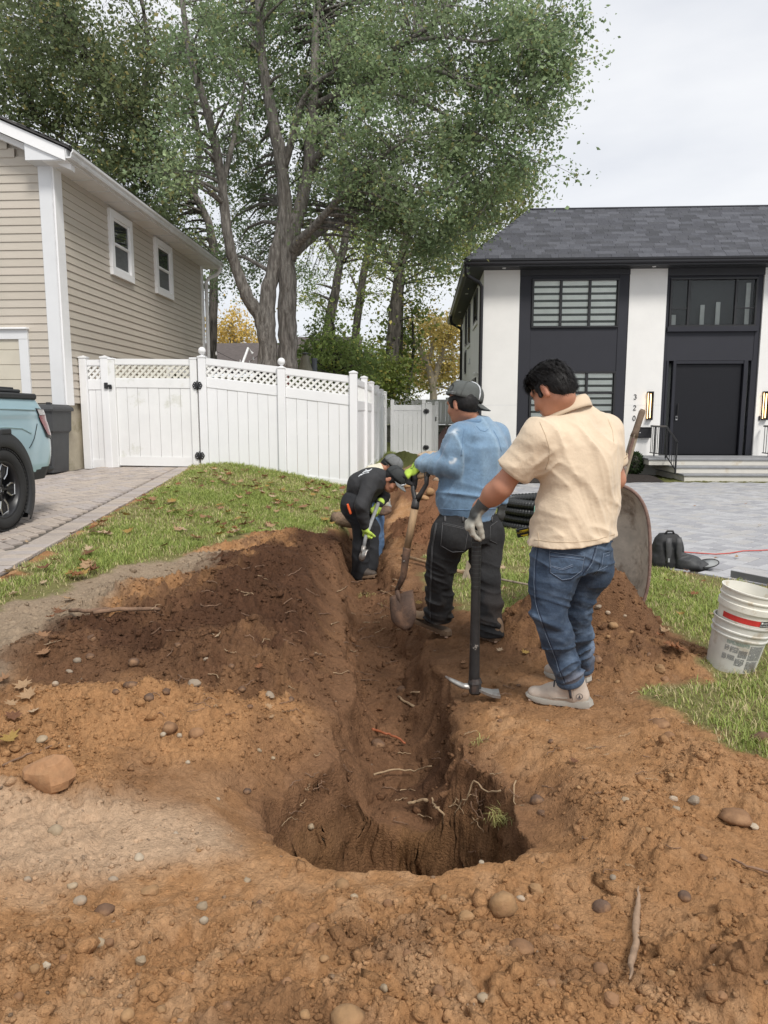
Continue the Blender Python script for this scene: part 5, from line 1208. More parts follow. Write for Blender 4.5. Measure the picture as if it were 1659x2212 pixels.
m_hair=mat('black_hair',(.009,.008,.008),.55,.3,70,.3,160,spec=.28,stretch=(1,1,.4))
m_hair2=mat('hair_strand',(.012,.0105,.010),.5,.4,60,spec=.22)
m_polo=mat('cream_polo',(.62,.47,.315),.88,.05,9,.55,26,attr='tint',sheen=.2,bdist=.009,detail=7)
m_polor=mat('cream_rib',(.60,.475,.34),.9,.05,9,.3,300,sheen=.2,bdist=.002)
m_denim=mat('blue_denim',(0,0,0),.85,.16,160,.6,34,attr='tint',bdist=.008,detail=7)
m_thread=mat('pale_thread',(.20,.25,.33),.8);m_seam=mat('dark_seam',(.012,.02,.045),.85)
m_glovel=mat('grey_glove',(.33,.325,.285),.75,.15,30,.2,200,attr='tint')
m_shoe=mat('beige_suede',(.45,.375,.31),.85,.10,14,.25,120,attr='tint');m_sole=mat('grey_sole',(.36,.34,.30),.7,.12,10);m_soled=mat('sole_tread',(.40,.27,.20),.75,.1,8);m_lace=mat('dark_lace',(.05,.055,.07),.7)
SKIN=np.array([.43,.205,.13])
def skin_col(V,c,fwd,up,s=1.0,hairline=None,stub=0.0):
 f,u,l=frame3(fwd,up);q=(V-A3(c))/s;a,b,d=q@f,q@u,q@l
 C=np.tile(SKIN,(len(V),1));C*=(.9+.2*fbm2(V[:,0]*14+V[:,1]*9,V[:,2]*14,3,5))[:,None]
 lip=np.exp(-((a-.10)/.012)**2-((b+.066)/.009)**2-(d/.020)**2)[:,None];C=C*(1-lip*.5)+np.array([.30,.10,.085])*lip*.5
 ear=(np.exp(-((np.abs(d)-.083)/.012)**2-((a+.012)/.02)**2)*(np.abs(b+.01)<.045))[:,None];C=C*(1-ear*.25)+np.array([.46,.16,.11])*ear*.25
 brow=np.exp(-((b-.027)/.006)**2)*(a>.055)*(np.abs(d)>.01)*(np.abs(d)<.055);C=C*(1-.85*brow[:,None])+np.array([.012,.01,.01])*.85*brow[:,None]
 return C
def standing_polo():
 c=atZ(1215,1505,.02);t=thing('person','man in cream polo shirt and blue jeans with one gloved hand on the pick','person',(c.x,c.y,0),'people digging the trench')
 Fb=A3((-.64,.77,0));Rt=A3((.77,.64,0));yw=math.atan2(Rt[1],Rt[0]);J=lambda x,y,Y:A3(atY(x,y,Y))
 secs=[]
 for(px,py,Y,a,b)in((1238,1176,3.46,.222,.166),(1241,1140,3.46,.218,.162),(1248,1090,3.465,.209,.154),(1256,1040,3.475,.205,.146),(1260,1000,3.48,.209,.142),(1260,960,3.485,.212,.136),(1254,930,3.49,.194,.122),(1246,908,3.50,.165,.105),(1234,890,3.51,.10,.085),(1226,874,3.52,.07,.07)):
  p=J(px,py,Y);secs.append((p[0],p[1],p[2],a,b,yw))
 shL,shR=J(1168,947,3.36),J(1308,934,3.61);elL,wrL=J(1084,1050,3.42),J(1038,1094,3.52);elR,wrR=J(1328,1036,3.66),J(1235,1128,3.82)
 slL=shL+(elL-shL)*.70;slR=shR+(elR-shR)*.56
 box=np.array([p[:3]for p in secs]);lo=np.minimum(np.minimum(box.min(0)-.26,slL-.12),slR-.12);hi=np.maximum(np.maximum(box.max(0)+.27,slR+.1),shR+.1);lo[2]=secs[0][2]-.06;hi[2]=secs[-1][2]+.04
 F=Field(lo,hi,.0062);F.loft(secs,0)
 F.cone(J(1246,918,3.50),shL+V3(0,0,.005),.075,.078,.05,Fb,1.0);F.cone(J(1256,914,3.50),shR,.075,.076,.05)
 F.cone(shL,slL,.086,.082,.055);F.cone(shR,slR,.078,.074,.05)
 axL=(slL-shL)/np.linalg.norm(slL-shL);axR=(slR-shR)/np.linalg.norm(slR-shR)
 F.ell(J(1275,1010,3.40),(.09,.07,.13),None,.08);F.ell(J(1215,985,3.37),(.08,.06,.11),None,.08)
 def folds(x,y,z):
  zc=secs[0][2];hz=(z-zc)
  u=(x*Rt[0]+y*Rt[1])
  wp=.035*vn3(x*8,y*8,z*8,21);diag=ridged(u*1.0+z*.55+wp,y*0+u*.3,z*1.0-u*.9+wp,(9,3,3.2),2)**2.5+.3*ridged(u+z*.5+wp*2,u*.3,z-u*.8,(19,4,6),15)**3
  fine=ridged(u+.3*z,y,z,(22,8,6),5)**3;low=ridged(u,y,z+.25*u,(5,5,15),8)**2.5*sst((.30-hz)/.15)
  arm=np.exp(-(((x-shL[0])**2+(y-shL[1])**2+(z-shL[2]+.07)**2)/.012));q=(x-shL[0])*axL[0]+(y-shL[1])*axL[1]+(z-shL[2])*axL[2]
  tw_=ridged(x*.9+z,y+x,z-x,(13,13,13),11)**2.5
  return-.013*(diag-.25)-.005*(fine-.2)-.010*low-.018*arm*(tw_-.3)-.006*np.sin(6*u+9*hz)*sst((.25-hz)/.2)
 F.push(folds)
 F.trim(slL,axL,.13);F.trim(slR+axR*.028,axR,.12)
 hemn=A3(atY(1150,1172,3.36));hem_p=J(1238,1181,3.30);
 F.cut(hem_p,V3(.06,.02,-1))
 def ccol(V):
  n=fbm2(V[:,0]*7+V[:,1]*5,V[:,2]*7,3,3);return np.tile(np.array([.64,.515,.375]),(len(V),1))*(.93+.14*n)[:,None]
 sh=skin('polo_shirt',F,m_polo,t,ccol);tr_=bvh(sh)
 m_ps=mat('cream_seam',(.49,.38,.26),.9)
 for nm,L_ in(('hem_seam',[(1154,1166),(1195,1171),(1240,1172),(1290,1166),(1328,1154)]),('armhole_seam',[(1166,912),(1178,940),(1187,970),(1186,992),(1178,1015)]),('armhole_seam',[(1313,905),(1323,930),(1326,960)]),('side_slit',[(1162,1150),(1164,1165),(1163,1182)])):stitch(nm,sh,tr_,[J(x,y,3.38)for x,y in L_],m_ps,sh,.0016,.0002)
 for nm,a,ax,r in(('sleeve_cuff',slL,axL,.0825),('sleeve_cuff',slR+axR*.028,axR,.079)):
  M_=Vector(ax).to_track_quat('Z','Y').to_matrix().to_4x4();M_.translation=Vector(a)
  g=G();g.lathe([(r*.80,.004),(r*.98,.006),(r*1.03,-.004),(r*1.03,-.030),(r*.99,-.036)],36,M_,cap=False);ob(nm,g,m_polor,sh,True);ob('cuff_seam',G().tube([M_@Vector((r*1.05*math.cos(q),r*1.05*math.sin(q),-.034))for q in np.linspace(0,6.2832,33)],.0022,5,cap=False),m_ps,sh,True)
 nb=J(1220,880,3.49);nb_dir=A3((.06,-.02,1));
 rows_=[]
 for j,(rr_,zz)in enumerate(((.078,-.012),(.080,.006),(.079,.022),(.084,.026),(.093,.014),(.104,-.016),(.108,-.030))):
  r_=[]
  for i in range(33):
   a=yw+R(-148+296*i/32)+math.pi*1.5;rx,ry=rr_*1.16,rr_*1.06
   ux,uy=math.cos(a),math.sin(a);back=-(ux*Fb[0]+uy*Fb[1]);zt=zz+.030*back-.012+.24*ux*rr_
   if j>=4:zt-=.006*(1-back)
   r_.append((nb[0]+ux*rx+.0,nb[1]+uy*ry,nb[2]+zt))
  rows_.append(r_)
 cl=ob('collar',G().grid(rows_),m_polor,sh,True)
 md=cl.modifiers.new('thick','SOLIDIFY');md.thickness=.004
 hc=J(1192,842,3.45);fw,up=A3((-.60,.62,-.54)),A3((-.36,.30,.9));H,P,M=head_field(hc,fw,up,1.05,.0045,[J(1222,892,3.49),J(1235,915,3.5)])
 B=Field(np.minimum(lo,wrL-.06),np.maximum(hi,wrR+.05),.0075);ins=[(s[0],s[1],s[2],s[3]-.03,s[4]-.03,s[5])for s in secs[1:-2]]
 B.loft(ins,0);B.chain([shL+V3(.03,.01,-.01),shL+(elL-shL)*.5,elL,elL+(wrL-elL)*.35,wrL,wrL+(wrL-elL)*.12],[.062,.058,.048,.050,.031,.029],.03)
 B.cone(elL+V3(.0,-.01,-.01),elL+(wrL-elL)*.45+V3(0,0,-.008),.042,.040,.03)
 B.chain([shR,shR+(elR-shR)*.5,elR,elR+(wrR-elR)*.35,wrR],[.062,.056,.049,.048,.030],.03)
 B.chain([J(1232,915,3.5),J(1226,890,3.49)],[.06,.056],.03)
 skin('body',[H,B],m_skin,t,lambda V:skin_col(V,hc,fw,up,1.05))
 Hf=Field(hc-.2,hc+.2,.0048);Hf.ell(P(-.016,.032,0),(.1,.092,.081),M,0);Hf.ell(P(-.058,-.014,0),(.058,.068,.074),M,.03)
 Hf.ell(P(.01,.085,0),(.088,.036,.07),M,.03)
 for d in(-1,1):Hf.ell(P(.018,.004,d*.076),(.012,.032,.008),M,.01)
 f_,u_,l_=M
 def hpush(x,y,z):
  q=np.stack([x,y,z],-1)-hc;a,b,d=q@f_,q@u_,q@l_
  w=.02*vn3(a*20,b*20,d*20,4);return-.005*(ridged(a*.8+w*8,b*.35+w*8,d+w*6,(34,16,38),3)-.45)-.004*(ridged(a+w,b,d+w,(70,30,80),6)-.4)
 Hf.push(hpush)
 Hf.cut(P(.086,.030,0),f_*.93+-u_*.38)
 for d in(-1,1):Hf.ell(P(-.012,-.012,d*.092),(.030,.042,.030),M,.004,'d')
 Hf.ell(P(.075,-.06,0),(.075,.085,.12),M,.01,'d');Hf.cut(P(-.05,-.072,0),-u_*.9+f_*.42)
 hr=skin('hair',Hf,m_hair,t);ht=bvh(hr);rngh=random.Random(4);g=G()
 for _ in range(9000):
  v=Vector((rngh.gauss(0,1),rngh.gauss(0,1),rngh.gauss(0,1))).normalized();h=ht.find_nearest(Vector(hc)+v*.14)
  if h[0]is None or(h[0]-Vector(hc)).dot(Vector(u_))<-.05 or((h[0]-Vector(hc)).dot(Vector(f_))>.0 and(h[0]-Vector(hc)).dot(Vector(u_))<.03):continue
  n_=v;nz=mnoise.noise(v*5.0)*1.3;flow=(Vector(-f_)*.5-Vector(u_)*.75+Vector(l_)*(nz+rngh.uniform(-.15,.15)));flow=(flow-n_*flow.dot(n_)).normalized();s_=flow.cross(n_)*.0008;L=rngh.uniform(.025,.055);b0=h[0]-n_*.003;lift=rngh.uniform(.0,.004)+.012*max(0,mnoise.noise(v*7.0+Vector((3,1,2))))
  p1=b0+flow*L*.5+n_*(lift+.0015);p2=b0+flow*L+n_*(lift*rngh.uniform(.2,1.2))
  g.add([b0-s_,b0+s_,p1+s_,p1-s_,p2],[(0,1,2,3),(3,2,4)])
 ob('hair_strands',g,m_hair2,hr)['kind']='stuff'
 hipL,knL,anL=J(1193,1225,3.40),J(1186,1322,3.36),J(1231,1466,3.44);hipR,knR,anR=J(1266,1222,3.54),J(1243,1322,3.60),J(1259,1440,3.74)
 pts=np.array([hipL,knL,anL,hipR,knR,anR]);lo=pts.min(0)-.17;hi=pts.max(0)+.17;hi[2]=J(1238,1140,3.45)[2];F=Field(lo,hi,.006)
 pc=[J(1238,1150,3.46),J(1238,1180,3.46),J(1236,1205,3.46)]
 F.loft([(pc[2][0],pc[2][1],pc[2][2]-.04,.165,.140,yw),(pc[2][0],pc[2][1],pc[2][2],.185,.155,yw),(pc[1][0],pc[1][1],pc[1][2],.19,.155,yw),(pc[0][0],pc[0][1],pc[0][2],.198,.155,yw)],0)
 for hp,o in((hipL,.0),(hipR,.0)):F.ell(hp-Fb*.045+V3(0,0,.0),(.096,.096,.12),None,.05)
 F.chain([hipL+V3(0,0,.03),hipL+(knL-hipL)*.45,knL,knL+(anL-knL)*.35,knL+(anL-knL)*.75,anL+(anL-knL)*.03],[.104,.094,.076,.075,.067,.065],.04)
 F.chain([hipR+V3(0,0,.03),hipR+(knR-hipR)*.45,knR,knR+(anR-knR)*.35,knR+(anR-knR)*.75,anR+(anR-knR)*.02],[.100,.088,.070,.067,.056,.054],.035)
 def jf(x,y,z):
  zk=knL[2];za=anL[2];w=.03*vn3(x*9,y*9,z*9,2)
  kn=np.exp(-((z-zk+.02)/.11)**2);an=np.exp(-((z-za-.09)/.10)**2);th=np.exp(-((z-zk-.27)/.10)**2)
  rings=ridged(x*.5+w,y*.5,z+.35*x+w,(5,5,30),3)**3;rings2=ridged(x+w,y,z-.4*x+w*2,(6,6,26),9)**3
  return-(.016*kn*(rings-.35)+.026*an*(rings2-.35)+.010*th*(rings-.3))-.007*(ridged(x,y,z,(14,14,7),6)**2-.3)
 F.push(jf);F.trim(anL-(anL-knL)*.02,anL-knL,.10);F.trim(anR-(anR-knR)*.02,anR-knR,.085)
 def jcol(V):
  n=fbm2(V[:,0]*6,V[:,2]*6+V[:,1]*3,4,7);zk=knL[2];fade=np.clip(np.exp(-((V[:,2]-zk+.22)/.2)**2)*.75+np.exp(-((V[:,2]-zk-.22)/.16)**2)*.45,0,1)*sst((n-.3)/.35)
  fine=fbm2((V[:,0]+V[:,1])*20,V[:,2]*55,3,9);a,b=np.array([.027,.047,.083]),np.array([.155,.215,.305]);w=np.clip(fade+(fine-.5)*.7,0,1)[:,None];du=(sst((.34-V[:,2])/.3)*sst((n-.42)/.2)*.45)[:,None];return(a*(1-w)+b*w)*(1-du)+np.array([.22,.14,.085])*du
 jn=skin('jeans',F,m_denim,t,jcol);jt=bvh(jn)
 Pp=lambda L:[J(x,y,3.38)for x,y in L]
 pk=patch('pocket',jt,Pp([(1188,1193),(1262,1202),(1255,1238),(1189,1238)]),m_denim2,jn,.0035);stitchP=[[(1188,1193),(1262,1201)],[(1188,1200),(1260,1208)],[(1188,1193),(1189,1236),(1214,1252),(1233,1249),(1256,1232),(1262,1202)],[(1191,1224),(1206,1229),(1214,1231),(1237,1222)],[(1190,1222),(1207,1226),(1215,1228),(1236,1219)]]
 for s_ in stitchP:stitch('pocket_stitch',jn,jt,Pp(s_),m_thread,jn,.0010,.0038);stitch('pocket_edge',jn,jt,[p+V3(.002,0,-.004)for p in Pp(s_)],m_seam,jn,.0014,.0030)
 pk2=patch('pocket',jt,Pp([(1302,1196),(1317,1192),(1314,1222),(1290,1238)]),m_denim2,jn,.0035)
 for s_ in([(1302,1196),(1317,1191)],[(1302,1203),(1316,1198)],[(1302,1196),(1299,1222),(1284,1240)],[(1289,1233),(1300,1228),(1311,1222)]):stitch('pocket_stitch',jn,jt,Pp(s_),m_thread,jn,.0010,.0038)
 stitch('back_seam',jn,jt,Pp([(1287,1178),(1283,1195),(1276,1215),(1262,1235),(1255,1248)]),m_seam,jn,.0022,.0008);stitch('back_stitch',jn,jt,Pp([(1290,1178),(1286,1196),(1279,1216),(1265,1236)]),m_thread,jn,.0010,.0018)
 sd=[(1163,1180),(1158,1220),(1157,1260),(1160,1300),(1168,1330),(1180,1365),(1194,1400),(1204,1425),(1211,1450),(1222,1476)]
 stitch('side_seam',jn,jt,Pp(sd),m_seam,jn,.0020,.0004);stitch('side_stitch',jn,jt,[p+V3(-.007,0,0)for p in Pp(sd)],m_thread,jn,.0009,.0018);stitch('yoke_stitch',jn,jt,Pp([(1188,1180),(1188,1196)]),m_thread,jn,.0010,.0018)
 for a,d_,r in((anL,anL-knL,.068),(anR,anR-knR,.057)):
  dn=Vector(d_).normalized();M_=dn.to_track_quat('Z','Y').to_matrix().to_4x4();M_.translation=Vector(a)+dn*.012
  ob('hem',G().lathe([(r*.85,.006),(r*.99,.006),(r*1.03,0),(r*1.03,-.022),(r*.98,-.026)],32,M_,cap=False),m_denim2,jn,True)
 boot(t,J(1143,1500,3.52),J(1276,1515,3.43),anL,m_shoe,np.array([.47,.395,.33]),.105,True);boot(t,J(1181,1468,3.86),J(1273,1488,3.74),anR,m_shoe,np.array([.42,.345,.28]),.10,False)
 A=A3((-.45,.0,-.89));N=A3((-.85,-.35,.45));F=hand_field(wrL+V3(-.012,.0,-.012),A,N,[(38,30,20),(46,38,25),(52,42,26),(58,46,30)],1.13,.0034,.10,(.35,.62),(wrL-elL)/np.linalg.norm(wrL-elL)*1.0,.045)
 wq=wrL
 def gcol(V):
  q=V-wq;back=q@(N/np.linalg.norm(N));al=q@(A/np.linalg.norm(A));w=sst((back-.004)/.014)*sst((.10-al)/.03);w=np.maximum(w,sst((.02-al)/.02))[:,None];n=fbm2(V[:,0]*40,V[:,2]*40,2,3)[:,None]
  return(np.array([.40,.385,.33])*(1-w)+np.array([.065,.068,.066])*w)*(.8+.4*n)
 skin('glove',F,m_glovel,t,gcol)
 F=hand_field(wrR+V3(-.01,0,0),A3((-.95,.1,-.2)),A3((0,.6,.8)),(30,30,20),1.1,.0045,.1,(.4,.4),(wrR-elR)/np.linalg.norm(wrR-elR),.03);skin('glove',F,m_glovel,t,lambda V:np.tile(np.array([.10,.10,.098]),(len(V),1)))
 return t
m_denim2=mat('denim_pocket',(.050,.080,.130),.85,.3,60,.4,60)
def boot(t,toe,heel,ankle,m,tint,hgt,fine,solem=None,leg_r=.06):
 toe,heel=A3(toe),A3(heel)
 for q in(toe,heel):
  gq=gz(q[0],q[1])-.006
  if abs(gq-q[2])<.16:q[2]=gq
 d=heel-toe;L=np.linalg.norm(d);d/=L;z0=min(toe[2],heel[2]);up=V3(0,0,1);side=np.cross(up,d);side/=np.linalg.norm(side)
 P=lambda s,h,w=0:toe+d*s*L+up*h+side*w
 lo=np.minimum(np.minimum(toe,heel),ankle)-.10;hi=np.maximum(np.maximum(toe,heel),ankle)+.12;F=Field(lo,hi,.0045 if fine else .006)
 F.cone(P(.13,.045),P(.36,.052),.034,.042,.02,up,.78);F.cone(P(.33,.052),P(.72,.056),.043,.039,.03);F.cone(P(.45,.070),P(.74,.115),.038,.046,.04);F.cone(P(.74,.05),P(.86,.06),.038,.036,.03)
 F.cone(P(.74,.09),A3(ankle)+V3(0,0,.0),.048,.050,.04);F.ell(P(.10,.046),(.038,.036,.028),None,.02);F.cut(P(0,.026),(0,0,-1))
 def col(V):
  n=fbm2(V[:,0]*18+V[:,1]*9,V[:,2]*18,3,4);dirt=sst((z0+.06-V[:,2])/.06)*.5*n;return tint*(.82+.36*n)[:,None]*(1-dirt[:,None])+np.array([.20,.11,.06])*dirt[:,None]
 b=skin('boot',F,m,t,col)
 out=[(-.035,0),(.0,.032),(.10,.047),(.25,.053),(.45,.046),(.65,.040),(.85,.045),(.97,.038),(1.02,.0)];poly=out+[(a,-w)for a,w in out[-2:0:-1]]
 g=G();n=len(poly)
 for(h0,h1,e0,e1)in((.008,.034,1.0,1.06),):
  lift=lambda a:.012*max(0,(.2-a)/.2)**1.5
  vs=[P(.48+(a-.48)*e0,h0+lift(a),w*e0)for a,w in poly]+[P(.48+(a-.48)*e1,h0+.012+lift(a),w*e1)for a,w in poly]+[P(.48+(a-.48)*1.02,h1+lift(a)*.6+.01*(a>.7),w*1.03)for a,w in poly]
  g.add(vs,[tuple(range(n))[::-1],tuple(range(2*n,3*n))]+[(q*n+i,q*n+(i+1)%n,(q+1)*n+(i+1)%n,(q+1)*n+i)for q in(0,1)for i in range(n)])
 ob('sole',g,solem or m_sole,b,ang=40)
 g=G()
 for k in range(9):
  for s_ in(-1,1):a=.04+k*.115;g.box((0,0,0),(L*.065,.026,.010),.002,Matrix.Translation(Vector(P(a,.006+.012*max(0,(.2-a)/.2)**1.5,s_*.028)))@Matrix.Rotation(math.atan2(d[1],d[0]),4,'Z'))
 ob('tread',g,m_soled,b)['kind']='stuff'
 if fine:
  bt=bvh(b);rm=Vector(side)*(1 if side[1]<0 else-1)
  for k in range(4):
   q=Vector(P(.44+k*.055,.10+k*.010));pts=[]
   for w_ in(-.034,-.015,0,.015,.034):
    h=bt.ray_cast(q+Vector(side)*w_+Vector((-.02,0,.12)),Vector((.1,0,-1)).normalized());
    if h[0]:pts.append(h[0]+Vector((0,0,.003)))
   if len(pts)>2:ob('lace',G().tube(pts,.0035,6),m_lace,b,True)
  nr=rm
  h=bt.ray_cast(Vector(P(.83,.072))+nr*.2,-nr)
  if h[0]:
   Mx=h[1].to_track_quat('Z','Y').to_matrix().to_4x4();Mx.translation=h[0]+h[1]*.0015;g=G();g.lathe([(.0145,0),(.0165,.001),(.0165,0)],22,Mx,cap=False);g.add([(-.010,-.0105,.001),(.010,-.0105,.001),(.010,-.0085,.001),(-.010,-.0085,.001)],[(0,1,2,3)],Mx)
   ob('maker_mark',g,m_lace,b)
   dloc=Vector(d);upv=(Vector((0,0,1))-h[1]*h[1].z).normalized();rt=upv.cross(h[1]);M2=Matrix((rt,upv,h[1])).transposed().to_4x4();M2.translation=h[0]+h[1]*.002;g=G()
   for a,b_,w_ in((0,.010,.003),(0,.005,.006),(0,0,.008)):g.add([(a-w_,b_-.006,0),(a+w_,b_-.006,0),(a,b_,0)],[(0,1,2)],M2)
   g.add([(-.001,-.012,0),(.001,-.012,0),(.001,-.004,0),(-.001,-.004,0)],[(0,1,2,3)],M2);ob('maker_mark',g,m_lace,b)
  h0=bt.ray_cast(Vector(P(.70,.06))+nr*.2,-nr);h1=bt.ray_cast(Vector(P(.665,.125))+nr*.2,-nr)
  if h0[0]and h1[0]:ob('side_tab',G().tube([h0[0]+h0[1]*.001,(h0[0]+h1[0])/2+nr*.002,h1[0]+h1[1]*.001],.0065,6,flat=(1,.5)),m_lace,b,True)
  for pts_ in([(.42,.045),(.46,.05),(.64,.055)],[(.30,.085),(.36,.06),(.42,.045)],[(.72,.05),(.75,.12)]):
   pp=[];
   for a,hh in pts_:
    h=bt.ray_cast(Vector(P(a,hh))+nr*.2,-nr)
    if h[0]:pp.append(h[0]+h[1]*.0005)
   if len(pp)>1:ob('seam',G().tube(pp,.0016,5),m_sole,b,True)
 return b
standing_polo()
# ------- man in the blue sweatshirt
m_sweat=mat('blue_sweatshirt',(0,0,0),.92,.12,60,.55,26,attr='tint',sheen=.25,bdist=.009,detail=7)
m_rib=mat('blue_rib',(.125,.215,.335),.9,.12,60,.3,380,sheen=.2)
m_bden=mat('black_denim',(0,0,0),.85,.2,120,.6,30,attr='tint',bdist=.009,detail=7)
m_cap=mat('grey_cap',(.085,.092,.088),.85,.12,20,.2,260);m_cap2=mat('dark_cap_cloth',(.030,.033,.033),.8,.15,20,.2,260);m_cap3=mat('light_cap_cloth',(.15,.155,.155),.8,.15,20,.2,260)
m_neon=mat('neon_glove',(.42,.60,.07),.8,.12,30,.2,260,attr='tint');m_work=mat('tan_boot_leather',(.24,.155,.085),.7,.2,16,.3,90,attr='tint');m_gum=mat('gum_sole',(.16,.105,.065),.8,.15,12)
m_print=mat('white_print',(.62,.64,.66),.7,.2,60)
def cap(par,c,fwd,up,s,mcrown,mbrim,P,M,stripe=None,opening=False,rel=1.0):
 0
 f,u,l=frame3(fwd,up);c=A3(c);q=lambda a,b,d:Vector(c+(f*a+u*b+l*d)*s);rows_=[]
 for j in range(11):
  e=R(90*j/10);r_=[]
  for i in range(36):
   a=2*math.pi*i/36;w=1-.012*abs(math.cos(3*a))**30;ca,sa=math.cos(a),math.sin(a);fr=.112*ca+(.004 if ca>0 else 0);hh=.105*math.sin(e)**.9*(1+.05*ca);k=math.cos(e)**.62
   r_.append(q(fr*k*w,.012+hh*w-.01*(1-math.sin(e))*(-ca),.090*sa*k*w))
  rows_.append(r_)
 cr=ob('cap_crown',G().grid(rows_,closed=True),mcrown,par,True);cr.modifiers.new('thick','SOLIDIFY').thickness=.003
 rows_=[]
 for j in range(7):
  t=j/6;r_=[]
  for i in range(17):
   a=R(-66+132*i/16);x0,y0=.112*math.cos(a),.090*math.sin(a);x=x0+.070*t*math.cos(a)**.55;y=y0*(1-.04*t)
   r_.append(q(x,.014-.020*(y/.09)**2-.016*t,y))
  rows_.append(r_)
 br=ob('cap_brim',G().grid(rows_),mbrim,cr,True);br.modifiers.new('thick','SOLIDIFY').thickness=.005
 g=G();g.lathe([(.009,0),(.007,.005),(0,.006)],10,Matrix.Translation(q(0,.117,0))@Vector(u).to_track_quat('Z','Y').to_matrix().to_4x4());ob('button',g,mcrown,cr,True)
 for k in range(6):
  a=math.pi/6+k*math.pi/3;pts=[]
  for j in range(9):
   e=R(4+84*j/8);kk=math.cos(e)**.62;ca,sa=math.cos(a+math.pi/6),math.sin(a+math.pi/6);pts.append(q((.112*ca+(.004 if ca>0 else 0))*kk*1.012,.012+.1065*math.sin(e)**.9*(1+.05*ca)-.01*(1-math.sin(e))*(-ca),.0905*sa*kk*1.012))
  ob('cap_seam',G().tube(pts,.0016 if not(stripe and k==stripe)else .0045,5),m_print if(stripe and k==stripe)else mcrown,cr,True)
 if opening:
  n_=14;rim=[]
  for i in range(n_):
   a=2*math.pi*i/n_;ang=math.pi+.42*math.cos(a);hh=.030+.030*math.sin(a);e=math.asin(min(.99,max(0.02,(hh)/.105)));kk=math.cos(e)**.62;rim.append(q(.112*math.cos(ang)*kk*1.015,.012+hh,.090*math.sin(ang)*kk*1.02))
  g=G();g.add(rim+[sum(rim,Vector())/n_],[(i,(i+1)%n_,n_)for i in range(n_)]);ob('cap_opening',g,m_hair,cr)
  st=[q(.113*math.cos(math.pi+a)*1.01,.012+.004-.006*math.cos(a*2),.091*math.sin(math.pi+a)*1.02)for a in np.linspace(-.75,.75,12)]
  ob('cap_strap',G().tube(st,.011,6,flat=(1,.3),up=tuple(u)),mcrown,cr,True);ob('cap_buckle',G().tube([st[9],st[10]],.0125,6,flat=(1,.5)),m_cap3,cr)
 return cr
def short_hair(par,hc,P,M,s,cutup=.06,name='hair'):
 f_,u_,l_=M;F=Field(A3(hc)-.17,A3(hc)+.17,.005);F.ell(P(-.014,.028,0),(.104*s,.098*s,.083*s),M,0);F.ell(P(-.055,-.02,0),(.058*s,.062*s,.071*s),M,.03)
 for d in(-1,1):F.ell(P(.018,-.006,d*.075),(.014*s,.030*s,.008*s),M,.01)
 F.push(lambda x,y,z:-.003*(ridged(x,y,z,(90,90,60),3)-.4));F.cut(P(.080,.030,0),f_*.93-u_*.38)
 for d in(-1,1):F.ell(P(-.012,-.012,d*.092),(.026*s,.040*s,.026*s),M,.004,'d')
 F.ell(P(.078,-.06,0),(.075*s,.085*s,.12*s),M,.01,'d');F.cut(P(-.05,-.055,0),-u_*.9+f_*.42);F.cut(P(0,cutup,0),u_)
 return skin(name,F,m_hair,par)
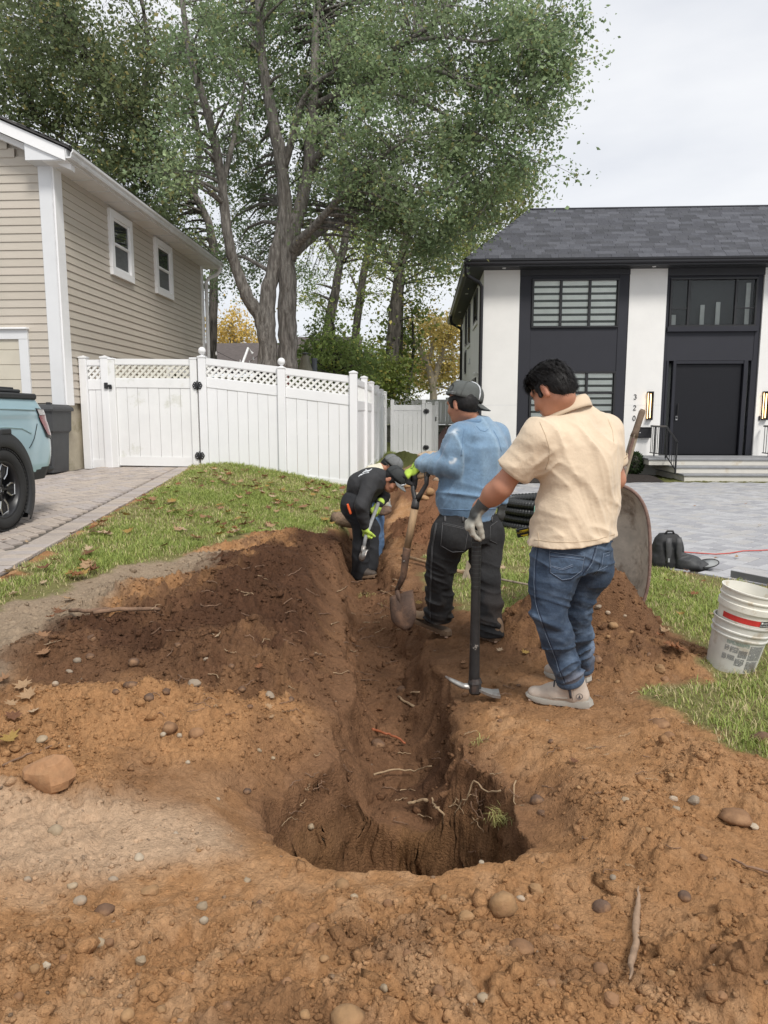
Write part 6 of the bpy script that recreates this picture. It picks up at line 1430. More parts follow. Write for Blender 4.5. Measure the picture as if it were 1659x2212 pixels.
def standing_blue():
 J=lambda x,y,Y:A3(atY(x,y,Y));c=atZ(1005,1370,0)
 t=thing('person','man in blue sweatshirt, black jeans and backward grey cap leaning on a shovel','person',(c.x,c.y,0),'people digging the trench')
 Fb=A3((-.72,.69,0));Rt=A3((.69,.72,0));yw=math.atan2(.72,.69);secs=[]
 for(px,py,Y,a,b)in((1010,1124,4.58,.188,.150),(1010,1112,4.58,.190,.152),(1010,1096,4.58,.206,.172),(1012,1075,4.58,.212,.176),(1018,1040,4.58,.214,.172),(1026,1000,4.585,.218,.162),(1034,965,4.59,.222,.152),(1034,942,4.60,.196,.132),(1026,924,4.61,.145,.105),(1017,910,4.62,.085,.080)):
  p=J(px,py,Y);secs.append((p[0],p[1],p[2],a,b,yw))
 shL,elL,wrL=J(998,942,4.46),J(979,1007,4.42),J(912,1003,4.56);shR,elR,wrR=J(1070,942,4.75),J(1093,1010,4.78),J(1084,1080,4.72)
 B0=np.array([s[:3]for s in secs]);lo=np.minimum(np.minimum(B0.min(0)-.25,wrL-.08),elL-.1);hi=np.maximum(B0.max(0)+.26,elR+.11);lo[2]=secs[0][2]-.05;hi[2]=secs[-1][2]+.04;F=Field(lo,hi,.0068)
 F.loft(secs,0);F.cone(J(1024,930,4.60),shL,.075,.080,.05);F.cone(J(1036,930,4.60),shR,.075,.078,.05)
 F.chain([shL,shL+(elL-shL)*.55,elL,elL+(wrL-elL)*.5,elL+(wrL-elL)*.88,wrL],[.084,.078,.066,.060,.050,.040],.035);F.chain([shR,elR,wrR],[.082,.064,.044],.035)
 axF=(wrL-elL)/np.linalg.norm(wrL-elL)
 def folds(x,y,z):
  u=x*Rt[0]+y*Rt[1];hz=z-secs[2][2];v=ridged(u+.12*z,y*.2,z,(13,3,1.6),3)**3.5*sst((hz-.12)/.2);low=ridged(u*.7,y,z+.22*u,(4,4,16),7)**2.2*sst((.22-hz)/.14)*sst(hz/.02)
  q=(x-elL[0])*axF[0]+(y-elL[1])*axF[1]+(z-elL[2])*axF[2];dl=np.sqrt((x-elL[0])**2+(y-elL[1])**2+(z-elL[2])**2);fo=sst((.32-dl)/.08)*sst((q+.06)/.06)
  bun=ridged(q*1.0+.5*z,x*.1,z*.4,(26,3,12),9)**2;dsh=np.exp(-(((x-shL[0])**2+(y-shL[1])**2+(z-shL[2]+.06)**2)/.014));arc=ridged(np.sqrt((x-shL[0]-.1)**2+(z-shL[2]-.05)**2),y*.1,z*.1,(22,2,2),12)**2
  return-.019*(v-.2)-.018*low-.012*fo*(bun-.3)-.016*dsh*(arc-.3)-.004*(ridged(x,y,z,(16,16,10),5)-.5)
 F.push(folds);F.cut((0,0,secs[0][2]+.004),(0,0,-1));F.cut(wrL,axF)if False else None
 eb=elL+V3(0,0,0)
 def col(V):
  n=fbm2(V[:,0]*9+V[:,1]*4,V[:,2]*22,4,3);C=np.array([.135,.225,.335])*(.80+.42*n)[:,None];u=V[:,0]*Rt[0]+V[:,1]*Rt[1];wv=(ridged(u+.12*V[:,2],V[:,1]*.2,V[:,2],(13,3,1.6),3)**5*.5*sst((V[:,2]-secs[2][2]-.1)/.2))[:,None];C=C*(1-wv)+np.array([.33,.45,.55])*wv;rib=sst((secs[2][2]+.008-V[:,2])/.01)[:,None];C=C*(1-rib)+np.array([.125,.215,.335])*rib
  mark=lambda p,r:np.exp(-(((V-A3(p))**2).sum(1)/r**2))
  e=J(974,990,4.36);dd=np.sqrt(((V-e)**2).sum(1));ring=np.exp(-((dd-.030)/.008)**2)*(V[:,0]>e[0]-.012)*(V[:,1]<e[1]+.06);w=np.clip(ring*.8*(n>.4)+.7*mark(J(982,932,4.38),.022)*(n>.45),0,1)[:,None]
  return C*(1-w)+np.array([.62,.66,.68])*w
 sw=skin('sweatshirt',F,m_sweat,t,col);st_=bvh(sw)
 p0=J(1017,913,4.57);Mx=Vector((-.1,.12,1)).to_track_quat('Z','Y').to_matrix().to_4x4();Mx.translation=Vector(p0);g=G();g.lathe([(.078,-.018),(.084,-.006),(.082,.008),(.074,.012),(.070,0)],28,Mx,cap=False);ob('neck_rib',g,m_rib,sw,True)
 for nm,pts in(('shoulder_seam',[(1003,925),(1000,945),(999,965),(996,985)]),('shoulder_seam',[(1066,930),(1077,950),(1083,975)]),('neck_patch_seam',[(1029,921),(1038,930),(1048,932),(1058,924)]),('hem_seam',[(950,1099),(985,1101),(1030,1102),(1072,1098)])):stitch(nm,sw,st_,[J(x,y,4.4)for x,y in pts],m_rib,sw,.003,.0)
 hc=J(998,873,4.58);fw,up=A3((-.68,.70,-.20)),A3((-.12,.12,1));H,P,M=head_field(hc,fw,up,1.0,.005,[J(1013,906,4.60),J(1020,925,4.6)])
 Bd=Field(lo-.02,hi+.02,.01);Bd.loft([(s[0],s[1],s[2],s[3]-.035,s[4]-.035,s[5])for s in secs[1:-2]],0);Bd.chain([shL,elL,wrL+axF*.02],[.055,.045,.028],.03);Bd.chain([shR,elR,wrR],[.055,.045,.028],.03);Bd.chain([J(1020,935,4.6),J(1015,908,4.6)],[.06,.055],.03)
 skin('body',[H,Bd],m_skin,t,lambda V:skin_col(V,hc,fw,up));short_hair(t,hc,P,M,1.0,.055)
 cp=cap(t,P(-.016,.018,0),A3((.92,.30,-.34)),A3((.34,.10,1)),1.06,m_cap,m_cap,P,M,stripe=4,opening=True)
 hipL,knL,anL=J(968,1150,4.50),J(950,1240,4.58),J(948,1330,4.70);hipR,knR,anR=J(1045,1150,4.66),J(1049,1250,4.56),J(1060,1362,4.47);pts=np.array([hipL,knL,anL,hipR,knR,anR]);lo=pts.min(0)-.17;hi=pts.max(0)+.17;hi[2]=J(1010,1098,4.58)[2];F=Field(lo,hi,.0068);pc=[J(1010,1104,4.58),J(1010,1125,4.58),J(1008,1160,4.58)]
 F.loft([(pc[2][0],pc[2][1],pc[2][2]-.03,.172,.150,yw),(pc[2][0],pc[2][1],pc[2][2]+.01,.190,.162,yw),(pc[1][0],pc[1][1],pc[1][2],.184,.146,yw),(pc[0][0],pc[0][1],pc[0][2],.182,.142,yw)],0)
 for hp in(hipL,hipR):F.ell(hp-Fb*.05+V3(0,0,-.02),(.10,.10,.13),None,.05)
 F.chain([hipL,hipL+(knL-hipL)*.5,knL,knL+(anL-knL)*.5,anL,anL+V3(0,0,-.03)],[.106,.098,.084,.083,.088,.086],.04);F.chain([hipR,hipR+(knR-hipR)*.5,knR,knR+(anR-knR)*.5,anR,anR+V3(0,0,-.02)],[.106,.096,.083,.081,.079,.078],.04)
 def jf(x,y,z):
  zk,za=knL[2],anL[2];w=.03*vn3(x*8,y*8,z*8,2);an=np.exp(-((z-za-.06)/.11)**2);kn=np.exp(-((z-zk)/.12)**2);r1=ridged(x+w,y,z+.3*x+w,(5,5,24),4)**3;r2=ridged(x+.3*z,y,z,(12,10,4),6)**2
  return-.026*an*(r1-.35)-.014*kn*(r1-.3)-.011*(r2-.3)
 F.push(jf);F.trim(anL+V3(0,0,-.035),V3(0,0,-1),.14);F.trim(anR+V3(0,0,-.028),V3(0,0,-1),.13)
 def jc(V):
  n=fbm2(V[:,0]*8+V[:,1]*4,V[:,2]*8,4,5);d=sst((n-.48)/.2)*sst((.45-V[:,2])/.4)*.55;return np.array([.0135,.0135,.0145])*(.7+.8*n)[:,None]*(1-d[:,None])+np.array([.075,.055,.042])*d[:,None]
 jn=skin('black_jeans',F,m_bden,t,jc);jt=bvh(jn);Q=lambda L:[J(x,y,4.42)for x,y in L];mth=mat('grey_thread',(.085,.085,.088),.85)
 patch('pocket',jt,Q([(957,1130),(1012,1142),(1004,1188),(953,1180)]),m_bpk,jn,.004);patch('pocket',jt,Q([(1058,1137),(1074,1126),(1073,1172),(1058,1166)]),m_bpk,jn,.004)
 for s_ in([(957,1130),(1012,1142)],[(957,1133),(1012,1145)],[(957,1130),(953,1178),(978,1192),(1003,1190),(1012,1142)],[(1058,1137),(1074,1126)],[(1058,1137),(1057,1166),(1073,1174)],[(1034,1116),(1034,1140),(1026,1180)],[(943,1130),(934,1180),(931,1230),(929,1300),(930,1340)],[(945,1131),(936,1180),(933,1230),(931,1300)]):stitch('stitch',jn,jt,Q(s_),mth,jn,.0022,.004)
 for x in(962,1000,1034,1062):stitch('belt_loop',jn,jt,Q([(x,1116),(x,1127)]),mth,jn,.007,.003)
 boot(t,J(886,1338,4.80),J(972,1358,4.68),anL,m_work,np.array([.27,.175,.10]),.10,True,m_gum);boot(t,J(1036,1380,4.55),J(1079,1382,4.42),anR,m_work,np.array([.20,.13,.08]),.10,False,m_gum)
 F=hand_field(wrL+axF*.012,A3((-.80,.05,-.60)),A3((-.55,-.30,.78)),[(55,62,40),(60,65,40),(62,66,42),(64,66,44)],1.32,.0046,.05,(.2,.75),axF,.05);wq=wrL.copy()
 def gc(V):
  q=V-wq;N=A3((-.55,-.30,.78));N=N/np.linalg.norm(N);A=A3((-.80,.05,-.60));b=q@N;al=q@A;dk=np.maximum(sst((-.004-b)/.012),sst((al-.118)/.012))[:,None];n=fbm2(V[:,0]*50,V[:,2]*50,2,3)[:,None];ink=((np.abs(np.sqrt((al-.055)**2+(q@np.cross(A,N))**2)-.018)<.003)&(b>.01))[:,None];C=np.array([.44,.62,.075])*(1-dk)+np.array([.022,.022,.024])*dk
  C=np.where(ink,np.array([.05,.09,.02]),C);return C*(.8+.35*n)
 skin('glove',F,m_neon,t,gc)
 F=hand_field(wrR+V3(0,0,-.01),A3((-.05,0,-1)),A3((.75,-.6,0)),(24,28,22),1.12,.0048,.08,(.3,.35),V3(.05,0,-1),.07);skin('glove',F,m_glovel,t,lambda V:np.tile(np.array([.045,.046,.044]),(len(V),1))*(.8+.5*fbm2(V[:,0]*30,V[:,2]*30,2,3))[:,None])
 Mx=Matrix.Translation(Vector(wrR)+Vector((0,0,.045)));ob('glove_trim',G().lathe([(.046,0),(.048,.002),(.046,.004)],20,Mx,cap=False),m_neon2,t,True)
m_neon2=mat('neon_trim',(.40,.52,.06),.7);m_bpk=mat('black_pocket',(.015,.015,.016),.85,.35,50,.3,300)
standing_blue()
# ------- two men bent over the far end of the trench
def bent_black():
 J=lambda x,y,Y:A3(atY(x,y,Y));Y=7.25;c=atY(788,1190,Y);m_blk=mat('black_jersey',(.024,.024,.026),.8,.15,10,.2,200);m_wp=mat('black_workwear',(.014,.015,.018),.85,.3,14,.25,120)
 t=thing('person','man in black long sleeved shirt and dark cap bent over digging in the trench','person',(c.x,c.y,-.2),'people digging the trench')
 pel,ch,nk=J(772,1088,Y),J(803,1040,Y),J(826,1030,Y);side=A3((.15,1,0));shN,shF=J(801,1042,Y-.17),J(815,1046,Y+.19)
 elN,wrN=J(780,1093,Y-.33),J(788,1140,Y-.26);elF,wrF=J(829,1074,Y+.17),J(819,1089,Y+.02);lo=np.minimum(pel,wrN)-.24;hi=np.maximum(np.maximum(nk,shF),wrF)+.22;F=Field(lo,hi,.0095)
 F.cone(pel+V3(.02,0,.03),J(784,1052,Y),.135,.150,.05,side,1.18);F.cone(J(784,1050,Y),ch,.152,.148,.06,side,1.25);F.cone(ch,nk,.13,.065,.05,side,1.25);F.cone(ch,shN,.10,.082,.05);F.cone(ch,shF,.10,.08,.05)
 F.chain([shN,elN,wrN+(elN-wrN)*.12],[.082,.064,.044],.03);F.chain([shF,elF,wrF],[.078,.058,.042],.03);F.push(lambda x,y,z:-.010*(ridged(x+z,y,z-.5*x,(7,5,9),4)**2-.3)-.005*(ridged(x,y,z,(16,14,20),6)**2-.3))
 sh=skin('long_sleeved_shirt',F,m_blk,t);tr_=bvh(sh)
 for s_ in([(783,1022),(790,1017),(800,1016)],[(779,1027),(786,1023),(797,1021)],[(774,1030),(781,1024)],[(790,1014),(795,1019),(803,1013)],[(786,1019),(797,1018)]):stitch('back_print',sh,tr_,[J(x,y,Y-.1)for x,y in s_],m_print,sh,.006,.0)
 hc=J(847,1037,Y-.01);fw,up=A3((.55,-.22,-.72)),A3((.72,-.10,.60));H,P,M=head_field(hc,fw,up,1.0,.007,[J(832,1034,Y),ch]);B=Field(lo,hi,.014);B.cone(pel,ch,.09,.10,.04);B.chain([shN,elN,wrN],[.05,.042,.030],.03);B.chain([shF,elF,wrF],[.05,.042,.03],.03);B.cone(ch,nk,.08,.05,.04);B.cone(wrN+(elN-wrN)*.15,wrN,.031,.03,.02)
 skin('body',[H,B],m_skin,t,lambda V:skin_col(V,hc,fw,up));short_hair(t,hc,P,M,1.0,.05);cr=cap(t,P(-.006,.032,0),fw+up*.05,up,1.04,m_cap2,m_cap3,P,M)
 q=Vector(P(.103,.080,-.02));ob('cap_emblem',G().tube([Vector(P(.112,.055,-.05)),Vector(P(.118,.075,-.02)),Vector(P(.112,.060,.01)),Vector(P(.115,.085,.03))],.006,5),m_print,cr,True)
 hpN,hpF=J(768,1100,Y-.11),J(776,1096,Y+.11);knN,anN=J(783,1140,Y-.12),J(776,1190,Y-.10);knF,anF=J(800,1142,Y+.1),J(800,1196,Y+.02);anN[2]=gz(anN[0],anN[1])+.09;anF[2]=gz(anF[0],anF[1])+.09;p_=np.array([hpN,hpF,knN,anN,knF,anF]);F=Field(p_.min(0)-.19,p_.max(0)+.2,.01);F.cone(pel+V3(-.01,-.07,0),pel+V3(-.01,.08,0),.155,.15,.04);F.chain([hpN,knN,anN],[.128,.094,.082],.04);F.chain([hpF,knF,anF],[.125,.092,.08],.04);F.push(lambda x,y,z:-.012*(ridged(x+.4*z,y,z+.3*x,(6,6,14),3)**2-.3))
 jn=skin('work_trousers',F,m_wp,t);q=J(754,1101,Y-.27);ax=Vector((.35,0,-1)).normalized();Mx=Vector(ax).to_track_quat('Z','Y').to_matrix().to_4x4();h=bvh(jn).find_nearest(Vector(q));Mx.translation=h[0]+Vector((-.01,-.02,0))
 g=G();g.box((0,0,0),(.035,.022,.11),.006,Mx);kn_=ob('utility_knife',g,mat('orange_plastic',(.75,.115,.03),.45),t);g=G();g.box((.0,-.004,-.045),(.03,.02,.02),.004,Mx);g.box((0,-.006,.02),(.012,.02,.05),.003,Mx);ob('knife_slider',g,m_black,kn_)
 for a,s_ in((anN,-1),(anF,1)):boot(t,a+V3(.17,s_*.03,-.10),a+V3(-.09,0,-.10),a,m_work,np.array([.06,.045,.035]),.1,False,m_gum)
 ne=lambda V:np.array([.46,.62,.10])*(.75+.45*fbm2(V[:,0]*40,V[:,2]*40,2,3))[:,None]
 skin('glove',hand_field(wrN,A3((.12,.25,-.95)),A3((-.6,-.75,-.1)),(50,60,40),1.15,.0062,.06,(.3,.6),V3(0,0,-1),.03),m_neon,t,ne);skin('glove',hand_field(wrF,A3((-.55,-.25,-.75)),A3((.2,-.9,.3)),(50,60,40),1.15,.0062,.06,(.3,.6),V3(-.5,0,-.8),.03),m_neon,t,ne)
 return wrN,wrF
def bent_back():
 J=lambda x,y,Y:A3(atY(x,y,Y));Y=8.0;c=atY(812,1165,Y);m_crm=mat('cream_shirt',(.62,.58,.46),.85,.1,8)
 t=thing('person','man in cream shirt, grey cap and jeans bent down behind the man in black','person',(c.x,c.y,-.15),'people digging the trench')
 pel,ch,nk=J(785,1090,Y),J(808,1032,Y),J(824,1012,Y);side=A3((.1,1,0));shN,shF=J(812,1034,Y-.17),J(818,1030,Y+.18);elN,wrN=J(818,1060,Y-.2),J(830,1087,Y-.1);elF,wrF=J(825,1055,Y+.2),J(834,1078,Y+.1);lo=np.minimum(pel,wrN)-.22;hi=np.maximum(np.maximum(nk,shF),wrF)+.22;F=Field(lo,hi,.012)
 F.cone(pel,ch,.14,.145,.05,side,1.2);F.cone(ch,nk,.12,.06,.05,side,1.2);F.chain([ch,shN,elN,wrN],[.1,.08,.06,.045],.04);F.chain([ch,shF,elF,wrF],[.1,.08,.06,.045],.04);F.push(lambda x,y,z:-.01*(ridged(x,y,z,(9,9,9),4)**2-.3));skin('shirt',F,m_crm,t)
 hc=J(842,1009,Y);fw,up=A3((.62,-.15,-.62)),A3((.62,-.05,.72));H,P,M=head_field(hc,fw,up,.98,.008,[J(830,1010,Y),ch]);B=Field(lo,hi,.016);B.cone(pel,ch,.09,.1,.04);B.cone(ch,nk,.08,.05,.04);B.chain([shN,elN,wrN],[.05,.042,.032],.03);B.chain([shF,elF,wrF],[.05,.042,.032],.03);skin('body',[H,B],m_skin,t,lambda V:skin_col(V,hc,fw,up));short_hair(t,hc,P,M,.98,.05);cr=cap(t,P(-.006,.030,0),fw,up,1.02,m_cap3,m_cap3,P,M);
 for d in(-.03,0):ob('cap_emblem',G().tube([Vector(P(.108,.050,d-.02)),Vector(P(.115,.070,d)),Vector(P(.110,.088,d+.02))],.007,5),m_print,cr,True)
 ob('headband',G().tube([Vector(P(-.10,.01,-.03)),Vector(P(-.06,.012,-.085)),Vector(P(0,.014,-.10))],.006,5),m_cap2,cr,True)
 hpN,hpF,knN,anN,knF,anF=J(775,1085,Y-.1),J(780,1083,Y+.1),J(806,1118,Y-.1),J(812,1160,Y-.1),J(812,1120,Y+.1),J(816,1162,Y+.1);anN[2]=gz(anN[0],anN[1])+.09;anF[2]=gz(anF[0],anF[1])+.09;p_=np.array([hpN,hpF,knN,anN,knF,anF]);F=Field(p_.min(0)-.17,p_.max(0)+.18,.012);F.cone(pel+V3(0,-.07,0),pel+V3(0,.07,0),.15,.15,.04);F.chain([hpN,knN,anN],[.12,.088,.075],.04);F.chain([hpF,knF,anF],[.12,.088,.075],.04);F.push(lambda x,y,z:-.01*(ridged(x,y,z,(6,6,14),3)**2-.3));skin('jeans',F,m_denim,t,lambda V:np.array([.085,.15,.26])*(.6+.8*fbm2(V[:,0]*9,V[:,2]*9,3,3))[:,None])
 for a,s_ in((anN,-1),(anF,1)):boot(t,a+V3(.16,s_*.02,-.1),a+V3(-.09,0,-.1),a,m_work,np.array([.03,.028,.027]),.1,False,m_gum)
 gr=lambda V:np.tile(np.array([.30,.31,.30]),(len(V),1));skin('glove',hand_field(wrN,A3((.3,-.1,-.9)),A3((.7,-.6,.2)),(50,60,40),1.15,.008,.06,(.3,.6),V3(0,0,-1),.03),m_glovel,t,gr);skin('glove',hand_field(wrF,A3((.3,-.1,-.9)),A3((.7,-.6,.2)),(50,60,40),1.15,.008,.06,(.3,.6),V3(0,0,-1),.03),m_glovel,t,gr)
bent_back();_hands=bent_black()
# ========= TOOLS AND LOOSE THINGS
m_wood=mat('worn_wood',(.36,.235,.13),.7,.22,14,.25,80,col2=(.20,.135,.085),c2=(.5,.7),c2scale=6,stretch=(3,3,.6))
m_woodg=mat('grey_wood',(.33,.27,.20),.85,.25,16,.35,60,col2=(.18,.14,.105),c2=(.48,.66),c2scale=7,stretch=(4,4,.7))
m_woodd=mat('grip_wood',(.16,.115,.08),.75,.25,20,.3,60)
m_steel=mat('bare_steel',(.38,.37,.35),.45,.25,14,.2,80,metal=.7,col2=(.16,.10,.07),c2=(.5,.66),c2scale=9)
m_rust=mat('muddy_steel',(.085,.050,.034),.75,.35,12,.4,60,col2=(.16,.09,.055),c2=(.48,.62),c2scale=10)
m_iron=mat('black_iron',(.028,.026,.026),.5,.3,16,.25,60,col2=(.07,.045,.035),c2=(.55,.7),c2scale=9)
m_tape=mat('black_grip',(.014,.014,.014),.6,.2,40);m_paint=mat('chipped_black_paint',(.022,.022,.023),.45,.3,20,.2,60,col2=(.42,.38,.34),c2=(.66,.70),c2scale=9)
V=Vector
def text_geo(s,size,align='CENTER'):
 cu=bpy.data.curves.new('txt','FONT');cu.body=s;cu.size=size;cu.align_x=align;cu.resolution_u=2
 o=bpy.data.objects.new('txt',cu);COL.objects.link(o);dg=bpy.context.evaluated_depsgraph_get();me=bpy.data.meshes.new_from_object(o.evaluated_get(dg));vs=[v.co.copy()for v in me.vertices];fs=[tuple(p.vertices)for p in me.polygons]
 bpy.data.objects.remove(o);bpy.data.curves.remove(cu);bpy.data.meshes.remove(me);return vs,fs
t=thing('shovel','D handled shovel with wooden shaft and muddy blade held by the man in blue','shovel',(-.1,4.5,0))
Y4=4.52;ga,gb=atY(893,1031,Y4+.05),atY(923,1025,Y4-.03);yk=atY(899,1083,Y4);w1=atY(897,1093,Y4);w2=atY(879,1186,Y4);s2=atY(871,1246,Y4);nk=atY(857,1276,Y4+.02)
ob('grip',G().tube([ga,gb],.019,12),m_wood,t,True)
yl=[ga+V((.004,0,0)),ga.lerp(yk,.5)+V((-.012,0,0)),yk+V((-.008,0,.02)),yk];yr=[gb+V((-.004,0,0)),gb.lerp(yk,.35)+V((.020,0,0)),gb.lerp(yk,.7)+V((.010,0,0)),yk]
ob('yoke',G().tube(yl,[.017,.014,.016,.022],8).tube(yr,[.017,.014,.016,.022],8).tube([yk+V((0,0,.015)),w1,w1+(w2-w1)*.06],[.022,.026,.026],10),m_iron,t,True)
for p in(ga,gb):ob('rivet',G().tube([p+V((-.02,0,0)),p+V((.02,0,0))],.013,8),m_iron,t)
ob('shaft',G().tube([w1,w1.lerp(w2,.5),w2],[.024,.023,.0225],12),m_wood,t,True);ob('socket',G().tube([w2+(w1-w2)*.03,w2,s2,nk],[.0255,.0265,.021,.015],12),m_rust,t,True)
ob('rivet',G().tube([w2.lerp(s2,.4)+V((-.01,-.03,0)),w2.lerp(s2,.4)+V((.01,.03,0))],.005,6),m_steel,t)
def blade(par,top,tip,wd,W,m,bow=.035,name='blade'):
 top,tip=V(top),V(tip);ax=(tip-top);L=ax.length;ax.normalize();W=V(W);W=(W-ax*W.dot(ax)).normalized();N=W.cross(ax);rows_=[]
 for j in range(13):
  v=j/12;hw=wd*(.93+.1*v if v<.55 else max(.02,math.cos((v-.55)/.45*1.5)**.8*.985));r_=[]
  for i in range(13):
   u=-1+i/6;r_.append(top+ax*L*v+W*hw*u+N*(bow*(u*u-.3)*(1-.4*v)-bow*.5*math.sin(v*3)+(.012*math.exp(-(u/.22)**2)*(1-v))))
  rows_.append(r_)
 o=ob(name,G().grid(rows_),m,par,True);o.modifiers.new('thick','SOLIDIFY').thickness=.004
 st=G()
 for s_ in(-1,1):st.tube([rows_[0][6+s_*2],rows_[0][6+s_*6]],.007,6)
 ob('step',st,m,par);return o
blade(t,atY(863,1284,Y4),atY(879,1362,Y4-.10),.100,(.80,-.58,-.16),m_rust,.035);ob('frog',G().tube([nk,atY(861,1290,Y4-.01),atY(867,1312,Y4-.04)],[.017,.019,.006],8,flat=(1.3,.7)),m_rust,t,True)
t=thing('pickaxe','mattock pick with black taped handle under the gloved hand','pickaxe',(.29,3.6,0));hb,ht_=atY(1024,1484,3.6),atY(1030,1128,3.57)
ob('handle',G().tube([hb,hb.lerp(ht_,.08),hb.lerp(ht_,.35),hb.lerp(ht_,.75),ht_],[.0285,.025,.0225,.020,.019],14,flat=(1.12,.9)),m_paint,t,True)
for k in range(15):
 p=hb.lerp(ht_,.60+k*.026);q=p+(ht_-hb)*.022;ob('grip_wrap',G().tube([p,p.lerp(q,.5),q],[.0213,.0219,.0213],14,cap=False,flat=(1.12,.9)),m_tape,t,True)
 if k:ob('wrap_edge',G().tube([p-V((0,0,.0006)),p+V((0,0,.0006))],.0222,14,cap=False,flat=(1.12,.9)),MATS['grey_cap'],t)
hc_=atY(1026,1486,3.6);g=G();g.box(hc_+V((0,0,.004)),(.062,.066,.075),.014);g.tube([hc_+V((0,0,.03)),hc_+V((0,0,.055))],[.038,.029],12);ob('eye',g,m_iron,t)
pt=[hc_+V((-.02,0,.008)),atY(1000,1482,3.61),atY(980,1472,3.63),atY(962,1461,3.65)];ob('pick_arm',G().tube(pt,[.024,.020,.016,.007],8,flat=(.75,1)),m_steel,t,True)
g=G();rows_=[]
for j,(x,y,h,Yo)in enumerate(((1034,1489,.020,0),(1048,1494,.030,-.01),(1063,1498,.042,-.02),(1079,1499,.050,-.03))):
 c=atY(x,y,3.59+Yo);rows_.append([c+V((0,-h,.008)),c+V((0,h,.008)),c+V((0,h,-.006)),c+V((0,-h,-.006))])
g.grid(rows_,closed=True);g.f.append((12,13,14,15));ob('adze',g,m_steel,t)
t=thing('digging_tool','steel shafted digging tool in the neon gloves of the man in black','shovel',(-.6,7.1,-.1));a,b,c=atY(815,1093,7.22),atY(791,1156,7.0),atY(784,1190,6.95)
ob('shaft',G().tube([a+(a-b)*.10,b,c],.019,10),mat('painted_shaft',(.26,.265,.27),.5,.2,20),t,True);blade(t,c,atY(782,1212,6.9),.07,(.5,-.85,.0),m_steel,.03);ob('socket',G().tube([c+(b-c)*.3,c-(b-c)*.2],[.024,.02],8),m_steel,t,True)
t=thing('shovel','brown shovel blade held by the man bent behind the man in black','shovel',(-.3,7.9,.2));blade(t,atY(826,1094,7.85),atY(828,1113,7.8),.10,(1,.2,0),m_rust,.03);ob('shaft',G().tube([atY(826,1094,7.85),atY(836,1072,8.0)],.018,8),m_wood,t,True)
a,b=atZ(622,1050,.42),atY(734,1064,11.1);a=atY(622,1051,11.3);t=thing('mattock','wooden handled mattock lying on the lawn under the white fence','mattock',tuple(a));ob('handle',G().tube([a,a.lerp(b,.5),b],[.024,.02,.026],10),m_wood,t,True)
g=G();c=b+V((.03,0,-.01));rows_=[[c+V((dx*w,-.02,dz)),c+V((dx*w+.0,.02,dz)),c+V((-dx*w,.02,dz)),c+V((-dx*w,-.02,dz))]for dx,w,dz in((1,.035,.06),(1,.04,-.02),(1,.07,-.12),(1,.085,-.22))];g.grid(rows_,closed=True);g.f+=[(3,2,1,0),(12,13,14,15)];ob('head',g,m_woodg,t)
t=thing('hoe','hoe with long wooden handle lying on the grass behind the man in blue','hoe',(.2,6.2,.05));P_=[gp(868,1211,.05),gp(960,1238,.05),gp(1012,1253,.05),gp(1080,1264,.05),gp(1142,1277,.05)];ob('handle',G().tube(P_[:3],.017,8),m_wood,t,True);ob('handle',G().tube(P_[2:],.010,6),m_woodg,t,True)
c=P_[2];g=G();g.grid([[c+V((-.02,0,.12)),c+V((.02,0,.12))],[c+V((-.03,0,.05)),c+V((.035,0,.05))],[c+V((-.055,-.01,-.02)),c+V((.055,-.01,-.02))],[c+V((-.06,-.02,-.06)),c+V((.05,-.02,-.06))]]);o=ob('head',g,m_woodg,t);o.modifiers.new('thick','SOLIDIFY').thickness=.012
t=thing('spade','dark brown pointed spade blade standing up behind the man in blue','spade',(.5,14,.3));a,b=atY(961,985,14),atY(965,922,14);blade(t,a,b,.15,(1,.1,0),mat('dark_brown_steel',(.035,.018,.015),.7,.3,10),.05);ob('shaft',G().tube([a,V((a.x,a.y+.05,.1))],.02,8),m_wood,t,True)
a,b=atY(1271,1235,4.45),atY(1268,1345,4.45);tag(ob('wooden_handle',G().tube([a,a.lerp(b,.5),b],[.0185,.020,.021],12),mat('pale_wood',(.55,.50,.42),.75,.1,10),None,True),'pale bare handle standing in the loose heap behind the blue jeans','handle')
t=thing('wheelbarrow','grey concrete stained wheelbarrow tipped up on its nose over the soil heap','wheelbarrow',(1.2,4.85,0))
m_tray=mat('stained_tray',(.56,.51,.44),.85,.22,7,.4,60,col2=(.20,.155,.12),c2=(.50,.68),c2scale=6);m_rim=mat('rusty_rim',(.20,.125,.10),.75,.35,18,.4,80,col2=(.40,.37,.33),c2=(.6,.7),c2scale=12)
Wd,Up_=V((.955,-.295,0)),V((-.02,.10,.99)).normalized();Wd=(Wd-Up_*Wd.dot(Up_)).normalized();Nm=Wd.cross(Up_);C0=V((1.185,4.86,.495));sg=lambda v,p:math.copysign(abs(v)**p,v)
ring=lambda s_,dep:[C0+Wd*.365*s_*sg(math.cos(a_),.62)*(1-.10*(math.sin(a_)<0)*abs(math.sin(a_)))+Up_*.49*s_*sg(math.sin(a_),.62)+Nm*dep for a_ in np.linspace(0,2*math.pi,57)[:-1]]
rows_=[ring(1.0,.0),ring(.985,-.012),ring(.95,-.07),ring(.89,-.15),ring(.80,-.215),ring(.66,-.25),ring(.45,-.265),ring(.2,-.268),ring(.02,-.268)]
o=ob('tray',G().grid(rows_,closed=True),m_tray,t,True);o.modifiers.new('thick','SOLIDIFY').thickness=.005
ob('tray_rim',G().tube(ring(1.005,.0)+[ring(1.005,0)[0]],.012,8,cap=False),m_rim,t,True)
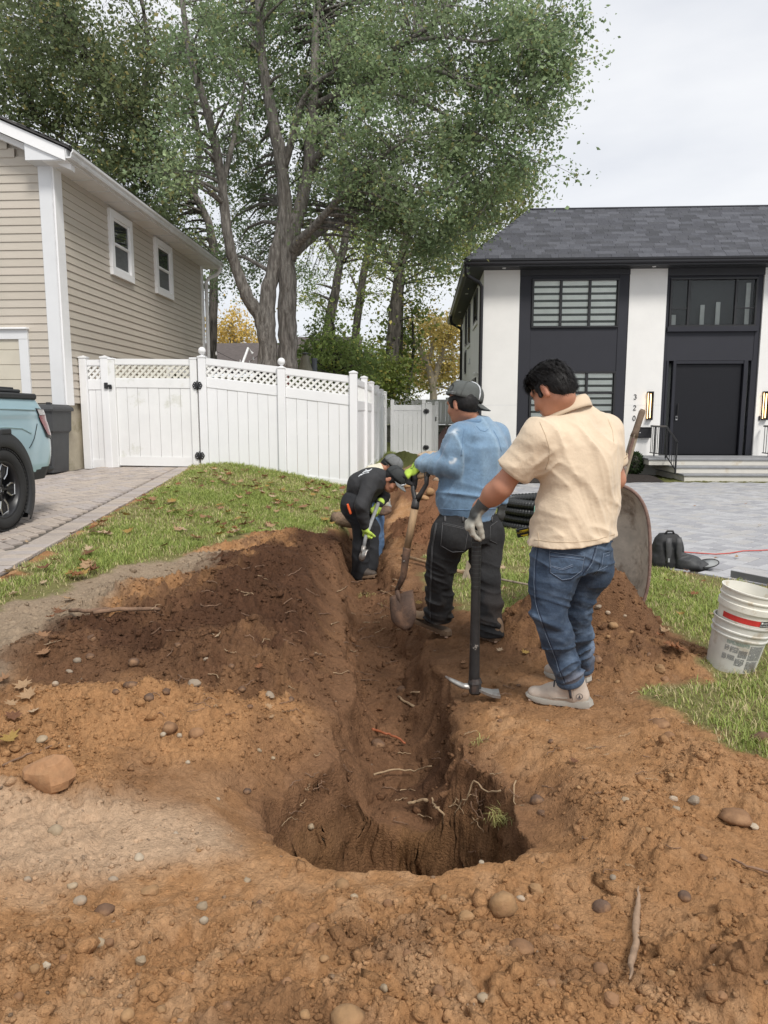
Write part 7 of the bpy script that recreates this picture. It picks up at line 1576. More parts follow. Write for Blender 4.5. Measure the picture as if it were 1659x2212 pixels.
for k,off in enumerate((0,-.50)):
 e=atY(1389,884,5.2)+Wd*off;s1=atY(1371,938,5.22)+Wd*off;lo_=atY(1296,1205,5.28)+Wd*(0 if k==0 else-.3)
 hd_=ob('handle',G().tube([s1,s1.lerp(lo_,.15),lo_],.033,4,flat=(1,.8),up=tuple(Nm)),m_woodg,t);ob('grip',G().tube([s1+(lo_-s1)*.02,s1.lerp(e,.1),s1.lerp(e,.9),e],[.030,.024,.024,.016],10),m_woodd,t,True)
 ob('bracket',G().tube([s1.lerp(lo_,.03)+Nm*.03,s1.lerp(lo_,.45)+Nm*.035],.012,6),m_rim,t);ob('leg',G().tube([s1.lerp(lo_,.35),s1.lerp(lo_,.5)-Nm*.33,s1.lerp(lo_,.75)],.014,8),m_iron,t)
wc=C0-Nm*.36-Up_*.36;wl_=thing;Mx=Wd.to_track_quat('Z','Y').to_matrix().to_4x4();Mx.translation=wc;wl=ob('wheel',G().lathe([(.10,-.03),(.165,-.045),(.19,-.03),(.196,0),(.19,.03),(.165,.045),(.10,.03)],28,Mx,cap=False),mat('rubber',(.018,.018,.018),.85,.15,12),t,True);ob('hub',G().lathe([(.02,-.06),(.03,-.03),(.11,-.02),(.11,.02),(.03,.03),(.02,.06)],20,Mx),m_rim,wl,True)
t1=thing('bucket','lower white bucket of the nested pair, grey with small black print','bucket',(1.83,4.07,0),'two nested buckets on the lawn');t2=thing('bucket','upper white bucket of the nested pair with red and black warning band','bucket',(1.85,4.07,.14),'two nested buckets on the lawn')
m_pail=mat('dirty_pail',(.60,.59,.55),.55,.12,6,col2=(.40,.33,.24),c2=(.52,.68),c2scale=7);m_pail2=mat('white_pail',(.70,.68,.61),.5,.1,6,col2=(.46,.36,.22),c2=(.56,.70),c2scale=8);m_ink=mat('faded_print',(.13,.135,.14),.7,.35,60);m_inkg=mat('green_print',(.16,.25,.22),.7,.3,60);m_redb=mat('red_band',(.50,.035,.03),.5,.2,10);m_maroon=mat('maroon_band',(.16,.018,.025),.5,.2,10)
BM=Matrix.Translation((1.80,4.07,-.005))@Matrix.Rotation(R(9.5),4,'Y')@Matrix.Rotation(R(4),4,'X')@Matrix.Scale(.80,4,(0,0,1));BU=BM@Matrix.Translation((0,0,.225))
rad_=lambda z:.128+.024*z/.37
pail=lambda rs:[(.0,.004),(.122,.004),(.128,.0),(rad_(.26),.26),(rad_(.26)+.007,.262),(rad_(.262)+.007,.270),(rad_(.27),.274),(rad_(.30),.302),(rad_(.30)+.007,.304),(rad_(.3)+.007,.312),(rad_(.31),.316),(rad_(.36),.362),(rad_(.36)+.006,.363),(rad_(.37)+.006,.372),(rad_(.37)-.002,.373),(rad_(.36)-.003,.355),(rad_(.1)-.003,.10),(.10,.03),(0,.028)]
ob('shell',G().lathe(pail(0),48,BM,cap=False),m_pail,t1,ang=35)
up_=[(.0,.004),(.122,.004),(.128,.0),(rad_(.235),.235),(rad_(.235)+.010,.237),(rad_(.26)+.010,.278),(rad_(.28),.282),(rad_(.31),.312),(rad_(.31)+.007,.314),(rad_(.31)+.007,.322),(rad_(.32),.326),(rad_(.365),.366),(rad_(.37)+.005,.367),(rad_(.37)+.005,.376),(rad_(.37)-.003,.377),(rad_(.36)-.003,.355),(rad_(.1)-.003,.10),(.1,.03),(0,.028)]
ob('shell',G().lathe(up_,48,BU,cap=False),m_pail2,t2,ang=35)
def strip(par,name,M_,a0,a1,z0,z1,m,lift=.0012,n=None):
 n=n or max(1,int(abs(a1-a0)/8));g=G();g.grid([[(rad_(z)*math.cos(R(a0+(a1-a0)*i/n))+lift*math.cos(R(a0+(a1-a0)*i/n)),(rad_(z)+lift)*math.sin(R(a0+(a1-a0)*i/n)),z)for i in range(n+1)]for z in(z0,z1)],M_);return ob(name,g,m,par)
strip(t2,'red_band',BU,195,282,.160,.200,m_redb);strip(t2,'black_label',BU,282.5,316,.158,.202,m_black,.0014);strip(t2,'maroon_band',BU,316.5,345,.160,.200,m_maroon)
def wrap_text(par,s,size,M_,a,z,m,name='lettering',rr_=None,lift=.0022):
 vs,fs=text_geo(s,size);r0=rad_(z)+lift;g=G();g.add([M_@V((r0*math.cos(R(a)+p.x/r0),r0*math.sin(R(a)+p.x/r0),z+p.y))for p in vs],fs);return ob(name,g,m,par)
wrap_text(t2,'WARNING',.0165,BU,301,.1825,m_white);wrap_text(t2,'ADVERTENCIA',.0125,BU,299.5,.165,m_white);strip(t2,'warning_mark',BU,284,288,.182,.197,m_white,.002)
rp=random.Random(8);inkG=G()
def lines(blk,m,par,name):
 g=G()
 for(a0,a1,z0,z1,dz,th)in blk:
  z=z0
  while z>z1:
   a=a0
   while a<a1-1:
    w_=min(rp.uniform(1.5,5),a1-a);n=1
    g.grid([[((rad_(zz)+.0012)*math.cos(R(a+w_*i)),(rad_(zz)+.0012)*math.sin(R(a+w_*i)),zz)for i in(0,1)]for zz in(z,z+th)],BM);a+=w_+rp.uniform(.4,.9)
    if rp.random()<.08:a+=3
   z-=dz
 o=ob(name,g,m,par);o['kind']='stuff';return o
lines([(275,312,.235,.125,.0062,.0033),(276,310,.118,.035,.0062,.0033),(234,252,.205,.165,.0055,.003),(253,272,.190,.140,.0055,.003),(222,232,.205,.17,.0055,.003),(232,248,.140,.105,.0055,.003),(250,270,.125,.07,.0055,.003),(220,230,.14,.10,.0055,.003)],m_ink,t1,'small_print');lines([(224,272,.243,.222,.0065,.0035)],m_inkg,t1,'small_print')
g=G();g.lathe([(.0,0),(.016,0),(.016,.006),(0,.008)],12,BU@Matrix.Translation(((rad_(.26)+.009)*math.cos(R(303)),(rad_(.26)+.009)*math.sin(R(303)),.258))@Matrix.Rotation(R(303),4,'Z')@Matrix.Rotation(R(90),4,'Y'));ob('ear',g,m_pail2,t2)
h0=V(((rad_(.26)+.02)*math.cos(R(303)),(rad_(.26)+.02)*math.sin(R(303)),.258));hp=[BU@h0]+[BU@V(((.172+.03*math.sin(s_*3.14))*math.cos(R(303+100*s_)),(.172+.03*math.sin(s_*3.14))*math.sin(R(303+100*s_)),.258-.17*math.sin(s_*2.2)))for s_ in(.1,.25,.4,.55,.7,.85,1)];ob('bail',G().tube(hp,.0028,6),m_iron,t2,True)
m_nyl=mat('black_nylon',(.017,.017,.018),.7,.2,30,.25,200);m_nylg=mat('grey_lining',(.30,.31,.31),.7,.15,14)
bp=atZ(1446,1226,0);t=thing('backpack','black backpack sitting upright on the edge of the grey pavers','backpack',(bp.x,bp.y,0));F=Field((bp.x-.28,bp.y-.2,-.06),(bp.x+.28,bp.y+.32,.46),.008);A_=A3(bp)
F.loft([(bp.x,bp.y+.06,-.02,.145,.09,.15),(bp.x,bp.y+.06,.05,.155,.105,.15),(bp.x-.005,bp.y+.07,.18,.145,.10,.15),(bp.x+.0,bp.y+.08,.27,.125,.075,.15),(bp.x+.002,bp.y+.085,.315,.085,.05,.15)],0,3.0);F.ell(A_+V3(-.13,.05,.06),(.04,.08,.08),None,.02);F.ell(A_+V3(.02,.17,.1),(.11,.07,.11),None,.03);F.push(lambda x,y,z:-.006*(ridged(x,y,z,(14,14,10),3)**2-.3));pk_=skin('pack',F,m_nyl,t);bt_=bvh(pk_)
ob('grab_handle',G().tube([(bp.x-.05,bp.y+.06,.30),(bp.x-.02,bp.y+.05,.345),(bp.x+.03,bp.y+.05,.345),(bp.x+.055,bp.y+.06,.30)],.010,8),m_nyl,t,True)
for pts in([(-.035,.295),(-.038,.24),(-.032,.16),(-.030,.10),(-.06,.04)],[(.055,.30),(.062,.24),(.060,.16),(.075,.08),(.12,.02)]):ob('shoulder_strap',G().tube([(bp.x+a_,bp.y-.042-.02*math.sin(b_*9),b_)for a_,b_ in pts],[.026,.028,.027,.024,.012],8,flat=(1,.35),up=(1,0,0)),m_nyl2,t,True)if False else ob('shoulder_strap',G().tube([(bp.x+a_,bp.y-.040-.018*math.sin(b_*9),b_)for a_,b_ in pts],[.026,.028,.027,.024,.012],10,flat=(1,.4),up=(1,0,0)),mat('strap_nylon',(.055,.055,.058),.6,.15,30),t,True)
g=G();g.box((bp.x-.035,bp.y-.075,.085),(.018,.004,.038),.001,None,.2);ob('sewn_tag',g,m_nylg,t)
cb=atZ(1498,1230,0);t=thing('bag','crumpled black bag with grey lining lying right of the backpack','bag',(cb.x,cb.y,0));F=Field((cb.x-.25,cb.y-.2,-.05),(cb.x+.3,cb.y+.3,.22),.008);F.ell(A3(cb)+V3(-.05,.06,.05),(.11,.10,.075),None,.0);F.ell(A3(cb)+V3(.03,.03,.03),(.12,.09,.05),None,.04);F.cone(A3(cb)+V3(-.12,.05,.12),A3(cb)+V3(.06,.08,.07),.03,.025,.03);F.push(lambda x,y,z:-.016*(ridged(x,y,z,(14,14,20),5)**2-.3));skin('bag_body',F,mat('grey_black_nylon',(.035,.036,.038),.6,.2,24,.2,150),t)
Mx=Matrix.Translation((cb.x+.14,cb.y+.02,.035))@Matrix.Rotation(R(-14),4,'Y')@Matrix.Rotation(R(8),4,'X');g=G();g.lathe([(.0,.0),(.07,.002),(.092,.012),(.098,.022)],24,Mx);ob('open_flap',g,m_nylg,t,True);g=G();g.lathe([(.094,.018),(.102,.02),(.10,.028),(.094,.024)],24,Mx,cap=False);ob('flap_piping',g,m_nyl,t,True)
m_pipe=mat('black_corrugated_pipe',(.016,.017,.017),.42,.15,20);t=thing('pipe_bundle','bundle of black corrugated drain pipes tied with green strap','pipe',(1.66,9.02,0))
for k in range(8):
 r_=k//2;of=(k%2)*.10;ctl=[V((1.62+of*.3,9.75+of,0)),V((1.22,9.52+of*.6,0)),V((1.06+of*.5,9.18+of*.5,0)),V((1.25+of*.6,8.86+of*.8,0)),V((1.62+of*.6,8.58+of*.8,0)),V((2.25+of*.6,8.22+of*.8,0))];P_=[]
 for i in range(5):
  p0,p1,p2,p3=ctl[max(i-1,0)],ctl[i],ctl[i+1],ctl[min(i+2,5)]
  for j in range(40):t_=j/40;P_.append(.5*((2*p1)+(p2-p0)*t_+(2*p0-5*p1+4*p2-p3)*t_*t_+(3*p1-p0-3*p2+p3)*t_**3)+V((0,.02*math.sin(r_*2),.05+r_*.097)))
 ob('pipe',G().tube(P_,[.049 if(i%4)<2 else .042 for i in range(len(P_))],12),m_pipe,t)
ob('strap',G().tube([(1.50,8.86,.40),(1.42,8.70,.405),(1.385,8.665,.34),(1.375,8.65,.15),(1.36,8.66,.0)],.009,6,flat=(1,.35)),mat('green_strap',(.22,.42,.33),.6),t,True)
c=atY(1133,1150,3.95);t=thing('tool_pack','black pack with yellow lettering at the left hip of the man in the polo','package',tuple(c));Mx=Matrix.Translation(c)@Matrix.Rotation(R(-13),4,'Y')@Matrix.Rotation(R(90),4,'X');m_yel=mat('yellow_ink',(.75,.55,.02),.5,.1,20)
g=G();g.box((.02,0,-.012),(.125,.048,.02),.003,Mx);ob('pack',g,m_black,t)
for s_,sz,y in(('CONTRACTOR',.0120,-.005),('GRADE',.0165,-.0195)):
 vs,fs=text_geo(s_,sz);g=G();g.add([(p.x-.0,p.y,.0005)for p in vs],fs,Mx)if s_!='GRADE' else None
 if g.v:ob('lettering',g,m_yel,t)
for a_,y,w_ in((0,.013,.05),(.005,.0095,.035),(-.002,-.014,.04),(.002,-.019,.03),(.065,.012,.03)):g=G();g.box((a_,y,.0),(w_,.0035 if a_<.05 else .012,.001),0,Mx);ob('print_line',g,m_yel,t)
g=G();g.box((.035,-.026,-.004),(.028,.016,.004),.001,Mx);ob('pink_tag',g,mat('pink_tag',(.5,.28,.26),.6),t)
P_=[atZ(x,y,drive_r_z(0,7.6)+.008)for x,y in((1330,1192),(1400,1190),(1460,1191),(1500,1194),(1545,1197),(1575,1195),(1605,1190),(1640,1189),(1690,1186),(1760,1190))];tag(ob('extension_cord',G().tube(P_,.006,6),mat('red_cord',(.52,.09,.07),.6,.1,10),None,True),'thin red extension cord lying across the grey pavers','cord')
m_bin=mat('grey_bin',(.045,.047,.050),.55,.12,8,.1,120);bx,by,bz=-5.86,10.85,float(drive_l_z(0,10.9));t=thing('trash_bin','dark grey wheeled trash bin behind the pickup by the house corner','bin',(bx,by,bz));sec=lambda w,d,z:[(bx+a*w,by+b*d,bz+z)for a,b in((-1,-.92),(-.92,-1),(.92,-1),(1,-.92),(1,.92),(.92,1),(-.92,1),(-1,.92))]
g=G();g.grid([sec(.22,.25,.02),sec(.235,.27,.35),sec(.245,.28,.62),sec(.275,.31,.66),sec(.285,.325,.97)],closed=True);g.f.append(tuple(range(8)));ob('tub',g,m_bin,t)
g=G();g.grid([sec(.31,.35,.96),sec(.315,.355,.99),sec(.305,.345,1.02),sec(.26,.29,1.06),sec(.02,.02,1.075)],closed=True);ob('lid',g,m_bin,t);g=G();g.tube([(bx-.25,by+.36,bz+1.0),(bx+.25,by+.36,bz+1.0)],.018,8);ob('handle',g,m_bin,t)
g=G();g.box((bx+.22,by-.27,bz+1.07),(.07,.03,.05),.006);ob('lid_hinge',g,m_black,t)
for sx in(-1,1):
 Mx=Matrix.Translation((bx+sx*.0-.22+(sx+1)*.0,by-.22,bz+.145))if sx<0 else Matrix.Translation((bx+.05,by-.34,bz+.145));Mx=Mx@Matrix.Rotation(R(90),4,'X');w_=ob('wheel',G().lathe([(.05,-.025),(.12,-.028),(.145,-.015),(.145,.015),(.12,.028),(.05,.025)],22,Mx),m_black,t,True)
 for k in range(5):g=G();g.box((.06,0,0),(.09,.025,.062),.004,Mx@Matrix.Rotation(R(72*k),4,'Z'));ob('spoke',g,m_bin,w_)
for s_,sz,z in(('PROPERTY OF',.046,.83),('OF',.04,.71)):
 vs,fs=text_geo(s_,sz);g=G();g.add([(bx+.10+p.x,by-.318,bz+z+p.y)for p in vs],fs);ob('lettering',g,m_white,t)
for z,w_ in((.775,.17),(.645,.16)):
 for k in range(7):g=G();g.box((bx+.10-w_/2+w_*(k+.5)/7,by-.316+(.03 if z<.66 else 0),bz+z+.012),(w_/7*.75,.004,.03),0);ob('worn_letter',g,m_white,t)
t=thing('log','short cut log lying on the lawn beside the man in black','log',(-1.0,8.9,.1));a,b=atZ(722,1120,.17),atZ(768,1128,.15);d=(b-a).normalized();ob('bark',G().tube([a,a.lerp(b,.3),a.lerp(b,.7),b+d*.1],[.085,.09,.085,.08],14),mat('log_bark',(.22,.15,.10),.95,.35,14,.9,30,bdist=.02),t,True);ob('cut_face',G().tube([a-d*.004,a+d*.01],.075,14),mat('cut_wood',(.40,.28,.17),.8,.2,20),t)
# ========= PICKUP
m_carb=mat('pale_blue_paint',(.35,.50,.56),.22,.02,3,coat=1.0,spec=.5);m_clad=mat('black_cladding',(.028,.029,.031),.6,.1,60,.15,300);m_trim=mat('satin_black',(.018,.018,.02),.4);m_tyre=mat('tyre_rubber',(.022,.022,.022),.85,.12,20,.2,80)
m_alloy=mat('machined_alloy',(.62,.63,.64),.22,.03,10,metal=.9);m_alloyd=mat('dark_alloy',(.020,.020,.022),.35);m_redl=mat('red_lens',(.22,.012,.02),.08,coat=1.0,spec=.7);m_clr=mat('clear_lens',(.42,.40,.40),.08,coat=1.0,spec=.7);m_seamc=mat('panel_gap',(.012,.016,.018),.8)
FX,WY,WZ=-3.79,6.24,.775;GZ=float(drive_l_z(0,6.2))
car=thing('pickup_truck','pale blue pickup with black wheel arch and red tail light at left edge','pickup truck',(-4.7,5.0,GZ))
CXm=-4.72
def shell(y0,levels,rear):
 0
 rows_=[]
 for z,hw,ry,cr in levels:
  r_=[];x=CXm+hw
  for k in range(90):r_.append(V((x-.012*((k/89-.6)**2),y0+(ry-cr-y0)*k/89,z)))
  for k in range(1,13):a=R(90*k/12);r_.append(V((x-cr+cr*math.cos(a),ry-cr+cr*math.sin(a),z)))
  for k in range(1,8):r_.append(V((x-cr-(2*hw-2*cr)*k/7,ry+.012*math.sin(k/7*3.14),z)))
  rows_.append(r_)
 return rows_
LV=[(GZ+.42,.900,7.20,.26),(GZ+.50,.915,7.24,.26),(GZ+.56,.922,7.26,.24),(GZ+.64,.926,7.27,.22),(GZ+.72,.930,7.275,.22),(GZ+.80,.931,7.27,.22),(GZ+.88,.930,7.25,.21),(GZ+.95,.926,7.215,.20),(GZ+1.01,.922,7.18,.19),(GZ+1.06,.928,7.15,.18),(GZ+1.10,.925,7.12,.17),(GZ+1.16,.905,7.08,.16),(GZ+1.21,.885,7.05,.15)]
LVf=[]
for i in range(len(LV)-1):
 for k in range(3):LVf.append(tuple(LV[i][j]+(LV[i+1][j]-LV[i][j])*k/3 for j in range(4)))
LVf.append(LV[-1]);rows_=shell(3.4,LVf,0);g=G();nr,nc=len(rows_),len(rows_[0]);g.v=[tuple(p)for r_ in rows_ for p in r_];cl=G();cl.v=list(g.v)
arch=lambda p:math.hypot(p.y-WY,p.z-(WZ-.01));zc=lambda p:GZ+.585+.10*max(0,(p.y-6.75))if p.y>WY else GZ+.45
for i in range(nr-1):
 for k in range(nc-1):
  c=(rows_[i][k]+rows_[i][k+1]+rows_[i+1][k]+rows_[i+1][k+1])/4
  if k<92 and arch(c)<.455:continue
  (cl if c.z<GZ+.50+max(0,(c.y-6.75))*.16-.25*max(0,c.y-7.15)else g).f.append((i*nc+k,i*nc+k+1,(i+1)*nc+k+1,(i+1)*nc+k))
ob('body',g,m_carb,car,True);ob('bumper',cl,m_clad,car,True)
g=G();g.box((CXm,6.98,GZ+.46),(1.5,.5,.1),.03);g.box((FX-.22,7.10,GZ+.50),(.36,.26,.05),.02);ob('bumper_step',g,m_clad,car)
sect=[]
for j in range(41):
 a=R(-38+256*j/40);rr_=lambda r,x:V((x,WY+r*math.cos(a),WZ-.01+r*math.sin(a)));sect.append([rr_(.395,FX-.10),rr_(.395,FX+.012),rr_(.41,FX+.024),rr_(.47,FX+.016),rr_(.52+.02*max(0,math.sin(a)),FX+.002),rr_(.525+.02*max(0,math.sin(a)),FX-.02)])
g=G();g.grid(sect);ob('wheel_arch',g,m_clad,car,ang=50)
g=G();g.grid([[V((x,WY+.46*math.cos(R(a)),WZ-.01+.46*math.sin(R(a))))for a in range(-40,221,10)]for x in(FX+.0,FX-.40)]);g.add([(FX-.40,WY-.6,GZ+.1),(FX-.40,WY+.6,GZ+.1),(FX-.40,WY+.6,GZ+1.0),(FX-.40,WY-.6,GZ+1.0)],[(0,1,2,3)]);ob('wheel_well',g,m_dark,car)
Mx=Matrix.Translation((FX-.10,WY,WZ))@Matrix.Rotation(R(90),4,'Y')@Matrix.Rotation(R(14),4,'Z');wh=bpy.data.objects.new('wheel',None);COL.objects.link(wh);wh.location=(FX-.1,WY,WZ);wh.parent=car;wh.matrix_parent_inverse=inv(car)
ob('tyre',G().lathe([(.255,-.10),(.30,-.118),(.345,-.115),(.368,-.095),(.374,-.05),(.374,.05),(.368,.095),(.345,.115),(.30,.118),(.262,.10),(.255,.09)],60,Mx,cap=False),m_tyre,wh,True)
g=G()
for k in range(60):
 for s_ in(-.085,-.03,.03,.085):g.box((.372,0,s_),(.012,.028,.045),0,Mx@Matrix.Rotation(R(6*k+30*s_),4,'Z'))
o=ob('tread',g,m_tyre,wh);o['kind']='stuff'
ob('rim',G().lathe([(.262,.10),(.256,.105),(.244,.09),(.235,.02),(.23,-.05),(.05,-.055),(0,-.055)],48,Mx,cap=False),m_alloyd,wh,True)
for k in range(5):
 M5=Mx@Matrix.Rotation(R(72*k),4,'Z');g=G();g.box((.135,0,.045),(.19,.024,.03),.005,M5);g.box((.05,0,.03),(.06,.06,.05),.008,M5);ob('spoke',g,m_alloyd,wh)
 g=G();out=[(.105,.028),(.165,.058),(.232,.050),(.232,-.050),(.165,-.058),(.105,-.028)];ob('spoke_edge',G().tube([M5@V((a,b,.062))for a,b in out],.0085,6,flat=(1,.8)),m_alloy,wh);
 fs=[(.12,.02),(.17,.045),(.228,.040),(.228,.012),(.12,.010)]
 for s_ in(1,-1):g=G();g.prism([(a,b*s_)for a,b in fs][::s_],.02,.055,M5);ob('spoke_web',g,m_alloyd,wh)
 g=G();g.lathe([(.012,0),(.010,.02),(0,.022)],8,M5@Matrix.Translation((.057*math.cos(R(36)),.057*math.sin(R(36)),.04)));ob('wheel_nut',g,m_alloyd,wh)
g=G();g.lathe([(.034,.04),(.032,.058),(0,.06)],20,Mx);ob('centre_cap',g,m_alloyd,wh,True)
el=[V((.026*math.cos(a),.018*math.sin(a),.0615))for a in np.linspace(0,6.283,21)];ob('cap_emblem',G().tube([Mx@p for p in el],.0018,5),m_alloy,wh);ob('cap_emblem',G().tube([Mx@V(p)for p in((-.012,-.012,.0615),(-.004,.010,.0615))],.002,5).tube([Mx@V(p)for p in((.004,-.010,.0615),(.012,.012,.0615))],.002,5).tube([Mx@V(p)for p in((-.008,-.001,.0615),(.008,.001,.0615))],.002,5),m_alloy,wh)
g=G();g.box((FX-.10,5.2,GZ+1.235),(.15,3.5,.06),.015);ob('bed_rail',g,m_clad,car);g=G();g.box((CXm,5.15,GZ+1.285),(1.66,3.3,.035),.012);g.box((CXm,5.13,GZ+1.31),(1.6,3.2,.02),.006);ob('bed_cover',g,m_clad,car)
def on_skin(y,z,lift):
 i=min(range(len(LVf)),key=lambda q:abs(LVf[q][0]-z));z_,hw,ry,cr=LVf[i];x=CXm+hw
 if y<=ry-cr:return V((x+lift,y,z))
 s_=y-(ry-cr);a=min(R(90),s_/cr);return V((x-cr+(cr+lift)*math.cos(a),ry-cr+(cr+lift)*math.sin(a),z))
def lens(name,pts,m,lift,n=8):
 (t0,b0),(t1,b1)=pts;rows2=[]
 for j in range(n+1):
  f=j/n;A=(t0[0]+(b0[0]-t0[0])*f,t0[1]+(b0[1]-t0[1])*f);B=(t1[0]+(b1[0]-t1[0])*f,t1[1]+(b1[1]-t1[1])*f);rows2.append([on_skin(A[0]+(B[0]-A[0])*i/8,A[1]+(B[1]-A[1])*i/8,lift)for i in range(9)])
 return ob(name,G().grid(rows2),m,car,True)
tl=lens('taillight_housing',(((6.86,GZ+1.125),(7.02,GZ+.835)),((7.22,GZ+1.10),(7.26,GZ+.80))),m_trim,.008)
l2=lens('taillight',(((6.90,GZ+1.05),(7.04,GZ+.86)),((7.22,GZ+1.06),(7.25,GZ+.83))),m_redl,.013);l3=lens('taillight_clear',(((6.88,GZ+1.11),(6.91,GZ+1.055)),((7.18,GZ+1.115),(7.22,GZ+1.065))),m_clr,.013)
def line(pts,r=.004,nm='panel_gap',m=None):return ob(nm,G().tube([on_skin(y,z,.0015)for y,z in pts],r,5),m or m_seamc,car)
line([(6.88,GZ+.97),(6.84,GZ+.90),(6.80,GZ+.83),(6.74,GZ+.77),(6.70,GZ+.74)]);line([(3.5,GZ+1.10),(4.5,GZ+1.11),(5.6,GZ+1.115),(6.5,GZ+1.11),(6.86,GZ+1.105)],.006,'crease',m_carb);line([(5.9,GZ+.93),(6.3,GZ+.945),(6.6,GZ+.93),(6.75,GZ+.88)],.006,'crease',m_carb)
g=G();c_=on_skin(6.32,GZ+.905,.006);g.box(c_+V((0,0,0)),(.02,.17,.05),.01);ob('arch_cap',g,m_clad,car)
g=G();pr=[(3.45,.45),(3.45,1.2),(3.1,1.66),(1.9,1.72),(1.2,1.25),(.15,1.1),(-.05,.8),(-.05,.4)]
for x0 in(CXm-.88,):g.add([(CXm+s_*.905,y,GZ+z)for s_ in(-1,1)for y,z in pr],[tuple(range(8)),tuple(range(8,16))[::-1]]+[(i,(i+1)%8,8+(i+1)%8,8+i)for i in range(8)])
ob('cab',g,m_carb,car);g=G();g.add([(CXm+.912,y,GZ+z)for y,z in((3.3,1.2),(3.02,1.58),(2.0,1.63),(1.5,1.25))],[(0,1,2,3)]);ob('side_window',g,m_glassd,car)
ob('tyre',G().lathe([(.2,-.1),(.36,-.1),(.374,-.05),(.374,.05),(.36,.1),(.2,.1),(0,.08)],40,Matrix.Translation((FX-.10,1.05,GZ+.374))@Matrix.Rotation(R(90),4,'Y')),m_tyre,car,True)
# ========= STONES, ROOTS, LEAVES
m_stone=mat('stone',(0,0,0),.85,.18,30,.5,90,attr='tint',col2=(.30,.17,.085),c2=(.50,.72),c2scale=11,bdist=.006)
m_stone2=mat('clean_stone',(0,0,0),.8,.15,30,.4,90,attr='tint',bdist=.005)
STC=dict(tan=(.40,.235,.11),cream=(.42,.32,.21),white=(.50,.41,.30),brown=(.17,.095,.055),dark=(.15,.09,.06),grey=(.36,.285,.21),orange=(.31,.165,.08),pale=(.47,.37,.27))
def rock_mesh(seed,w,d,h,angular,col):
 rng=np.random.default_rng(seed);bm_=[];n=14;m=9;rows_=[];off=rng.random(3)*20;pl=[(lambda v:v/np.linalg.norm(v))(rng.normal(0,1,3))for _ in range(7)]
 th,ph=np.meshgrid(np.linspace(0,2*np.pi,n,endpoint=False),np.linspace(-np.pi/2,np.pi/2,m));D=np.stack([np.cos(ph)*np.cos(th),np.cos(ph)*np.sin(th),np.sin(ph)],-1)
 r=.82+.42*(vn3(D[...,0]*1.3+off[0],D[...,1]*1.3+off[1],D[...,2]*1.3+off[2])-.5)+.10*(vn3(D[...,0]*3.5+off[1],D[...,1]*3.5,D[...,2]*3.5)-.5)
 for p in pl:
  q=np.maximum(D@p,1e-3);r=np.minimum(r,(.97-.46*angular)/q)
 r=r+.07*(vn3(D[...,0]*7+off[2],D[...,1]*7,D[...,2]*7)-.5);P=D*r[...,None]*np.array([w,d,h])*.60;V_=P.reshape(-1,3);F=[]
 for i in range(m-1):
  for k in range(n):F.append((i*n+k,i*n+(k+1)%n,(i+1)*n+(k+1)%n,(i+1)*n+k))
 me=np_mesh('rock',V_,np.array(F),m_stone2 if col in('white','cream','grey')else m_stone,True,np.tile(np.array(STC[col]),(len(V_),1))*(.62+.24*rng.random()+(.3 if w>.15 else 0)))
 if angular>.35:me.set_sharp_from_angle(angle=R(22))
 return me
rr=random.Random(12)
def rock(px,py,wpx,hpx,col,label,group=None,ang=.5,name='stone',sink=.36):
 p=gp(px,py+hpx*.3);f=proj(*p)[2];w=wpx*f/_F;h=hpx*f/_F*.9;me=rock_mesh(rr.randrange(9999),w,w*rr.uniform(.7,.95),min(h,w*.95),ang,col)
 o=link(name,me);o.location=p+V((0,0,h*(.5-sink)*.8));o.rotation_euler=(rr.uniform(-.25,.25),rr.uniform(-.25,.25),rr.uniform(-.6,.6));return tag(o,label,'rock' if name!='soil_clod' else 'clod',group)
rock(101,1668,124,92,'orange','big orange brown boulder at the left edge of the sandy soil',ang=.85,name='boulder',sink=.16)
rock(750,2200,78,64,'tan','large round tan stone cut by the bottom edge of the picture',ang=.1);rock(1083,1948,62,70,'tan','large oval tan stone in the front heap right of the hole',ang=.25);rock(1158,1915,32,40,'tan','upright narrow tan stone beside the large oval stone',ang=.4)
rock(1298,1953,38,38,'dark','dark rounded stone left of the thick root',ang=.2);rock(1477,1936,28,24,'dark','smooth dark brown cobble right of the thick root',ang=.1);rock(1592,1768,70,38,'orange','flat orange stone half buried in the right bank',ang=.3);rock(1628,1787,20,17,'white','white pebble touching the flat orange stone',ang=.6)
rock(1642,1591,46,38,'brown','smooth brown cobble on the grass at the right edge',ang=.15);rock(1426,1561,42,20,'orange','soil covered stone on the rim below the patchy grass',ang=.2);rock(1444,1587,26,19,'orange','small round orange stone just below the rim stone',ang=.2)
rock(1499,1724,30,22,'grey','pale grey angular stone on the right bank',ang=.8);rock(1455,1725,18,18,'pale','pinkish pale pebble left of the grey angular stone',ang=.5);rock(1460,1746,22,15,'white','flat white chip below the pinkish pebble',ang=.8)
rock(325,1923,44,26,'tan','tan wedge shaped stone on the pale sand patch edge',ang=.7);rock(225,1966,46,30,'brown','brown rounded stone below the pale sand patch',ang=.3);rock(121,1794,32,27,'cream','cream egg shaped stone below the big boulder',ang=.2);rock(305,2071,28,38,'cream','cream angular upright stone at lower left',ang=.8);rock(101,2087,22,24,'white','bluish white angular pebble at lower left',ang=.9)
rock(215,2035,28,32,'cream','cream oval stone touching a brown one in the front heap',ang=.3);rock(237,2035,24,22,'orange','brown round clod touching the cream oval stone',ang=.2);rock(276,2189,28,36,'tan','tan oval stone at the bottom edge left of centre',ang=.3);rock(437,1954,24,22,'cream','cream stone with orange soil on top, above the white pebble',ang=.5);rock(440,1995,20,19,'white','small white egg pebble in the front heap',ang=.1)
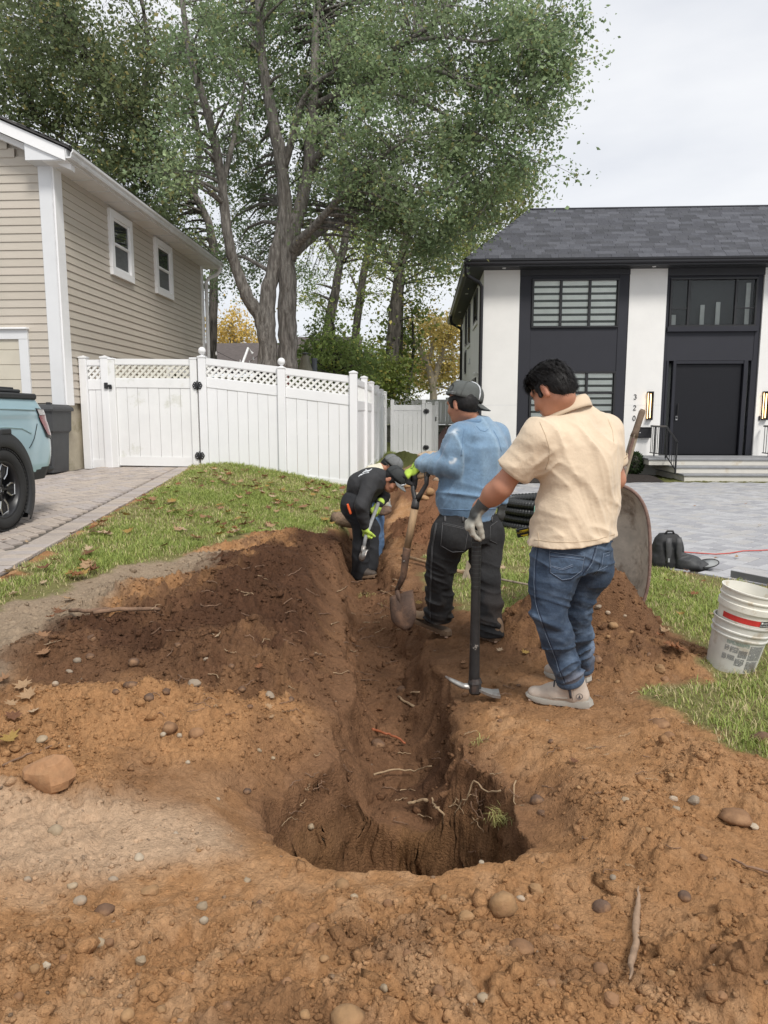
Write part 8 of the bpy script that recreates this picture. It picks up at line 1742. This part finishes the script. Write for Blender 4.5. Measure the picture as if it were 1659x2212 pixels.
rock(737,1909,34,32,'tan','round tan stone just below the near rim of the hole',ang=.2);rock(764,1933,19,20,'cream','pale square chip below the round tan stone',ang=.9);rock(677,2004,32,26,'orange','orange oval stone in the middle of the front heap',ang=.4);rock(838,1951,24,22,'orange','small orange ball stone below the hole',ang=.1);rock(1007,1980,34,28,'tan','tan lumpy stone left of the large oval stone',ang=.4);rock(1043,2156,28,22,'cream','cream rounded stone near the bottom edge',ang=.3);rock(948,2138,32,36,'orange','orange blocky stone near the bottom edge',ang=.6);rock(830,2143,20,21,'cream','cream pebble with a dark spot near the bottom edge',ang=.2);rock(1320,2154,34,44,'orange','big orange lump near the bottom right of the heap',ang=.5)
rock(1125,2046,54,36,'orange','large crumbly clod below the large oval stone',ang=.3,name='soil_clod');rock(1297,2089,38,32,'orange','round crumbly clod left of the root tip',ang=.2,name='soil_clod');rock(367,1576,38,32,'orange','large round soil clod on the sandy heap',ang=.15,name='soil_clod');rock(424,1582,30,28,'orange','smaller round soil clod right of the large one',ang=.15,name='soil_clod')
rock(284,1480,34,20,'brown','brown flat cobble at the foot of the dark heap',ang=.2);rock(419,1475,32,24,'grey','grey brown angular stone on the dark heap',ang=.7);rock(289,1428,28,20,'brown','brown rounded stone on the left slope of the dark heap',ang=.3);rock(583,1501,26,22,'grey','angular stone between the heap and the trench',ang=.9);rock(627,1508,20,20,'dark','dark standing chip beside the angular stone',ang=.9);rock(91,1595,26,16,'cream','cream oval stone above the boulder',ang=.2)
rock(868,1489,24,18,'brown','brown stone on the floor of the trench',ang=.4);rock(817,1603,30,20,'brown','brown cobble beside the red root in the trench',ang=.2);rock(1160,1723,32,28,'dark','dark round stone on the right rim of the hole',ang=.2);rock(672,1793,15,15,'cream','cream stone stuck in the left wall of the hole',ang=.4)
rock(1425,1442,26,30,'tan','upright tan stone at the foot of the wheelbarrow heap',ang=.4);rock(1436,1466,19,17,'orange','orange stone below the upright tan stone',ang=.3);rock(1325,1349,22,16,'tan','tan oval stone on the wheelbarrow heap',ang=.2);rock(1292,1314,20,14,'grey','flat grey stone high on the wheelbarrow heap',ang=.9);rock(1313,1323,11,10,'pale','small round pale stone by the flat grey stone',ang=.1);rock(1288,1423,26,20,'brown','brown lump left on the wheelbarrow heap',ang=.3,name='soil_clod')
rock(929,1066,20,22,'tan','rounded boulder behind the man in blue, tallest of its row',ang=.15,name='boulder',sink=.1);rock(917,1075,22,14,'tan','low boulder left of the tallest rounded boulder',ang=.3,name='boulder');rock(902,1067,15,14,'pale','pale boulder left of the low boulder',ang=.3,name='boulder');rock(880,1050,14,12,'tan','boulder behind the shovel yoke',ang=.3,name='boulder');rock(866,1048,13,12,'tan','boulder just right of the dark cap',ang=.3,name='boulder');rock(943,1034,16,12,'pale','pale boulder beside the blue sleeve elbow',ang=.5,name='boulder');rock(935,982,64,26,'pale','large pale flat boulder before the far gate',ang=.6,name='boulder')
for gname,lab,pts in(('small stones in the front heap','small stone half sunk in the front heap',[(534,1900,18,'cream'),(471,2063,20,'tan'),(138,2069,20,'orange'),(75,2090,24,'tan'),(958,1938,18,'tan'),(1125,1940,18,'pale'),(600,1985,20,'tan'),(520,2080,22,'orange'),(620,2120,24,'orange'),(400,2110,24,'orange'),(700,2080,22,'tan'),(880,2060,24,'orange'),(1200,2000,18,'orange'),(1190,2120,26,'orange'),(1450,2100,20,'tan'),(1540,2050,22,'orange'),(560,1950,16,'brown'),(800,1990,18,'orange'),(1380,2180,26,'orange'),(350,2180,22,'tan'),(1560,2160,24,'orange'),(930,2010,18,'tan'),(40,2150,24,'orange'),(180,2150,20,'tan'),(490,2170,26,'orange'),(660,2190,24,'tan')]),('pebbles on the pale sand','small pale pebble on the pale sand patch',[(156,1914,22,'cream'),(245,1896,20,'pale'),(172,1946,30,'pale'),(300,1853,22,'white'),(430,1838,16,'tan'),(60,1900,18,'pale'),(380,1800,12,'pale')]),('white pebbles on the left heap','tiny white pebble on the sandy slope left of the hole',[(406,1652,14,'white'),(388,1595,13,'white'),(353,1591,12,'white'),(471,1725,10,'white'),(150,1620,12,'cream'),(1040,1862,14,'white'),(590,1640,11,'cream'),(560,1620,12,'cream')]),('stones on the dark heap','small brown stone on the dark heap',[(198,1378,20,'brown'),(444,1425,15,'grey'),(323,1506,28,'dark'),(195,1420,20,'brown'),(167,1428,18,'grey'),(523,1490,18,'brown'),(534,1707,18,'dark'),(385,1400,16,'brown'),(360,1500,18,'brown'),(250,1500,16,'brown'),(500,1440,13,'brown'),(540,1530,14,'brown'),(150,1450,16,'grey'),(120,1480,16,'pale')]),('small stones on the wheelbarrow heap','small brown stone on the wheelbarrow heap',[(1363,1366,12,'tan'),(1314,1376,10,'tan'),(1333,1477,13,'tan'),(1380,1400,12,'brown'),(1350,1330,9,'pale'),(1400,1420,12,'brown')]),('stones on the right bank','small stone on the trodden bank right of the hole',[(1351,1729,20,'cream'),(1324,1898,15,'grey'),(1170,1760,20,'brown'),(1250,1700,12,'tan'),(1400,1800,16,'tan'),(1520,1850,18,'brown'),(1005,1502,14,'orange'),(1120,1480,12,'brown'),(1080,1560,12,'brown'),(1190,1600,13,'brown'),(1450,1680,14,'tan')])):
 for x,y,s_,c_ in pts:rock(x,y,s_,s_*rr.uniform(.7,.95),c_,f"{lab.replace(' stone', ' ' + c_ + ' stone', 1) if c_ not in lab else lab}, {'at left edge' if x < 200 else 'left of the hole' if x < 560 else 'below the hole' if x < 1150 else 'right of the hole'}{' near picture bottom' if y > 2060 else ''}" if y>1590 else lab,gname,rr.choice((.1,.3,.6)))
m_rootr=mat('red_root',(.30,.09,.035),.7,.3,30);m_rootp=mat('pale_root',(.33,.23,.135),.8,.3,30);m_rootb=mat('brown_root',(.20,.12,.075),.85,.3,25,.3,60);m_rootg=mat('thick_root',(.30,.20,.13),.8,.25,20,.4,50)
def root(name,label,pts,rpx,m,lift=.01,group=None,jit=.006):
 P_=[];rad=[];pr_=None
 for i,(x,y)in enumerate(pts):q=gp(x,y);q.z+=lift;P_.append(q)
 Q=[];
 for i in range(len(P_)-1):
  for k in range(4):Q.append(P_[i].lerp(P_[i+1],k/4)+V((rr.uniform(-jit,jit),rr.uniform(-jit,jit),rr.uniform(0,jit))))
 Q.append(P_[-1]);rp_=rpx if hasattr(rpx,'__len__')else[rpx,rpx*.7];n=len(Q)
 for i in range(n):f=proj(*Q[i])[2];rad.append(max(.0012,float(np.interp(i/(n-1),np.linspace(0,1,len(rp_)),rp_))*f/_F))
 return tag(ob(name,G().tube(Q,rad,7),m,None,True),label,'root' if name!='stick' else 'stick',group)
root('root','red root across the trench floor',[(804,1590),(835,1596),(860,1608),(876,1620)],[3,2.6,2.2],m_rootr,.03)
root('root','long thin pale root above the hole',[(810,1700),(850,1694),(895,1690),(932,1680)],[2.2,1.2],m_rootp,.06)
root('root','pale looping root on the right wall of the hole',[(1082,1728),(1050,1722),(1024,1715),(1008,1735),(998,1756),(980,1800)],[2,1.8,1.0],m_rootp,.02);root('root','forked pale root hanging in the hole',[(934,1751),(940,1768),(946,1775),(956,1805),(962,1839)],[2,3,1.8],m_rootp,.03);root('root','hanging rootlet right of the looping root',[(1114,1705),(1109,1732),(1114,1763)],[1.6,1],m_rootp,.02)
root('root','pale splintered wood stub at the back of the hole',[(883,1752),(900,1748),(922,1744)],[3,3.5,4],m_rootp,.03);root('root','pale broken root piece on the trench floor',[(861,1513),(875,1524),(895,1530)],[2.5,3],m_rootp,.01);root('root','short straight pale root above the broken piece',[(878,1503),(907,1501)],[2.5,2],m_rootp,.01)
root('root','thick pale root lying on the front heap',[(1380,1930),(1377,1971),(1374,2002),(1372,2048),(1364,2084),(1359,2128)],[1.2,6,8.5,7.5,8,1.5],m_rootg,.012,jit=.003)
root('stick','brown stick at the top left of the dark heap',[(152,1326),(195,1328),(240,1326)],[4.5,4],m_rootb,.015);root('stick','longer brown stick ending in the dark heap',[(205,1338),(260,1338),(300,1332),(345,1328)],[5,4.5,4],m_rootb,.02);root('stick','thin root beside the boulder',[(5,1662),(60,1645),(130,1622)],[2.5,1.5],m_rootb,.012);root('stick','grey root at the right edge of the bank',[(1577,1863),(1610,1878),(1659,1900),(1700,1915)],[2,4],m_rootb,.01)
for i in range(150):
 x,y=rr.uniform(300,700),rr.uniform(1190,1560)
 if i>45:x,y=rr.choice(((rr.uniform(715,860),rr.uniform(1230,1480)),(rr.uniform(600,1120),rr.uniform(1620,1820)),(rr.uniform(1000,1500),rr.uniform(1430,1900))))
 a=rr.uniform(-.7,.5);L_=rr.uniform(12,40);
 try:root('root','hair thin rootlet in the dug soil',[(x,y),(x+L_*.5*math.cos(a),y+L_*.3*math.sin(a)+rr.uniform(-4,4)),(x+L_*math.cos(a),y+L_*.6*math.sin(a))],[1.1,.6],rr.choice((m_rootb,m_rootp,m_rootb)),.008,'rootlets in the dug soil')
 except Exception:pass
LEAFC=[(.40,.26,.145),(.30,.165,.085),(.17,.075,.035),(.46,.34,.22),(.34,.22,.06),(.24,.10,.04)]
m_dead=[mat('dry_leaf_%d'%i,c,.75,.25,60,.3,200,trans=.2)for i,c in enumerate(LEAFC)]
def dead_leaf(seed):
 rng=random.Random(seed);out=[(0,-.5),(.10,-.28),(.34,-.36),(.28,-.12),(.52,.02),(.26,.10),(.30,.34),(.10,.26),(0,.56),(-.10,.26),(-.30,.34),(-.26,.10),(-.52,.02),(-.28,-.12),(-.34,-.36),(-.10,-.28)];cv=rng.uniform(.25,.9);tw_=rng.uniform(-.5,.5)
 pts=[(0,0,.0)];g=G();zf=lambda x,y:cv*x*x*1.2+.25*y*y+tw_*x*y+rng.uniform(-.03,.03)
 inner=[(x*.5,y*.5)for x,y in out];v=[(0,0,0)]+[(x,y,zf(x,y))for x,y in inner]+[(x,y,zf(x,y))for x,y in out];n=16
 f=[(0,1+i,1+(i+1)%n)for i in range(n)]+[(1+i,17+i,17+(i+1)%n,1+(i+1)%n)for i in range(n)];g.add(v,f);g.tube([(0,-.45,.02),(.03,-.75,.05)],.012,4);return g
protos=[[mesh_of('fallen_leaf',dead_leaf(s_),m)for m in m_dead]for s_ in range(7)]
def leaf_at(p,size,label,group):
 ci=rr.randrange(6);o=link('fallen_leaf',rr.choice(protos)[ci]);label=label.replace('leaf',('light brown','reddish brown','dark brown','pale tan','yellowish','rust coloured')[ci]+' leaf',1);o.location=p;o.rotation_euler=(rr.uniform(-.35,.35),rr.uniform(-.35,.35),rr.uniform(0,6.28));o.scale=(size,size*rr.uniform(.6,1),size);tag(o,label,'leaf',group)
n=0;tries=0
while n<205 and tries<4000:
 tries+=1;x=rr.uniform(-3.3,-.9);y=rr.uniform(4.0,11.4)
 sd=float(in_poly(np.array([x]),np.array([y]),LAWN_L)[0])
 if sd<.03 or not seen(x,y,.2,0)or rr.random()>.22+.8*float(sst((vn2(np.array([x*1.4]),np.array([y*1.4]),3)[0]-.35)/.3)):continue
 leaf_at(V((x,y,gz(x,y)+.045)),rr.uniform(.08,.15),'dry leaf on the left lawn '+('under the white fence' if y>9.6 else 'beside the tan driveway' if x<DRIVE_L(y)+.6 else 'close to the dark heap' if y<6.6 else 'in the middle of the grass'),'fallen leaves on the left lawn');n+=1
for x,y in[(30,1290),(95,1265),(170,1235),(130,1330),(110,1400),(95,1420),(50,1490),(30,1560),(60,1510),(20,1610),(120,1325),(140,1318),(110,1340),(75,1545),(10,1480),(90,1385),(150,1300),(25,1530)]:leaf_at(gp(x,y,.02),rr.uniform(.06,.10),'dry leaf on the gravelly strip at left','leaves on the gravel strip')
for x,y in[(1480,1240),(1440,1262),(1455,1245),(1520,1262),(1430,1295),(1500,1290),(1470,1335),(1540,1335),(1435,1375),(1600,1270),(1170,1170),(1130,1245),(1090,1280),(1110,1300),(935,1195),(905,1310),(1030,1285),(1000,1240),(1085,1235),(880,1235),(1130,1190),(1560,1310)]:leaf_at(gp(x,y,.03),rr.uniform(.05,.09),'small dry leaf on the right lawn','leaves on the right lawn')
for x,y in[(580,1535),(588,1560),(470,1385),(1240,1655),(1135,1415),(1148,1420),(1080,1410),(740,1330),(820,1540),(560,1450),(1310,1640),(900,1380),(1000,1440),(620,1545)]:leaf_at(gp(x,y,.015),rr.uniform(.035,.06),'small torn leaf on bare soil','leaves on the bare soil')
for x,y,s_ in((1425,1390,.08),(1455,1412,.10),(1470,1420,.09),(1440,1408,.07)):leaf_at(gp(x,y,.04),s_,'large curled leaf on the lawn left of the buckets','large curled leaves by the buckets')
for x,y in[(1500,1105),(1545,1225),(1590,1222),(1610,1100),(1640,1150),(60,1195),(200,1130),(260,1100),(330,1050),(10,1190)]:p=gp(x,y);leaf_at(V((p.x,p.y,float(drive_r_z(p.x,p.y))+.02 if x>800 else float(drive_l_z(p.x,p.y))+.02)),.06,'single dry leaf on the pavers','leaves on the pavers')
def tuft(px,py,n,h,label,seed,r=.05):
 rng=random.Random(seed);g=G();p=gp(px,py)
 for _ in range(n):
  a=rng.uniform(0,6.28);q=p+V((rng.gauss(0,r),rng.gauss(0,r*.6),-.01));d=V((math.cos(a),math.sin(a),0));hh=h*rng.uniform(.4,1.1);w=V((-d.y,d.x,0))*.0014;m_=q+d*hh*.3+V((0,0,hh*.7));e=q+d*hh*.9+V((0,0,hh*rng.uniform(.3,.9)))
  g.add([q-w,q+w,m_+w,m_-w,e],[(0,1,2,3),(3,2,4)])
 me=mesh_of('grass_tuft',g,m_tuft);tag(link('grass_tuft',me),label,'grass')
m_tuft=mat('straw_grass',(.42,.40,.15),.6,.3,20,trans=.3)
tuft(1095,1785,110,.085,'pale straw coloured grass tuft on the right rim of the hole',1,.03);tuft(1030,1610,25,.06,'small grass blades above the right wall of the hole',2,.03);tuft(790,1290,40,.07,'straw grass at the left lip of the far trench',3,.05);tuft(870,1310,70,.07,'dry grass tuft beside the shovel blade',4,.08)
